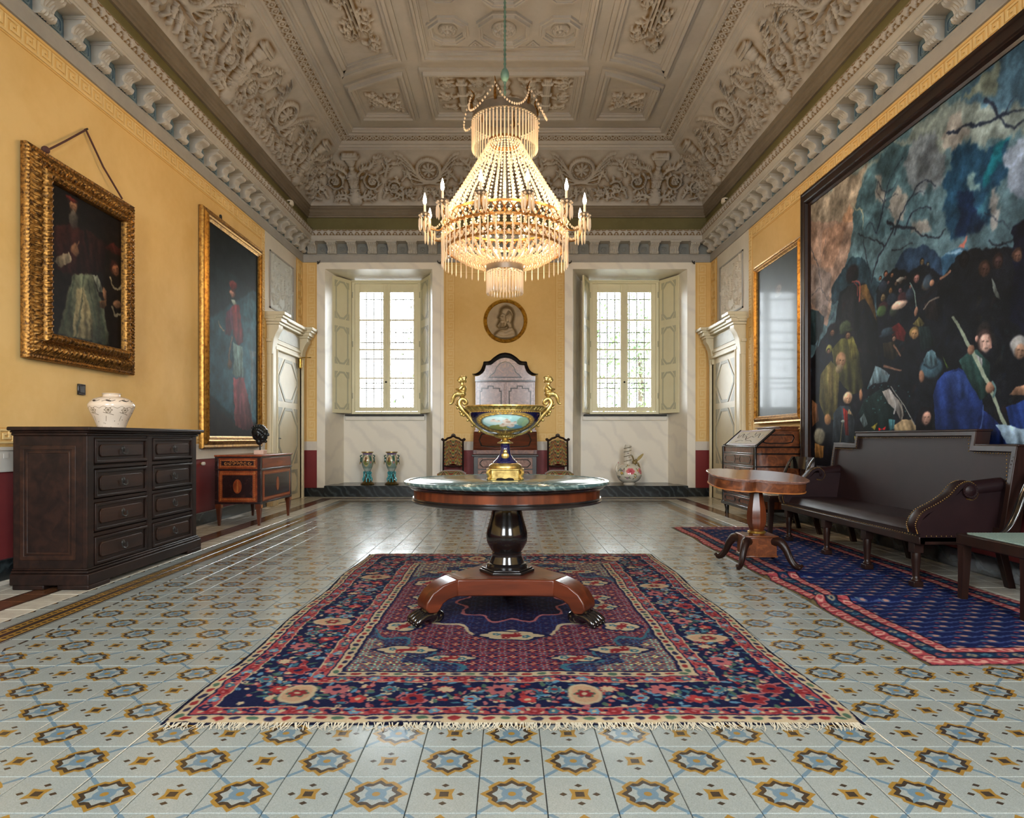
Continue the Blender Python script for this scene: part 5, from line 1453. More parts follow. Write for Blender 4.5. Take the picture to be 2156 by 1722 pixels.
P = [(-.42,.05),(-.3,.03),(.3,.03),(.42,.05),(.46,.17),(.42,.29),(.3,.31),(-.3,.31),(-.42,.29),(-.46,.17)]
Q = [(x*.955, .17+(s-.17)*.88) for x, s in P]
n = len(P); v = [on_slope(u, s, .011) for u, s in P+Q]+[on_slope(u, s, .018) for u, s in P+Q]
f = []
for i in range(n): j = (i+1) % n; f += [(2*n+i, 2*n+j, 3*n+j, 3*n+i), (i, j, 2*n+j, 2*n+i), (n+i, 3*n+i, 3*n+j, n+j)]
fm.add(v, f); fm.build('fall_moulding', M['ebony'], fo)
MB().box(-.50, .50, -.572, -.55, .79, .85).build('frieze_drawer', M['walnut'], se, bevel=.004)
up = MB().box(-.526, .526, -.34, 0, 1.17, 2.06); up.box(-.545, .545, -.36, 0, 1.17, 1.20); up.build('upper_body', M['walnutp'], se, bevel=.005)
for sx in (-1, 1):
    x0, x1 = sorted((sx*.012, sx*.50))
    d = MB().box(x0, x1, -.36, -.338, 1.21, 2.04).build('door', M['walnutp'], se, bevel=.004)
    a, b, z0, z1 = x0+.05, x1-.05, 1.26, 1.98
    P = [(a,z0),(b,z0),(b,z1-.09),(b-.03,z1-.09),(b-.03,z1-.04),(b-.14,z1-.04),(b-.14,z1),(a+.14,z1),(a+.14,z1-.04),(a+.03,z1-.04),(a+.03,z1-.09),(a,z1-.09)]
    MB().ring(P, inset(P, .016), -.372, -.358).build('door_moulding', M['ebony'], d, bevel=.003)
    MB().lathe([(.012,0),(.006,.006),(.012,.016),(0,.022)], 10).build('knob', M['ebony'], d, loc=(sx*.06, -.36, 1.55), rot=(pi/2,0,0))
hp = curve([(-.575,2.175),(-.50,2.185),(-.43,2.235),(-.39,2.32),(-.375,2.385)], 14)
hp2 = curve([(-.36,2.39),(-.27,2.40),(-.20,2.46),(-.10,2.525),(0,2.545)], 14)
half = hp+hp2; outl = half + [(-x, z) for x, z in half[::-1][1:]]
inn = [(x*.90, 2.085+(z-2.085)*.84) for x, z in outl]
MB().prism([(-.53,2.055)]+[(max(min(x*.93, .53), -.53), z-.03) for x, z in outl]+[(.53,2.055)], -.345, -.01).build('pediment', M['walnutp'], se)
pm = MB(); n = len(outl)
for (A, B, y0, y1) in ((outl, inn, -.40, -.0), ([(x*1.01, z+.006) for x, z in outl], [(x*.97, 2.09+(z-2.09)*.955) for x, z in outl], -.43, -.0)):
    v = [(x, y0, z) for x, z in A]+[(x, y0+.03, z) for x, z in B]+[(x, y1, z) for x, z in A]
    pm.add(v, [(i, i+1, n+i+1, n+i) for i in range(n-1)]+[(2*n+i, 2*n+i+1, i+1, i) for i in range(n-1)])
pm.build('cornice_moulding', M['ebony'], se, smooth=30)
tri = [(-.30,2.12),(.30,2.12),(.25,2.17),(.19,2.22),(.16,2.30),(.09,2.38),(0,2.41),(-.09,2.38),(-.16,2.30),(-.19,2.22),(-.25,2.17)]
MB().prism(tri, -.352, -.34).build('pediment_panel', M['walnut'], se); MB().ring(tri, inset(tri, .014), -.362, -.345).build('pediment_moulding', M['ebony'], se)
MB().box(-.53, .53, -.37, -.33, 2.05, 2.075).build('frieze_moulding', M['ebony'], se, bevel=.004)

# ---------------------------------------------------------------- two side chairs in flame stitch
M['stitch'] = picture('flame_stitch_cloth', flame_stitch(), .8, 0, .2, .2, .3)
def side_chair():
    root = thing('side_chair', 'upright chair in zigzag flame stitch standing left of the secretary cabinet', 'chair', (-.98, 11.38, 0), 0, 'flame stitch chairs')
    bk = MB(); G = np.empty((9, 11, 3))
    for i in range(9):
        for j in range(11):
            u, v = i/8, j/10; x = -.155+.31*u; top = .98+.05*cos((u-.5)*pi)
            bot = .595-.02*sin(u*3*pi); z = bot+(top-bot)*v; G[i, j] = (x, .205+(z-.5)*.10-.022*sin(pi*u)*sin(pi*v)-.012, z)
    bk.grid(G); B = G.copy(); B[..., 1] = .23+(B[..., 2]-.5)*.10; bk.grid(B[::-1]); 
    bk.build('backrest', M['stitch'], root, smooth=50)
    fr = MB()
    for sx in (-1, 1): fr.tube([(sx*.172,.21,.40),(sx*.172,.225,.60),(sx*.17,.262,1.02)], .017, 8); fr.ell((sx*.19,.262,1.035), (.026,.02,.026), 10, 7)
    fr.tube(curve([(-.19,.262,1.03),(-.14,.262,1.025),(-.10,.262,1.055),(-.05,.262,1.07),(0,.262,1.095),(.05,.262,1.07),(.10,.262,1.055),(.14,.262,1.025),(.19,.262,1.03)], 30), .018, 8)
    fr.tube([(.028*cos(a), .262, 1.105+.022*sin(a)) for a in np.linspace(-.3, pi+.3, 12)], .012, 7)
    fr.tube([(-.17,.222,.575),(0,.222,.56),(.17,.222,.575)], .015, 8); fr.build('back_frame', M['dark'], root)
    st = MB(); G = np.empty((11, 11, 3))
    for i in range(11):
        for j in range(11):
            u, v = i/10*2-1, j/10*2-1; x = u*.235*(1-.06*(v+1)/2); y = v*.21-.03
            G[i, j] = (x, y, .455+.055*(1-abs(u)**5)*(1-abs(v)**5))
    st.grid(G); v0 = len(st.v); st.box(-.232, .232, -.237, .175, .40, .457); st.uv = [(p[0]*2+.5, p[1]*1.5+p[2]*2) for p in st.v]
    st.build('seat', M['stitch'], root, smooth=45)
    MB().box(-.225, .225, -.23, .17, .345, .40).build('seat_rail', M['dark'], root, bevel=.006)
    for sx in (-1, 1):
        MB().tube(curve([(sx*.205,-.21,.36),(sx*.225,-.235,.28),(sx*.205,-.215,.12),(sx*.215,-.235,.03),(sx*.22,-.24,.0)], 12), [.03,.032,.032,.03,.028,.026,.024,.022,.02,.018,.018,.022,.022], 8).build('leg', M['dark'], root)
        MB().tube([(sx*.172,.21,.42),(sx*.175,.21,.2),(sx*.178,.25,0)], [.018,.019,.016], 8).build('leg', M['dark'], root)
    MB().tube([(-.2,-.0,.16),(.2,.0,.16)], .011, 8).build('stretcher', M['dark'], root)
    return root
sc1 = side_chair()
sc2 = dup(sc1, None, (.86, 11.38, 0)); sc2['label'] = 'upright chair in zigzag flame stitch standing right of the secretary cabinet'

# ---------------------------------------------------------------- centre table on its carpet
M['carpet'] = picture('carpet_pile', rug_main(), .95, 0, .35, .05, 0, 300)
rg = MB(); nx, ny = 40, 56
def carpet(name, label, mat, x0, x1, y0, y1, h, wav, folds=()):
    root = thing(name, label, 'rug', ((x0+x1)/2, (y0+y1)/2, 0)); cx, cy = (x0+x1)/2, (y0+y1)/2
    nu, nv = 30, 150
    u, v = np.meshgrid(np.linspace(0, 1, nu), np.linspace(0, 1, nv), indexing='ij')
    X = x0+(x1-x0)*u; Y = y0+(y1-y0)*v
    ed = np.minimum(np.minimum(u, 1-u)*(x1-x0), np.minimum(v, 1-v)*(y1-y0))
    X = X+wav*np.sin(Y*5+1)*(np.abs(u-.5)*2)**4*np.sign(u-.5); Z = h+.001*np.sin(X*9)*np.sin(Y*7)
    Xd = X.copy()
    for fy, fh, w in folds:
        b = np.exp(-((Y-fy-.10*(u-.3))/w)**2)*np.clip(1.15-u*1.5, 0, 1); Z = Z+fh*b
    Z = np.where(ed < .004, .001, Z)
    G = np.stack([X-cx, Y-cy, Z], -1)
    mb = MB().grid(G); o = mb.build('pile', mat, root, smooth=60)
    return root
rug1 = carpet('carpet', 'red and navy carpet with a floral border under the round table', M['carpet'], -1.27, 1.30, 2.41, 5.98, .011, .012)
fg = MB()
for k in range(420):
    x = rnd.uniform(-1.265, 1.265); L = rnd.uniform(.03, .062); a = rnd.uniform(-.5, .5); z = .002+.004*rnd.random()
    y0 = -1.785+.004; fg.add([(x-.0022,y0,.009),(x+.0022,y0,.009),(x+.5*L*sin(a)+.002,y0-L*.6,z+.002),(x+.5*L*sin(a)-.002,y0-L*.6,z+.002),(x+L*sin(a*1.6)+.0015,y0-L,z),(x+L*sin(a*1.6)-.0015,y0-L,z)], [(0,1,2,3),(3,2,4,5)])
    if k % 2: fg.add([(x-.002,1.782,.009),(x+.002,1.782,.009),(x+.02*a+.002,1.782+L*.5,.002),(x+.02*a-.002,1.782+L*.5,.002)], [(0,1,2,3)])
fg.build('fringe', plain('wool_fringe', (206,198,176), None, .9), rug1, kind='stuff', smooth=0)
M['runner'] = picture('runner_pile', rug_runner(), .95, 0, .35, .05, 0, 300)
carpet('long_rug', 'long dark blue rug with pink borders running under the leather settee', M['runner'], 1.925, 3.285, 3.04, 7.80, .010, .012, ((5.0,.035,.035),(4.25,.04,.04)))

RZ = .012
tb = thing('round_table', 'round mahogany table with a green marble top on a black baluster column', 'table', (-.012, 3.94, RZ))
R = .61; T0 = .805-RZ
tpb = MB().lathe([(0,T0-.032),(R-.05,T0-.032),(R-.02,T0-.030),(R-.004,T0-.022),(R,T0-.014),(R-.004,T0-.005),(R-.016,T0),(R-.03,T0-.001),(R-.035,T0-.006),(R-.055,T0-.006),(R-.06,T0-.002),(0,T0-.002)], 96)
tpb.build('marble_top', M['greenmarble'], tb, smooth=40)
MB().lathe([(0,.668),(.545,.668),(.55,.69),(.55,T0-.045),(.565,T0-.033),(0,T0-.033)], 96).build('apron', M['mahogv'], tb, smooth=30)
MB().lathe([(.548,.664),(.56,.668),(.562,.676),(.556,.682),(.561,.688),(.556,.694),(.549,.694)], 96).build('apron_bead', M['ebonyb'], tb, smooth=40)
MB().lathe([(.549,T0-.055),(.566,T0-.05),(.578,T0-.036),(.575,T0-.031),(.549,T0-.031)], 96).build('apron_cornice', M['ebony'], tb, smooth=40)
MB().lathe([(0,.27),(.122,.27),(.124,.285),(.116,.297),(.104,.30),(.10,.312),(.09,.335),(.088,.352),(.092,.36),(.088,.366),(.10,.385),(.12,.42),(.125,.45),(.122,.48),(.108,.53),(.094,.58),(.087,.62),(.09,.67),(0,.67)], 48).build('column', M['ebony'], tb, smooth=40)
hx = [(.165*cos(k*pi/3), .165*sin(k*pi/3)) for k in range(6)]
hp_ = MB().prism(hx, .245, .262, 'xy'); hp_.prism([(x*.93, y*.93) for x, y in hx], .262, .272, 'xy'); hp_.build('hexagonal_plinth', M['ebonyb'], tb, bevel=.004)
# three-sided concave platform whose corners scroll down to paw feet
ANG = [radians(208), radians(329), radians(90)]; RF = .53
def plat_outline(r_tip, w):
    pts = []
    for k in range(3):
        a, b = ANG[k], ANG[(k+1) % 3]
        if b < a: b += 2*pi
        t0 = Vector((cos(a), sin(a)))*r_tip; nrm = Vector((-sin(a), cos(a)))
        p0 = t0+nrm*w; b_ = Vector((cos(b), sin(b)))*r_tip; nb = Vector((-sin(b), cos(b))); p1 = b_-nb*w
        m = Vector((cos((a+b)/2), sin((a+b)/2)))*(.225)
        pts.append(tuple(t0-nrm*w)); pts.append(tuple(p0))
        for t in np.linspace(.12, .88, 9): q = p0*(1-t)**2+m*2*t*(1-t)+p1*t*t; pts.append(tuple(q))
    return pts
MB().prism(plat_outline(.36, .085), .15, .245, 'xy').build('platform', M['mahog'], tb, bevel=.008)
pawp = MB()
for k in (-1.5, -.5, .5, 1.5):
    pawp.tube(curve([(.02,k*.026,.055),(.065,k*.034,.05),(.105,k*.04,.026),(.118,k*.041,.014)], 10), [.022,.023,.023,.023,.022,.022,.021,.02,.018,.016,.012], 8); pawp.ell((.112,k*.041,.012), (.016,.012,.012), 8, 6)
pawp.ell((.01,0,.05), (.06,.06,.048), 14, 9); pawp.ell((-.035,0,.035), (.035,.045,.034), 12, 8)
for k, a in enumerate(ANG):
    lg = MB(); pr = [(.24,.245),(.30,.247),(.37,.240),(.44,.220),(.50,.180),(.535,.13),(.54,.095),(.52,.072),(.475,.068),(.455,.09),(.44,.115),(.41,.135),(.36,.148),(.24,.15)]
    w = [.088]*14
    v = [(r, -.086+.012*(r-.24)/.3, z) for r, z in pr]+[(r, .086-.012*(r-.24)/.3, z) for r, z in pr]; n = len(pr)
    lg.add(v, [tuple(range(n))[::-1], tuple(range(n, 2*n))]+[(i, (i+1) % n, (i+1) % n+n, i+n) for i in range(n)])
    lo_ = lg.build('leg', M['mahog'], tb, rotz=a, bevel=.007, smooth=40)
    pawp.build('paw_foot', M['ebony'], lo_, loc=(.475,0,0), smooth=60)

# ---------------------------------------------------------------- great porcelain and bronze bowl on the table
TZ = .805
bw = thing('pedestal_bowl', 'cobalt porcelain bowl with gilt mounts and two seated figures on its handles', 'bowl', (-.022, 3.96, TZ-.002))
M['cobalt'] = plain('cobalt_porcelain', (24,26,72), (16,18,52), .08, coat=.8)
b = MB(); s_ = .105
pp = octagon(0, 0, s_, s_, .028)
b.prism([(x*1.04, y*1.04) for x, y in pp], .0, .008, 'xy'); b.prism([(x*1.0, y*1.0) for x, y in pp], .008, .058, 'xy'); b.prism([(x*1.06, y*1.06) for x, y in pp], .058, .066, 'xy')
bo = b.build('plinth', M['gilt'], bw, bevel=.003)
MB().ring(rect(-.062,.062,.016,.05), rect(-.056,.056,.021,.045), -s_-.003, -s_+.002).build('plinth_moulding', M['gilt'], bo)
q = MB(); q.prism([(-.055,.002),(-.045,.013),(-.02,.015),(0,.008),(.02,.015),(.045,.013),(.055,.002)], -s_-.0045, -s_+.004); q.build('plinth_opening', M['ebony'], bo)
for sx in (-1, 1):
    for sy in (-1, 1): MB().tube(curve([(sx*.094,sy*.094,.06),(sx*.103,sy*.103,.045),(sx*.094,sy*.094,.02),(sx*.103,sy*.103,.004)], 10), .009, 8).build('corner_scroll', M['gilt'], bo)
col = MB().lathe([(0,.066),(.098,.066),(.10,.075),(.094,.088),(.085,.094),(.078,.098),(0,.098)], 40); col.build('foot_ring', M['gilt'], bw)
MB().lathe([(.074,.098),(.07,.106),(.05,.125),(.034,.15),(.028,.18),(.027,.21),(.03,.216),(0,.216)], 32).build('stem', M['cobalt'], bw)
g2 = MB().lathe([(.03,.212),(.048,.216),(.046,.222),(.026,.23),(.02,.238),(.03,.245),(.062,.252),(.066,.262),(.05,.268),(0,.268)], 40)
for k in range(28): a = k*2*pi/28; g2.tube([(.03*cos(a),.03*sin(a),.247),(.06*cos(a),.06*sin(a),.255),(.069*cos(a),.069*sin(a),.266)], .004, 5)
g2.build('fluted_collar', M['gilt'], bw)
st_ = MB(); st_.ell((0,-.031,.165), (.012,.008,.016), 8, 6); st_.ell((0,-.045,.142), (.024,.008,.02), 8, 6); st_.build('stem_decoration', M['gilt'], bw)
BP = curve([(.05,.262),(.10,.275),(.155,.305),(.195,.345),(.214,.385),(.218,.405)], 22); nseg = 72
G = np.empty((nseg+1, len(BP), 3)); UV = []
for i in range(nseg+1):
    a = -pi/2+(i/nseg-.25)*2*pi
    for j, (r, z) in enumerate(BP): G[i, j] = (r*cos(a), r*sin(a), z)
bm = MB().grid(G)
uu = np.array(bm.uv); zz = (np.array(bm.v)[:, 2]-.262)/(.405-.262); uu[:, 1] = zz; bm.uv = [tuple(t) for t in uu]
M['bowlpaint'] = picture('painted_porcelain', bowl_scene(), .1, .7)
bowl = bm.build('bowl', M['bowlpaint'], bw, smooth=60)
rim = MB().lathe([(.216,.40),(.222,.405),(.222,.412),(.235,.426),(.243,.430),(.243,.436),(.232,.438),(.222,.43),(.21,.40),(.16,.32),(.06,.28),(0,.278)], 72)
for k in range(44): a = k*2*pi/44; rim.tube([(.221*cos(a),.221*sin(a),.412),(.238*cos(a),.238*sin(a),.428)], .0055, 5)
rim.build('rim', M['gilt'], bw, smooth=50)
def remeshed(name, mb, mat, parent, vox, loc=None, rotz=0, rot=None, sm=3):
    o = mb.build(name, mat, parent, loc=loc, rotz=rotz, rot=rot, smooth=180)
    r = o.modifiers.new('merge', 'REMESH'); r.mode = 'VOXEL'; r.voxel_size = vox; r.use_smooth_shade = True
    k = o.modifiers.new('soften', 'SMOOTH'); k.iterations = sm; k.factor = .5
    return o
def putto(mb, s=1.0):
    """small seated child, facing +x"""
    E = lambda c, r, rot=None: mb.ell([v*s for v in c], [v*s for v in r], 12, 8, rot=rot)
    Tb = lambda P, R_: mb.tube([[v*s for v in p] for p in P], [r*s for r in R_], 8)
    E((0,0,.046), (.021,.021,.028)); E((.003,0,.022), (.022,.024,.018)); E((.004,0,.076), (.010,.010,.010)); E((.008,0,.045), (.020,.018,.018))
    E((.008,0,.098), (.019,.0175,.020)); E((.027,0,.095), (.005,.0035,.004)); E((.018,.008,.089), (.008,.007,.007)); E((.018,-.008,.089), (.008,.007,.007))
    for k in range(9):
        a = k*.7; E((-.004+.013*cos(a)*.9, .014*sin(a), .108+.003*cos(a*2)), (.0085,.0085,.008))
    for sy in (-1, 1): E((-.008,sy*.014,.096), (.008,.006,.010)); E((-.014,sy*.006,.090), (.008,.008,.009))
    for sy in (-1, 1):
        Tb([(.004,sy*.012,.02),(.026,sy*.014,.022),(.042,sy*.014,.016)], [.0145,.0135,.010]); Tb([(.042,sy*.014,.017),(.052,sy*.014,-.004),(.056,sy*.013,-.026)], [.010,.0095,.0065]); Tb([(.055,sy*.013,-.028),(.071,sy*.013,-.033)], [.006,.004])
        Tb([(.0,sy*.019,.062),(.014,sy*.023,.046),(.030,sy*.012,.046)], [.009,.0085,.0065]); E((.034,sy*.010,.046), (.006,.005,.005))
    return mb
for sx in (-1, 1):
    hd = MB()
    path = curve([(sx*.055,0,.262),(sx*.12,0,.285),(sx*.185,0,.335),(sx*.225,0,.385),(sx*.258,0,.42),(sx*.277,0,.455),(sx*.262,0,.482),(sx*.238,0,.474),(sx*.232,0,.456),(sx*.247,0,.450),(sx*.252,0,.46)], 46)
    hd.tube(path, [.008+.008*sin(pi*min(k/40, 1)) for k in range(47)], 8, flat=1.3, up=(0,1,0))
    for k in range(6, 28, 3):
        x, y, z = path[k]; hd.ell((x+sx*.014, 0, z-.012), (.009,.010,.009), 8, 6)
    hd.ell((sx*.262,0,.39), (.009,.008,.012), 8, 6)
    ho = hd.build('handle', M['gilt'], bw, smooth=60)
    mb = putto(MB(), 1.12)
    if sx < 0: mb.v = [(-x, -y, z) for x, y, z in mb.v]
    remeshed('seated_figure', mb, M['gilt'], ho, .0026, loc=(sx*.255, 0, .488), sm=2)
# ---------------------------------------------------------------- leather settee
so = thing('settee', 'long oxblood leather settee with a stepped back and scrolled arms', 'sofa', (3.52, 5.68, 0), RIGHT)
def stepped(zb, g=0):
    return [(-1.25+g,zb),(1.25-g,zb),(1.25-g,1.0-g),(.84-g,1.0-g),(.84-g,1.112-g),(-.84+g,1.112-g),(-.84+g,1.0-g),(-1.25+g,1.0-g)]
b = MB(); b.prism(stepped(.40, .03), -.075, .0); 
for i in range(len(b.v)):
    x, y, z = b.v[i]; b.v[i] = (x, y-.11*(1-(z-.4)/.7), z)
b.build('backrest', M['leather'], so, bevel=.012)
f = MB(); f.ring(stepped(.40), stepped(.44, .045), -.095, .02)
for i in range(len(f.v)):
    x, y, z = f.v[i]; f.v[i] = (x, y-.11*(1-(z-.4)/.7), z)
f.box(-.85, .85, -.10, .025, 1.10, 1.118); 
for sx in (-1, 1): f.box(*sorted((sx*.84, sx*1.26)), -.11, .015, .992, 1.008)
f.build('back_frame', M['dark'], so, bevel=.005)
st = MB(); nx, ny = 36, 10; G = np.empty((nx, ny, 3))
for i in range(nx):
    for j in range(ny):
        u, v = i/(nx-1)*2-1, j/(ny-1); y = -.70+.60*v
        e = min(1, (1-v)*8) if False else 1
        z = .452*1-.10*max(0, (.10-v)/.10)**2+.012*sin(pi*v)*(1-u**8)-.006*abs(sin(u*9))*max(0, 1-v*4)
        G[i, j] = (u*1.10, y, z)
st.grid(G); st.box(-1.10, 1.10, -.69, -.10, .33, .40); st.build('seat', M['leather'], so, smooth=60)
r = MB(); r.box(-1.15, 1.15, -.705, -.66, .318, .372); 
for sx in (-1, 1): r.box(*sorted((sx*1.11, sx*1.15)), -.70, -.02, .318, .372)
r.build('seat_rail', M['dark'], so, bevel=.005)
nl = MB()
def nail(x, y, z): nl.octa((x, y, z), .0055)
for x in np.arange(-1.13, 1.13, .03): nail(x, -.712, .378)
for y in np.arange(-.66, -.05, .034): nail(1.158, y, .378); nail(-1.158, y, .378)
for x in np.arange(-.80, .80, .026): nail(x, -.104, 1.055)
for sx in (-1, 1):
    for x in np.arange(.86, 1.21, .026): nail(sx*x, -.118, .944)
    for z in np.arange(.955, 1.05, .026): nail(sx*.79, -.115, z)
    for z in np.arange(.72, .94, .026): nail(sx*1.203, -.145, z)
    A = curve([(-.70,.40),(-.712,.46),(-.67,.53),(-.58,.58),(-.49,.64),(-.42,.715),(-.36,.735),(-.315,.69),(-.335,.645),(-.375,.65)], 54)
    nrm = []
    rb = MB(); W = .058; n = len(A)
    for k in range(n):
        a, c = A[max(k-1, 0)], A[min(k+1, n-1)]; t = Vector((c[0]-a[0], c[1]-a[1])).normalized(); nrm.append(Vector((t.y, -t.x)))
    v = []
    for k in range(n):
        for du, dv in ((-W, -.012), (-W, .012), (-W*.5, .02), (0, .024), (W*.5, .02), (W, .012), (W, -.012)):
            v.append((sx*1.10+du, A[k][0]-nrm[k].x*dv, A[k][1]-nrm[k].y*dv))
    m = 7; fs = [(k*m+i, (k+1)*m+i, (k+1)*m+(i+1) % m, k*m+(i+1) % m) for k in range(n-1) for i in range(m)]
    rb.add(v, fs); arm = MB()
    arm.add(rb.v, rb.f)
    arm.prism([(-.695,.34),(-.70,.42),(-.69,.48),(-.62,.54),(-.52,.60),(-.44,.665),(-.40,.70),(-.05,.70),(-.03,.34)], sx*1.10-.05, sx*1.10+.05, 'yz')
    arm.tube([(sx*1.10,-.36,.69),(sx*1.11,-.2,.715),(sx*1.12,-.04,.74)], [.058,.055,.05], 14)
    ao = arm.build('arm', M['leather'], so, smooth=50)
    sc = MB(); sc.lathe([(.0,0),(.045,0),(.052,.006),(.05,.012),(.038,.01),(.03,.016),(.014,.018),(0,.022)], 20)
    for k in range(16): a = k*pi/8; sc.octa((.046*cos(a), .046*sin(a), .013), .006)
    for zz, rr in ((-1, 0), (1, 0)): pass
    sc.build('scroll_boss', M['leather'], ao, loc=(sx*1.10+sx*.058, -.362, .69), rot=(0, sx*pi/2, 0))
    na = MB()
    for k in range(0, n, 1):
        for du in (-W*.86, W*.86): na.octa((sx*1.10+du, A[k][0]+nrm[k].x*-.017, A[k][1]-nrm[k].y*.017), .006)
    na.build('arm_nails', M['nail'], ao, kind='stuff')
nl.build('brass_nails', M['nail'], so, kind='stuff')
for x in (1.05, .42, -.25, -1.05):
    lg = MB(); lg.box(x-.034, x+.034, -.70, -.632, .25, .33); lg.lathe([(.020,.0),(.030,.02),(.032,.05),(.024,.06),(.022,.08),(.029,.18),(.031,.24),(.028,.25)], 14, (x, -.666, .011)); lg.box(x-.033, x+.033, -.70, -.632, .011, .05)
    lg.build('leg', M['dark'], so, bevel=.003)
for x in (1.05, -.1, -1.05): MB().prism([(-.12,.34),(-.06,.34),(.02,0),(-.03,0)], x-.025, x+.025, 'yz').build('leg', M['dark'], so, bevel=.004)

# ---------------------------------------------------------------- sabre-legged chairs
M['cane'] = plain('pale_woven_seat', (150,172,164), (112,134,128), .6, scale=60, stretch=(1,9,1), bump=.4, bscale=60)
M['paleleather'] = plain('pale_seat_leather', (176,168,150), (150,142,126), .35)
def sabre_chair(loc, label, seatmat):
    root = thing('sabre_chair', label, 'chair', loc, RIGHT)
    fr = MB(); fr.ring(rect(-.295,.295,-.30,.24), rect(-.24,.24,-.25,.19), .355, .425, 'xy'); fr.build('seat_frame', M['dark'], root, bevel=.006)
    s = MB(); s.box(-.25, .25, -.262, .2, .40, .43)
    so_ = s.build('seat', seatmat, root, bevel=.008)
    sp = MB()
    for k in range(24): y = -.258+k*.019; sp.box(-.248, .248, y, y+.012, .428, .4335)
    sp.build('seat_weave', seatmat, so_)
    for sx in (-1, 1):
        for y0, d in ((-.265, -.012), (.20, .07)):
            P = curve([(y0,.36),(y0+d*.25,.2),(y0+d,0)], 8); v = []; n = len(P)
            for k, (y, z) in enumerate(P):
                h = .028-.008*k/(n-1); v += [(sx*.262-h, y-h, z), (sx*.262+h, y-h, z), (sx*.262+h, y+h, z), (sx*.262-h, y+h, z)]
            MB().add(v, [(0,1,2,3), (4*n-1,4*n-2,4*n-3,4*n-4)]+[(4*k+i, 4*k+4+i, 4*k+4+(i+1) % 4, 4*k+(i+1) % 4) for k in range(n-1) for i in range(4)]).build('leg', M['dark'], root, smooth=30)
        P = curve([(-.04,.41),(.02,.455),(.07,.54),(.11,.65),(.16,.77),(.205,.835)], 18)
        MB().tube([(sx*.272, y, z) for y, z in P], [.03-.012*abs(k-9)/9 for k in range(19)], 10, flat=.55).build('back_stile', M['ebony'], root)
    tr = MB(); n = 13; v = []
    for k in range(n):
        u = k/(n-1)*2-1; y = .195+.05*(1-u*u)
        v += [(u*.30, y-.012, .70), (u*.30, y-.0+.012, .70), (u*.30, y+.03, .83), (u*.30, y+.008, .84)]
    tr.add(v, [(4*k+i, 4*k+4+i, 4*k+4+(i+1) % 4, 4*k+(i+1) % 4) for k in range(n-1) for i in range(4)]+[(0,1,2,3), (4*n-1,4*n-2,4*n-3,4*n-4)])
    tr.build('top_rail', M['ebony'], root, smooth=40)
    MB().tube([(u*.27, .14+.03*(1-u*u), .60) for u in np.linspace(-1, 1, 9)], .012, 8).build('back_rail', M['ebony'], root)
    return root
sabre_chair((3.22, 4.02, .006), 'dark sabre legged chair with a pale woven seat in front of the settee', M['cane'])
sabre_chair((3.13, 7.48, 0), 'dark sabre legged chair standing between the settee and the bureau', M['paleleather'])

# ---------------------------------------------------------------- pedestal side table
ts = thing('side_table', 'small walnut pedestal table with a lobed tilting top beside the settee', 'table', (2.045, 5.45, .011))
b = MB(); b.box(-.125, .125, -.11, .11, .085, .235); b.box(-.137, .137, -.122, .122, .235, .25); b.box(-.132, .132, -.117, .117, .075, .09)
b.build('base_block', M['walnut'], ts, bevel=.006)
for sx in (-1, 1):
    for sy in (-1, 1):
        P = curve([(.02,.20),(.08,.205),(.13,.15),(.165,.075),(.20,.03),(.235,.018),(.252,.03)], 16)
        a = atan2(sy*.265, sx*.225); c0 = Vector((sx*.085, sy*.075))
        lg = MB().tube([(c0.x+r*cos(a), c0.y+r*sin(a), z) for r, z in P], [.034,.037,.037,.036,.034,.031,.029,.027,.025,.023,.022,.02,.019,.019,.018,.016,.012], 10)
        lg.tube([(c0.x+(r+.012)*cos(a), c0.y+(r+.012)*sin(a), z+.012) for r, z in P[2:]], .014, 8)
        lg.build('leg', M['dark'], ts)
cl = MB(); prc = [(.066,.25),(.068,.27),(.055,.285),(.062,.30),(.078,.34),(.082,.40),(.074,.47),(.056,.55),(.046,.61),(.048,.66),(.075,.685),(.075,.70)]
cl.lathe(prc, 8, smooth) if False else cl.lathe(prc, 8)
cl.build('column', M['mahogv'], ts, smooth=25); MB().lathe([(.064,.255),(.073,.262),(.073,.275),(.064,.28)], 24).build('brass_collar', M['brass'], ts)
def lobed(s=1.0, gx=0):
    P = []
    for a in np.linspace(0, 2*pi, 72, endpoint=False):
        c, q = cos(a), sin(a); x = .385*np.sign(c)*abs(c)**.62; y = .265*np.sign(q)*abs(q)**.7
        nt = .045*math.exp(-((x+.06)/.05)**2); y -= np.sign(y)*nt
        P.append((x*s-(gx*np.sign(x)), y*s-(gx*np.sign(y))))
    return P
tt = MB(); tt.prism(lobed(1.0), .0, .010, 'xy'); tt.prism(lobed(1.03), .010, .022, 'xy')
piv = (0, 0, .70); tilt = (radians(7), radians(3), 0)
tpo = tt.build('table_top', M['walnutp'], ts, loc=(0, 0, .715), rot=tilt, bevel=.004)
MB().prism(lobed(.97), -.075, .0, 'xy').build('apron', M['walnut'], tpo); MB().ring(lobed(.985), lobed(.95), -.08, -.072, 'xy').build('apron_bead', M['inlay'], tpo)

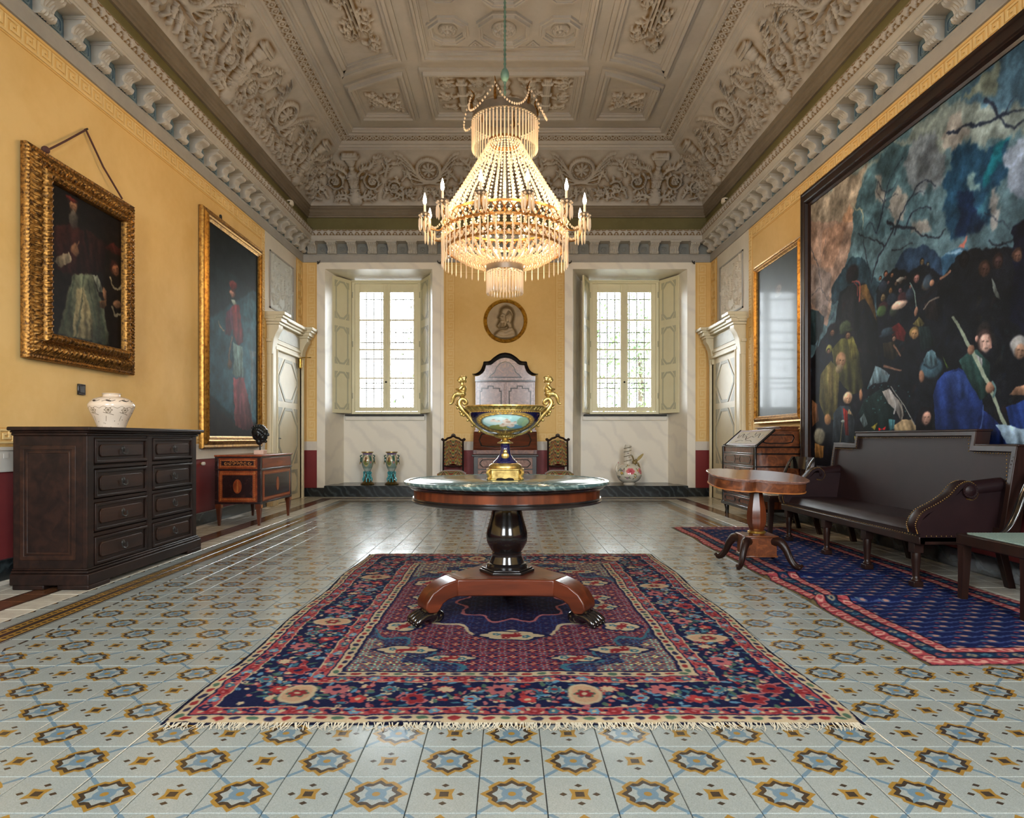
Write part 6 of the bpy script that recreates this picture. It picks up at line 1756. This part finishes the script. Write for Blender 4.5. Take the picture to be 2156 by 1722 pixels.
# ---------------------------------------------------------------- slant top bureau
bu = thing('slant_bureau', 'walnut slant top bureau with ebonised mouldings standing near the cream door', 'bureau', (3.60, 8.775, 0), RIGHT)
sd_ = [(-.55,.16),(0,.16),(0,1.15),(-.30,1.15),(-.52,.955),(-.55,.945)]
body = MB(); n = len(sd_); body.prism(sd_, -.595, .595, 'yz'); body.build('carcass', M['walnut'], bu, bevel=.006)
for sx in (-1, 1):   # swelling sides
    nz = 14; sw = MB(); G = np.empty((nz, 8, 3))
    for i in range(nz):
        z = .16+(.945-.16)*i/(nz-1); bul = .03+.022*sin((z-.16)/.785*pi*1.5+.6)
        for j in range(8): y = -.545+.545*j/7; G[i, j] = (sx*(.595+bul*(.35+.65*sin(pi*min(max((j+.5)/8, .05), .95)))), y, z)
    sw.grid(G); sw.add([tuple(G[0, j]) for j in range(8)]+[(sx*.59,0,.16),(sx*.59,-.545,.16)], [tuple(range(10))]); sw.add([tuple(G[-1, j]) for j in range(8)]+[(sx*.59,0,.945),(sx*.59,-.545,.945)], [tuple(range(10))])
    sw.build('side', M['walnut'], bu, smooth=60)
    P = [(-.36,1.10),(-.08,1.10),(-.06,1.06),(-.09,1.0),(-.16,.985),(-.40,.985),(-.46,1.0),(-.44,1.04)][::1]
    MB().ring(P, inset(P, .012), sx*.595-.003, sx*.595+.006, 'yz').build('side_inlay', M['ebony'], bu)
m = MB(); 
for z, o in ((.945, .018), (.86, .012), (.70, .012), (.50, .012), (.30, .012)): m.box(-.60-o*2, .60+o*2, -.55-o, .0, z-.008, z+.008)
m.box(-.64, .64, -.575, .0, .135, .175)
for sx in (-1, 1): 
    m.tube([(sx*.598,-.555,.95),(sx*.598,-.52,.968),(sx*.598,-.30,1.163)], .016, 8); m.tube([(sx*.60,-.552,.17),(sx*.60,-.552,.94)], .022, 8)
m.build('ebonised_moulding', M['ebony'], bu, bevel=.003)
for z0, z1 in ((.185,.288),(.315,.488),(.515,.685),(.715,.845)):
    d = MB().box(-.55, .55, -.566, -.545, z0, z1).build('drawer', M['walnut'], bu, bevel=.004)
    for cx in (-.28, .28): MB().ring(octagon(cx,(z0+z1)/2,.22,(z1-z0)/2-.015,.05), octagon(cx,(z0+z1)/2,.205,(z1-z0)/2-.027,.045), -.57, -.563).build('drawer_inlay', M['ebony'], d)
    MB().lathe([(.012,0),(.009,.005),(0,.007)], 10).build('keyhole', M['iron'], d, loc=(0,-.566,(z0+z1)/2), rot=(pi/2,0,0))
A_, B_ = Vector((-.52,.955)), Vector((-.30,1.15)); T_ = (B_-A_).normalized(); N_ = Vector((-T_.y, T_.x)); L_ = (B_-A_).length
sp = lambda u, s, d: (u, (A_+T_*s+N_*d).x, (A_+T_*s+N_*d).y)
def slope_box(mb, u0, u1, s0, s1, d0, d1):
    v = [sp(u, s, d) for d in (d0, d1) for u, s in ((u0,s0),(u1,s0),(u1,s1),(u0,s1))]; mb.add(v, [(0,3,2,1),(4,5,6,7),(0,1,5,4),(1,2,6,5),(2,3,7,6),(3,0,4,7)])
mb = MB(); slope_box(mb, -.585, .585, .0, L_, 0, .014); fo = mb.build('fall_front', M['walnut'], bu, bevel=.003)
M['olivewood'] = plain('olive_inlay', (150,128,78), (134,112,66), .5, spec=.2)
mb = MB(); slope_box(mb, -.52, .52, .03, L_-.03, .013, .0165); mb.build('fall_panel', M['olivewood'], fo)
mb = MB()
for sg in (-1, 1):
    for P in ([(0,.10),(.10,.17),(.2,.15),(.28,.22)], [(.05,.08),(.18,.09),(.3,.06)], [(.3,.22),(.38,.14),(.44,.20)], [(.12,.24),(.16,.19),(.24,.2)]): mb.tube([sp(sg*u, s, .0165) for u, s in curve(P, 14)], .007, 6, flat=.4)
mb.build('fall_scrolls', M['ebony'], fo)
g = MB(); g.box(-.615, .615, -.31, .0, 1.15, 1.165); g.box(-.16, .615, -.24, -.02, 1.165, 1.185); g.box(-.19, .63, -.26, -.01, 1.185, 1.20); g.build('top', M['walnut'], bu, bevel=.005)
for sx in (-1, 1):
    for y in (-.51, -.07):
        MB().tube(curve([(sx*.57,y,.16),(sx*.59,y,.12),(sx*.575,y,.05),(sx*.582,y,0)], 8), [.055,.05,.045,.036,.03,.026,.026,.028,.03], 10).build('foot', M['ebony'], bu)

# ---------------------------------------------------------------- jar, bronze head, medallion
def lathe_uv(prof, seg, u0=0.0):
    G = np.empty((seg+1, len(prof), 3))
    for i in range(seg+1):
        a = 2*pi*i/seg+u0
        for j, (r, z) in enumerate(prof): G[i, j] = (r*cos(a), r*sin(a), z)
    return MB().grid(G)
jr = thing('porcelain_jar', 'pale broad shouldered jar with fine line painting on the dark chest', 'jar', (-3.19, 5.30, 1.13))
lathe_uv(curve([(.098,.0),(.100,.006),(.118,.06),(.150,.13),(.166,.175),(.160,.20),(.125,.235),(.075,.252)], 26), 56).build('body', picture('jar_glaze', jar_deco(), .18, .5), jr, smooth=60)
M['glaze'] = plain('cream_glaze', (226,208,188), (214,196,176), .18, coat=.5)
MB().lathe([(.07,.248),(.064,.255),(.062,.27),(.070,.276),(.066,.28),(.055,.275),(.05,.2),(0,.2)], 40).build('neck', M['glaze'], jr); MB().lathe([(0,0),(.099,0),(.095,.006),(0,.006)], 32).build('base', M['glaze'], jr)
hd = thing('bronze_head', 'dark bronze head in profile mounted on a pale marble block', 'bust', (-3.17, 8.42, .852))
MB().box(-.062, .062, -.062, .062, 0, .052).build('marble_base', plain('pink_marble', (222,190,172), (208,174,156), .35), hd, bevel=.004)
MB().tube([(-.005,0,.05),(-.005,0,.15)], .012, 10).build('mounting_rod', M['ebony'], hd)
h = MB(); Z = .262
h.ell((-.018,0,Z+.018), (.094,.074,.088)); h.ell((.025,0,Z-.03), (.066,.056,.085)); h.ell((.055,0,Z+.03), (.042,.052,.04))
h.ell((.078,0,Z+.016), (.018,.042,.014)); h.ell((.098,0,Z-.012), (.017,.011,.024)); h.ell((.088,0,Z+.004), (.013,.009,.02)); h.ell((.106,0,Z-.022), (.012,.014,.010))
h.ell((.072,0,Z-.052), (.020,.026,.010)); h.ell((.070,0,Z-.068), (.018,.024,.009)); h.ell((.066,0,Z-.10), (.022,.024,.020)); h.ell((.03,0,Z-.088), (.045,.048,.032))
h.ell((-.012,0,Z-.10), (.044,.042,.05)); h.ell((-.05,0,Z-.03), (.05,.055,.06))
for sy in (-1, 1):
    h.ell((.062,sy*.036,Z-.022), (.022,.018,.018)); h.ell((-.005,sy*.066,Z-.018), (.016,.012,.030)); h.ell((.04,sy*.045,Z-.05), (.03,.02,.03))
    for k in range(7): h.ell((-.07+.024*k, sy*(.060-.002*(k-3)**2), Z+.055-.004*(k-2)**2), (.021,.019,.026), 8, 6)
for k in range(9): a = k*.35-.3; h.ell((-.018+.088*cos(a), 0, Z+.02+.085*sin(a)), (.02,.05,.018), 8, 6)
remeshed('head', h, M['bronze'], hd, .0042, sm=5)
md = thing('relief_medallion', 'round bronze profile medallion in a gilt ring high on the end wall', 'relief', (-.065, YB-.006, 3.186))
MB().lathe([(.33,.0),(.335,.012),(.345,.02),(.355,.014),(.365,.022),(.385,.03),(.398,.018),(.40,0)], 72).build('frame', gold('gilt_ring', (222,170,64), (160,110,40), .3), md, rot=(pi/2,0,0), smooth=40)
cv = Cv(240, 240, (0, 0, 0)); U = lambda pts: [(120+x*118, 120-y*118) for x, y in pts]
cv.poly(U([(-.62,-.80),(-.5,-.62),(-.28,-.46),(.05,-.42),(.38,-.34),(.52,-.5),(.60,-.80),(.3,-.95),(-.3,-.95)]), (110,)*3)
cv.poly(U([(-.22,.50),(-.27,.34),(-.40,.16),(-.30,.12),(-.33,.03),(-.28,-.02),(-.34,-.1),(-.46,-.28),(-.34,-.40),(-.1,-.34),(.08,-.16),(.16,-.40),(.40,-.36),(.34,.1),(.3,.45)]), (170,)*3)
cv.poly(U([(-.28,.44),(-.20,.66),(.05,.78),(.32,.66),(.46,.36),(.40,.02),(.24,-.16),(.16,.02),(.02,.12),(.0,.32)]), (215,)*3)
cv.ell(*U([(-.14,-.18)])[0], 26, 20, (195,)*3, 1, .5); cv.ell(*U([(.10,.02)])[0], 9, 13, (230,)*3); cv.ell(*U([(-.18,.24)])[0], 7, 4, (120,)*3)
for P in ([(-.3,-.5),(0,-.62),(.4,-.46)], [(-.5,-.66),(-.1,-.8),(.5,-.66)], [(.06,.30),(.2,.5),(.36,.3)], [(-.3,-.14),(-.34,-.34)], [(-.2,-.16),(-.22,-.36)], [(-.08,-.14),(-.1,-.3)]): cv.line(U(P), 5, (90,)*3)
lo = Cv(240, 240, (0,0,0)); lo.a = cv.a.copy(); lo.blur(9).blur(6); cv.blur(2); hh = (cv.a[..., 0]*.45+lo.a[..., 0]*.75)/255.
na, nr = 120, 60; G = np.empty((na+1, nr, 3))
for i in range(na+1):
    a = 2*pi*i/na
    for j in range(nr):
        r = .336*j/(nr-1); x, z = r*cos(a), r*sin(a); xi, yi = min(max(int(120+x/.336*118), 0), 239), min(max(int(120-z/.336*118), 0), 239)
        G[i, j] = (x, -.006-.05*hh[yi, xi], z)
MB().grid(G).build('disc', plain('brown_bronze', (132,112,80), (112,94,66), .45, .3), md, smooth=70)

# ---------------------------------------------------------------- vases in the niches
M['turq'] = plain('turquoise_glaze', (84,172,178), (60,146,154), .2, coat=.5); M['vbase'] = gold('old_bronze', (120,96,48), (64,48,28), .4)
M['vpaint'] = picture('vase_glaze', niche_vase(), .15, .6); M['vgreen'] = plain('green_glaze', (44,88,78), (34,70,64), .25, coat=.5)
def figure_vase():
    v = thing('figure_vase', 'tall painted vase carried by turquoise figures, left of the pair in the window niche', 'vase', (-2.63, 12.28, .20), .35, 'figure vases')
    lathe_uv(curve([(.038,.232),(.062,.26),(.098,.34),(.116,.42),(.108,.49),(.088,.525),(.085,.56),(.096,.585)], 24), 40, -pi/2-.75*2*pi/4).build('body', M['vpaint'], v, smooth=60)
    MB().lathe([(.094,.583),(.112,.596),(.112,.605),(.10,.608),(.085,.57),(.08,.45),(0,.45)], 36).build('gilt_lip', M['gilt'], v)
    MB().lathe([(0,0),(.125,0),(.13,.012),(.11,.03),(.08,.05),(.05,.09),(.035,.14),(.032,.20),(.04,.232),(0,.235)], 12).build('rock_base', M['vbase'], v, smooth=20)
    for k in range(3):
        a = k*2*pi/3+.5; f_ = MB(); C = lambda r, z, da=0: (r*cos(a+da), r*sin(a+da), z)
        f_.ell(C(.062,.165), (.024,.024,.042), 10, 7); f_.ell(C(.07,.222), (.018,.018,.022), 10, 7)
        for s in (-.35, .35): f_.tube([C(.064,.14,s*.5), C(.085,.10,s), C(.075,.05,s)], [.017,.015,.011], 7); f_.tube([C(.066,.19,s*.6), C(.075,.215,s*1.4), C(.052,.245,s)], [.010,.009,.008], 6)
        f_.build('glazed_figure', M['turq'], v)
    for sg in (0, pi):
        a = sg+.1; hb = MB(); hb.ell((.118*cos(a), .118*sin(a), .455), (.022,.026,.05), 10, 7); hb.tube(curve([(.118*cos(a),.118*sin(a),.50),(.135*cos(a),.135*sin(a),.53),(.10*cos(a),.10*sin(a),.545)], 8), .010, 6); hd_ = hb.build('handle', M['vgreen'], v)
        MB().tube([(.138*cos(a)+.0*cos(t), .138*sin(a)+.018*cos(t), .40+.022*sin(t)) for t in np.linspace(0, 2*pi, 14)], .006, 6).build('handle_ring', M['gilt'], hd_)
    return v
v1 = figure_vase(); v2 = dup(v1, None, (-2.18, 12.28, .20), rotz=.1); v2['label'] = 'tall painted vase carried by turquoise figures, right of the pair in the window niche'
ew = thing('flower_ewer', 'white ewer painted with roses, long neck and winged handle in the window niche', 'ewer', (2.235, 12.28, .20))
lathe_uv(curve([(.10,.035),(.175,.075),(.228,.15),(.238,.20),(.22,.275),(.17,.34),(.11,.378),(.07,.39)], 26), 48, -pi/2-.55).build('body', picture('ewer_glaze', vase_flowers(), .12, .6), ew, smooth=60)
M['porc'] = plain('white_porcelain', (222,214,198), (212,204,188), .15, coat=.5)
MB().lathe([(0,0),(.105,0),(.108,.012),(.092,.03),(.098,.045),(0,.045)], 36).build('foot', M['porc'], ew)
nk = MB(); P = [(-.03,0,.36),(-.028,0,.5),(-.024,0,.6),(-.02,0,.70),(-.018,0,.735)]; nk.tube(P, [.075,.066,.064,.062,.055], 10, up=(0,1,0)); no = nk.build('neck', M['porc'], ew, smooth=25)
rg_ = MB()
for z in (.445,.535,.62,.685): rg_.tube([(-.026+.070*cos(a), .070*sin(a), z+.018*cos(a)) for a in np.linspace(0, 2*pi, 25)], .006, 6)
rg_.build('neck_bands', plain('brown_line', (110,100,72), None, .3), no)
fl_ = MB(); 
for k, (x, z) in enumerate(((-.05,.50),(-.01,.57),(-.03,.64))): fl_.ell((x,-.064,z-.06), (.018,.004,.014), 8, 6)
fl_.build('neck_flowers', plain('ochre_blossom', (206,160,70), (110,130,160), .3, scale=14), no)
hn = MB(); hn.ell((.105,0,.41), (.05,.04,.045), 12, 8); hn.ell((.13,0,.44), (.03,.026,.034), 10, 7); hn.tube(curve([(.09,0,.43),(.07,0,.50),(.05,0,.54)], 8), .014, 8); hn.tube(curve([(.16,0,.40),(.19,0,.33),(.20,0,.27)], 8), .018, 8)
ho = hn.build('winged_handle', plain('moss_glaze', (140,118,70), (96,86,52), .3, coat=.4), ew)
MB().prism(curve([(.13,.44),(.16,.50),(.21,.545),(.26,.575),(.265,.555),(.235,.50),(.19,.455),(.15,.425)], 22), -.010, .010).build('wing', plain('ochre_glaze', (182,158,92), (150,128,70), .3, coat=.4), ho)
sp_ = MB().tube(curve([(-.18,0,.22),(-.235,0,.27),(-.225,0,.34),(-.20,0,.40)], 10), [.05,.045,.04,.034,.03,.027,.024,.022,.02,.016,.008], 10); so2 = sp_.build('spout', M['porc'], ew); MB().ell((-.201,0,.392), (.011,.011,.028), 8, 6).build('spout_tip', plain('pink_glaze', (206,130,124), None, .3), so2)

# ---------------------------------------------------------------- small fittings
for x, y, z, s in ((-3.50, 10.55, 4.775, 'left'), (3.42, 10.45, 4.775, 'right')):
    d = thing('smoke_detector', f'small white detector standing on the cornice above the {"cream door by the commode" if s == "left" else "dark portrait"}', 'detector', (x, y, z), group='cornice detectors')
    MB().lathe([(0,.0),(.055,.0),(.06,.01),(.06,.05),(.05,.075),(.03,.085),(0,.085)], 20).build('housing', M['white'], d); MB().box(-.02, .02, -.064, -.055, .025, .045).build('sensor_slot', M['ebony'], d)
for k, (x, w) in enumerate(((-3.466, 'outer corner of the niche with the pair of vases'), (-1.235, 'inner corner of the niche with the pair of vases'), (1.075, 'inner corner of the niche with the ewer'), (3.363, 'outer corner of the niche with the ewer'))):
    sg = 1 if x < 0 else -1; sg = (1, -1, 1, -1)[k] if k in (1, 2) else sg
    hk = MB(); hk.box(-.012, .012, -.01, 0, -.02, .03); hk.tube(curve([(0,-.01,.0),(sg*.02,-.05,-.01),(sg*.045,-.06,.0),(sg*.055,-.055,.035)], 8), [.011,.012,.013,.012,.011,.01,.009,.007,.005], 7)
    o = hk.build('curtain_hook', M['iron'], loc=(x, YB-.02, 4.235)); tag(o, f'small iron hook at {w}', 'hook', 'curtain hooks')
bx_ = thing('wall_switch', 'square black switch plate on the yellow wall above the painted jar', 'switch', (XL, 5.78, 1.477), LEFT)
MB().box(-.05, .05, -.014, 0, -.048, .048).build('plate', M['ebony'], bx_, bevel=.004); MB().box(-.03, .03, -.019, -.012, -.03, .03).build('rocker', M['iron'], bx_, bevel=.003)
vk = thing('radiator_valve', 'small white valve knob on the maroon dado beside the commode', 'valve', (XL+.0, 8.02, .745), LEFT)
MB().lathe([(.018,.02),(.022,.026),(.022,.05),(.017,.058),(0,.06)], 18).build('knob', M['white'], vk, rot=(pi/2,0,0)); MB().tube([(0,0,0),(0,-.03,0)], .016, 10).build('stem', M['brass'], vk)
dcl = MB(); dcl.tube([(0,0,-.07),(0,0,.07)], .034, 14); dcl.ell((0,0,.075), (.03,.03,.02), 12, 7); dcl.ell((0,0,-.075), (.03,.03,.02), 12, 7)
d1 = [o for o in COL.objects if o.name == 'door_1'][0]
dco = dcl.build('door_closer', M['brass'], d1, loc=(1.42, -.09, 2.37)); MB().tube([(-.12,0,.1),(.02,-.02,.1),(.02,-.19,.105)], .010, 6).build('closer_arm', M['brass'], dco)

# ---------------------------------------------------------------- chandelier
CX, CY = -.043, 7.0
cl = thing('chandelier', 'large crystal chandelier with bead swags and glowing candle bulbs', 'chandelier', (CX, CY, 0))
def _crystal():
    k = NT('crystal_bead'); k.b.inputs['Base Color'].default_value = srgb((255,244,228)); k.set(.06, 0, .8)
    tr = k.n('ShaderNodeBsdfTranslucent'); tr.inputs[0].default_value = srgb((255,240,218)); mx = k.n('ShaderNodeMixShader', i_0=.55)
    k.l(k.b.outputs[0], mx.inputs[1]); k.l(tr.outputs[0], mx.inputs[2]); k.l(mx.outputs[0], k.out.inputs[0]); return k.m
M['crystal'] = _crystal(); M['band'] = plain('silvered_band', (150,140,128), (120,110,98), .35, .6); M['gband'] = gold('gilt_band', (190,140,80), (120,84,44), .35)
M['verd'] = plain('verdigris_chain', (120,158,146), (92,124,112), .5); M['candle'] = plain('candle_sleeve', (236,220,190), None, .5)
BULB = emis('lamp_flame', (255, 218, 168), 260.0)
ro = MB(); ro.tube([(0,0,4.1),(0,0,ZC)], .010, 8)
for k in range(28): ro.ell((0, 0, 4.72+k*.05), (.016,.016,.021), 8, 5)
ro.ell((0,0,4.90), (.045,.045,.075), 14, 9); ro.lathe([(.0,ZC),(.09,ZC),(.075,ZC-.04),(.02,ZC-.08),(0,ZC-.08)], 20); ro.build('hanging_chain', M['verd'], cl)
MB().tube([(0,0,2.80),(0,0,4.2)], .011, 8).build('centre_rod', M['gband'], cl)
def band(name, r0, r1, z0, z1, mat, par=cl, seg=64):
    mb = MB(); mb.lathe([(r0,z0),(r1,z1),(r1-.012,z1),(r0-.012,z0),(r0,z0)], seg); return mb.build(name, mat, par, smooth=40)
cw = band('crown_band', .355, .335, 4.40, 4.50, M['band'])
for k in range(6):
    a = k*pi/3+.25; h = MB(); h.tube(curve([(.345*cos(a),.345*sin(a),4.48),(.36*cos(a),.36*sin(a),4.56),(.33*cos(a),.33*sin(a),4.64),(.37*cos(a),.37*sin(a),4.70)], 10), [.03,.032,.032,.03,.026,.024,.02,.018,.016,.012,.006], 8, flat=.5); h.build('crown_leaf', M['golddk'], cw)
    b = a+pi/3; P = [(.36*cos(a+(b-a)*t)*(1+.25*sin(pi*t)), .36*sin(a+(b-a)*t)*(1+.25*sin(pi*t)), 4.64-.26*sin(pi*t)) for t in np.linspace(0, 1, 20)]
    s = MB(); [s.octa(p, .012, .017) for p in P]; s.build('bead_swag', M['crystal'], cl)
def icicle(L, r=.008):
    mb = MB(); mb.octa((0,0,-.012), .012); mb.lathe([(0,-.022),(r,-.03),(r*.85,-L*.75),(r*1.05,-L*.93),(0,-L)], 6); return mb
def ring_of(name, src, n, R, z, par=cl, a0=0.0, jit=0):
    o = None
    for k in range(n):
        a = a0+2*pi*k/n; loc = (R*cos(a), R*sin(a), z)
        if o is None: o = src.build(name, M['crystal'], par, loc=loc, smooth=30)
        else: dup(o, par, loc=loc, rotz=a)
    return o
ring_of('crown_icicle', icicle(.31), 56, .347, 4.40)
def string(curve_pts, n, r0, r1):
    P = curve(curve_pts, 60); L = np.r_[0, np.cumsum([math.dist(a, b) for a, b in zip(P[:-1], P[1:])])]; P = np.array(P); mb = MB()
    for k in range(n):
        t = L[-1]*(k+.5)/n; q = [np.interp(t, L, P[:, i]) for i in (0, 1)]; r = r0+(r1-r0)*k/n
        mb.ell((q[0], 0, q[1]), (r*.8, r, r), 7, 5)
    return mb
def spun(name, src, n, par=cl):
    o = None
    for k in range(n):
        if o is None: o = src.build(name, M['crystal'], par, smooth=30)
        else: dup(o, par, rotz=2*pi*k/n)
spun('bead_string', string([(.17,4.19),(.22,4.09),(.31,3.935),(.46,3.68),(.585,3.48),(.63,3.36)], 25, .010, .0185), 44)
band('upper_collar', .18, .17, 4.17, 4.21, M['gband'])
def lattice(name, R, z0, z1, n, mat):
    mb = MB()
    for z in (z0, z1): mb.lathe([(R-.006,z-.012),(R+.008,z-.012),(R+.008,z+.012),(R-.006,z+.012),(R-.006,z-.012)], 72)
    m = 46
    for k in range(m):
        for s in (-1, 1):
            a0, a1 = 2*pi*k/m, 2*pi*(k+s)/m; mb.tube([(R*cos(a0+(a1-a0)*t), R*sin(a0+(a1-a0)*t), z0+(z1-z0)*t) for t in (0, .5, 1)], .006, 4)
    o = mb.build(name, mat, cl, smooth=30); b = MB()
    for k in range(m):
        for t in range(2): a = 2*pi*(k+.5*t)/m; b.ell(((R+.008)*cos(a), (R+.008)*sin(a), z0+(z1-z0)*(.25+.5*t)), (.014,.014,.018), 7, 5)
    b.build('lattice_beads', M['crystal'], o, kind='stuff'); return o
lattice('main_ring', .65, 3.22, 3.345, 46, M['gband'])
lattice('lower_ring', .62, 3.04, 3.13, 46, M['gband'])
spun('basket_string', string([(.62,3.10),(.575,3.03),(.49,2.965),(.37,2.91),(.21,2.875)], 17, .018, .013), 44)
spun('inner_string', string([(.63,3.23),(.60,3.19),(.55,3.12),(.47,3.06)], 9, .017, .015), 36)
ring_of('ring_icicle', icicle(.36, .008), 52, .665, 3.215)
band('bottom_band', .20, .198, 2.815, 2.895, M['band'])
ring_of('tassel_icicle', icicle(.24, .009), 34, .19, 2.815); ring_of('inner_tassel_icicle', icicle(.20, .008), 20, .13, 2.82)
am = MB(); am.tube(curve([(.64,0,3.26),(.70,0,3.20),(.79,0,3.21),(.845,0,3.27),(.85,0,3.335)], 20), .008, 7)
arm0 = am.build('candle_arm', M['gband'], cl, rotz=pi/12)
MB().lathe([(0,3.33),(.03,3.335),(.055,3.35),(.06,3.358),(.05,3.356),(.014,3.345),(0,3.345)], 16, (.85,0,0)).build('drip_pan', M['band'], arm0)
MB().lathe([(.0,3.345),(.013,3.345),(.012,3.455),(.0,3.455)], 10, (.85,0,0)).build('candle', M['candle'], arm0)
MB().lathe([(0,3.453),(.012,3.458),(.019,3.485),(.016,3.515),(.007,3.55),(0,3.572)], 10, (.85,0,0)).build('bulb', BULB, arm0)
dr = MB()
for k in range(8):
    a = k*pi/4; x, y = .85+.055*cos(a), .055*sin(a); dr.octa((x, y, 3.335), .014); dr.lathe([(0,3.318),(.010,3.29),(.012,3.22),(.006,3.19),(0,3.175)], 6, (x, y, 0))
dr.build('crystal_drops', M['crystal'], arm0)
ab = MB(); [ab.octa(p, .012, .016) for p in [(.85-.2*t, 0, 3.34-.12*sin(pi*t)+.0*t) for t in np.linspace(.1, .95, 10)]]; ab.build('arm_beads', M['crystal'], arm0)
for k in range(1, 12): dup(arm0, cl, rotz=pi/12+k*pi/6)
for z, e in ((3.25, 60), (3.75, 26)):   # the lamps hidden inside the bead tent
    d = bpy.data.lights.new('inner_lamp', 'POINT'); d.energy = e; d.color = (1, .76, .48); d.shadow_soft_size = .07
    o = bpy.data.objects.new('inner_lamp', d); COL.objects.link(o); o.location = (CX+.05, CY, z)

# ---------------------------------------------------------------- trees outside the windows
LEAF = NT('tree_leaf'); LEAF.l(LEAF.ramp(LEAF.noise(LEAF.coords(), 2.5), [(.35, (40,66,34)), (.65, (104,128,70))]), LEAF.b.inputs['Base Color']); LEAF.set(.6)
BARK = plain('tree_bark', (84,72,58), (60,52,44), .9)
def tree(loc, h, r, n, label, seed):
    q = random.Random(seed); root = thing('tree', label, 'tree', loc)
    MB().tube([(0,0,-1.5),(.05,0,h*.3),(.0,.05,h*.7)], [.14,.10,.05], 8).build('trunk', BARK, root)
    mb = MB()
    for k in range(n):
        a, b, c = q.gauss(0, .42), q.gauss(0, .42), q.gauss(0, .42)
        p = Vector((a*r, b*r, h*.72+c*h*.55)); u = Vector((q.uniform(-1,1), q.uniform(-1,1), q.uniform(-1,1))).normalized(); w = u.orthogonal().normalized(); s = q.uniform(.04, .09)
        mb.add([p-u*s, p+w*s*.45, p+u*s, p-w*s*.45], [(0,1,2,3)])
    mb.build('foliage', LEAF.m, root, kind='stuff', smooth=0)
tree((-1.45, 17.5, 0), 4.2, 1.2, 1300, 'pale leafy tree outside the window above the pair of vases', 3)
tree((3.3, 16.6, 0), 4.6, 1.7, 4600, 'leafy tree outside the window above the ewer', 5)
tree((1.2, 22.0, 0), 5.6, 1.6, 3000, 'taller leafy tree farther off beyond the window above the ewer', 8)
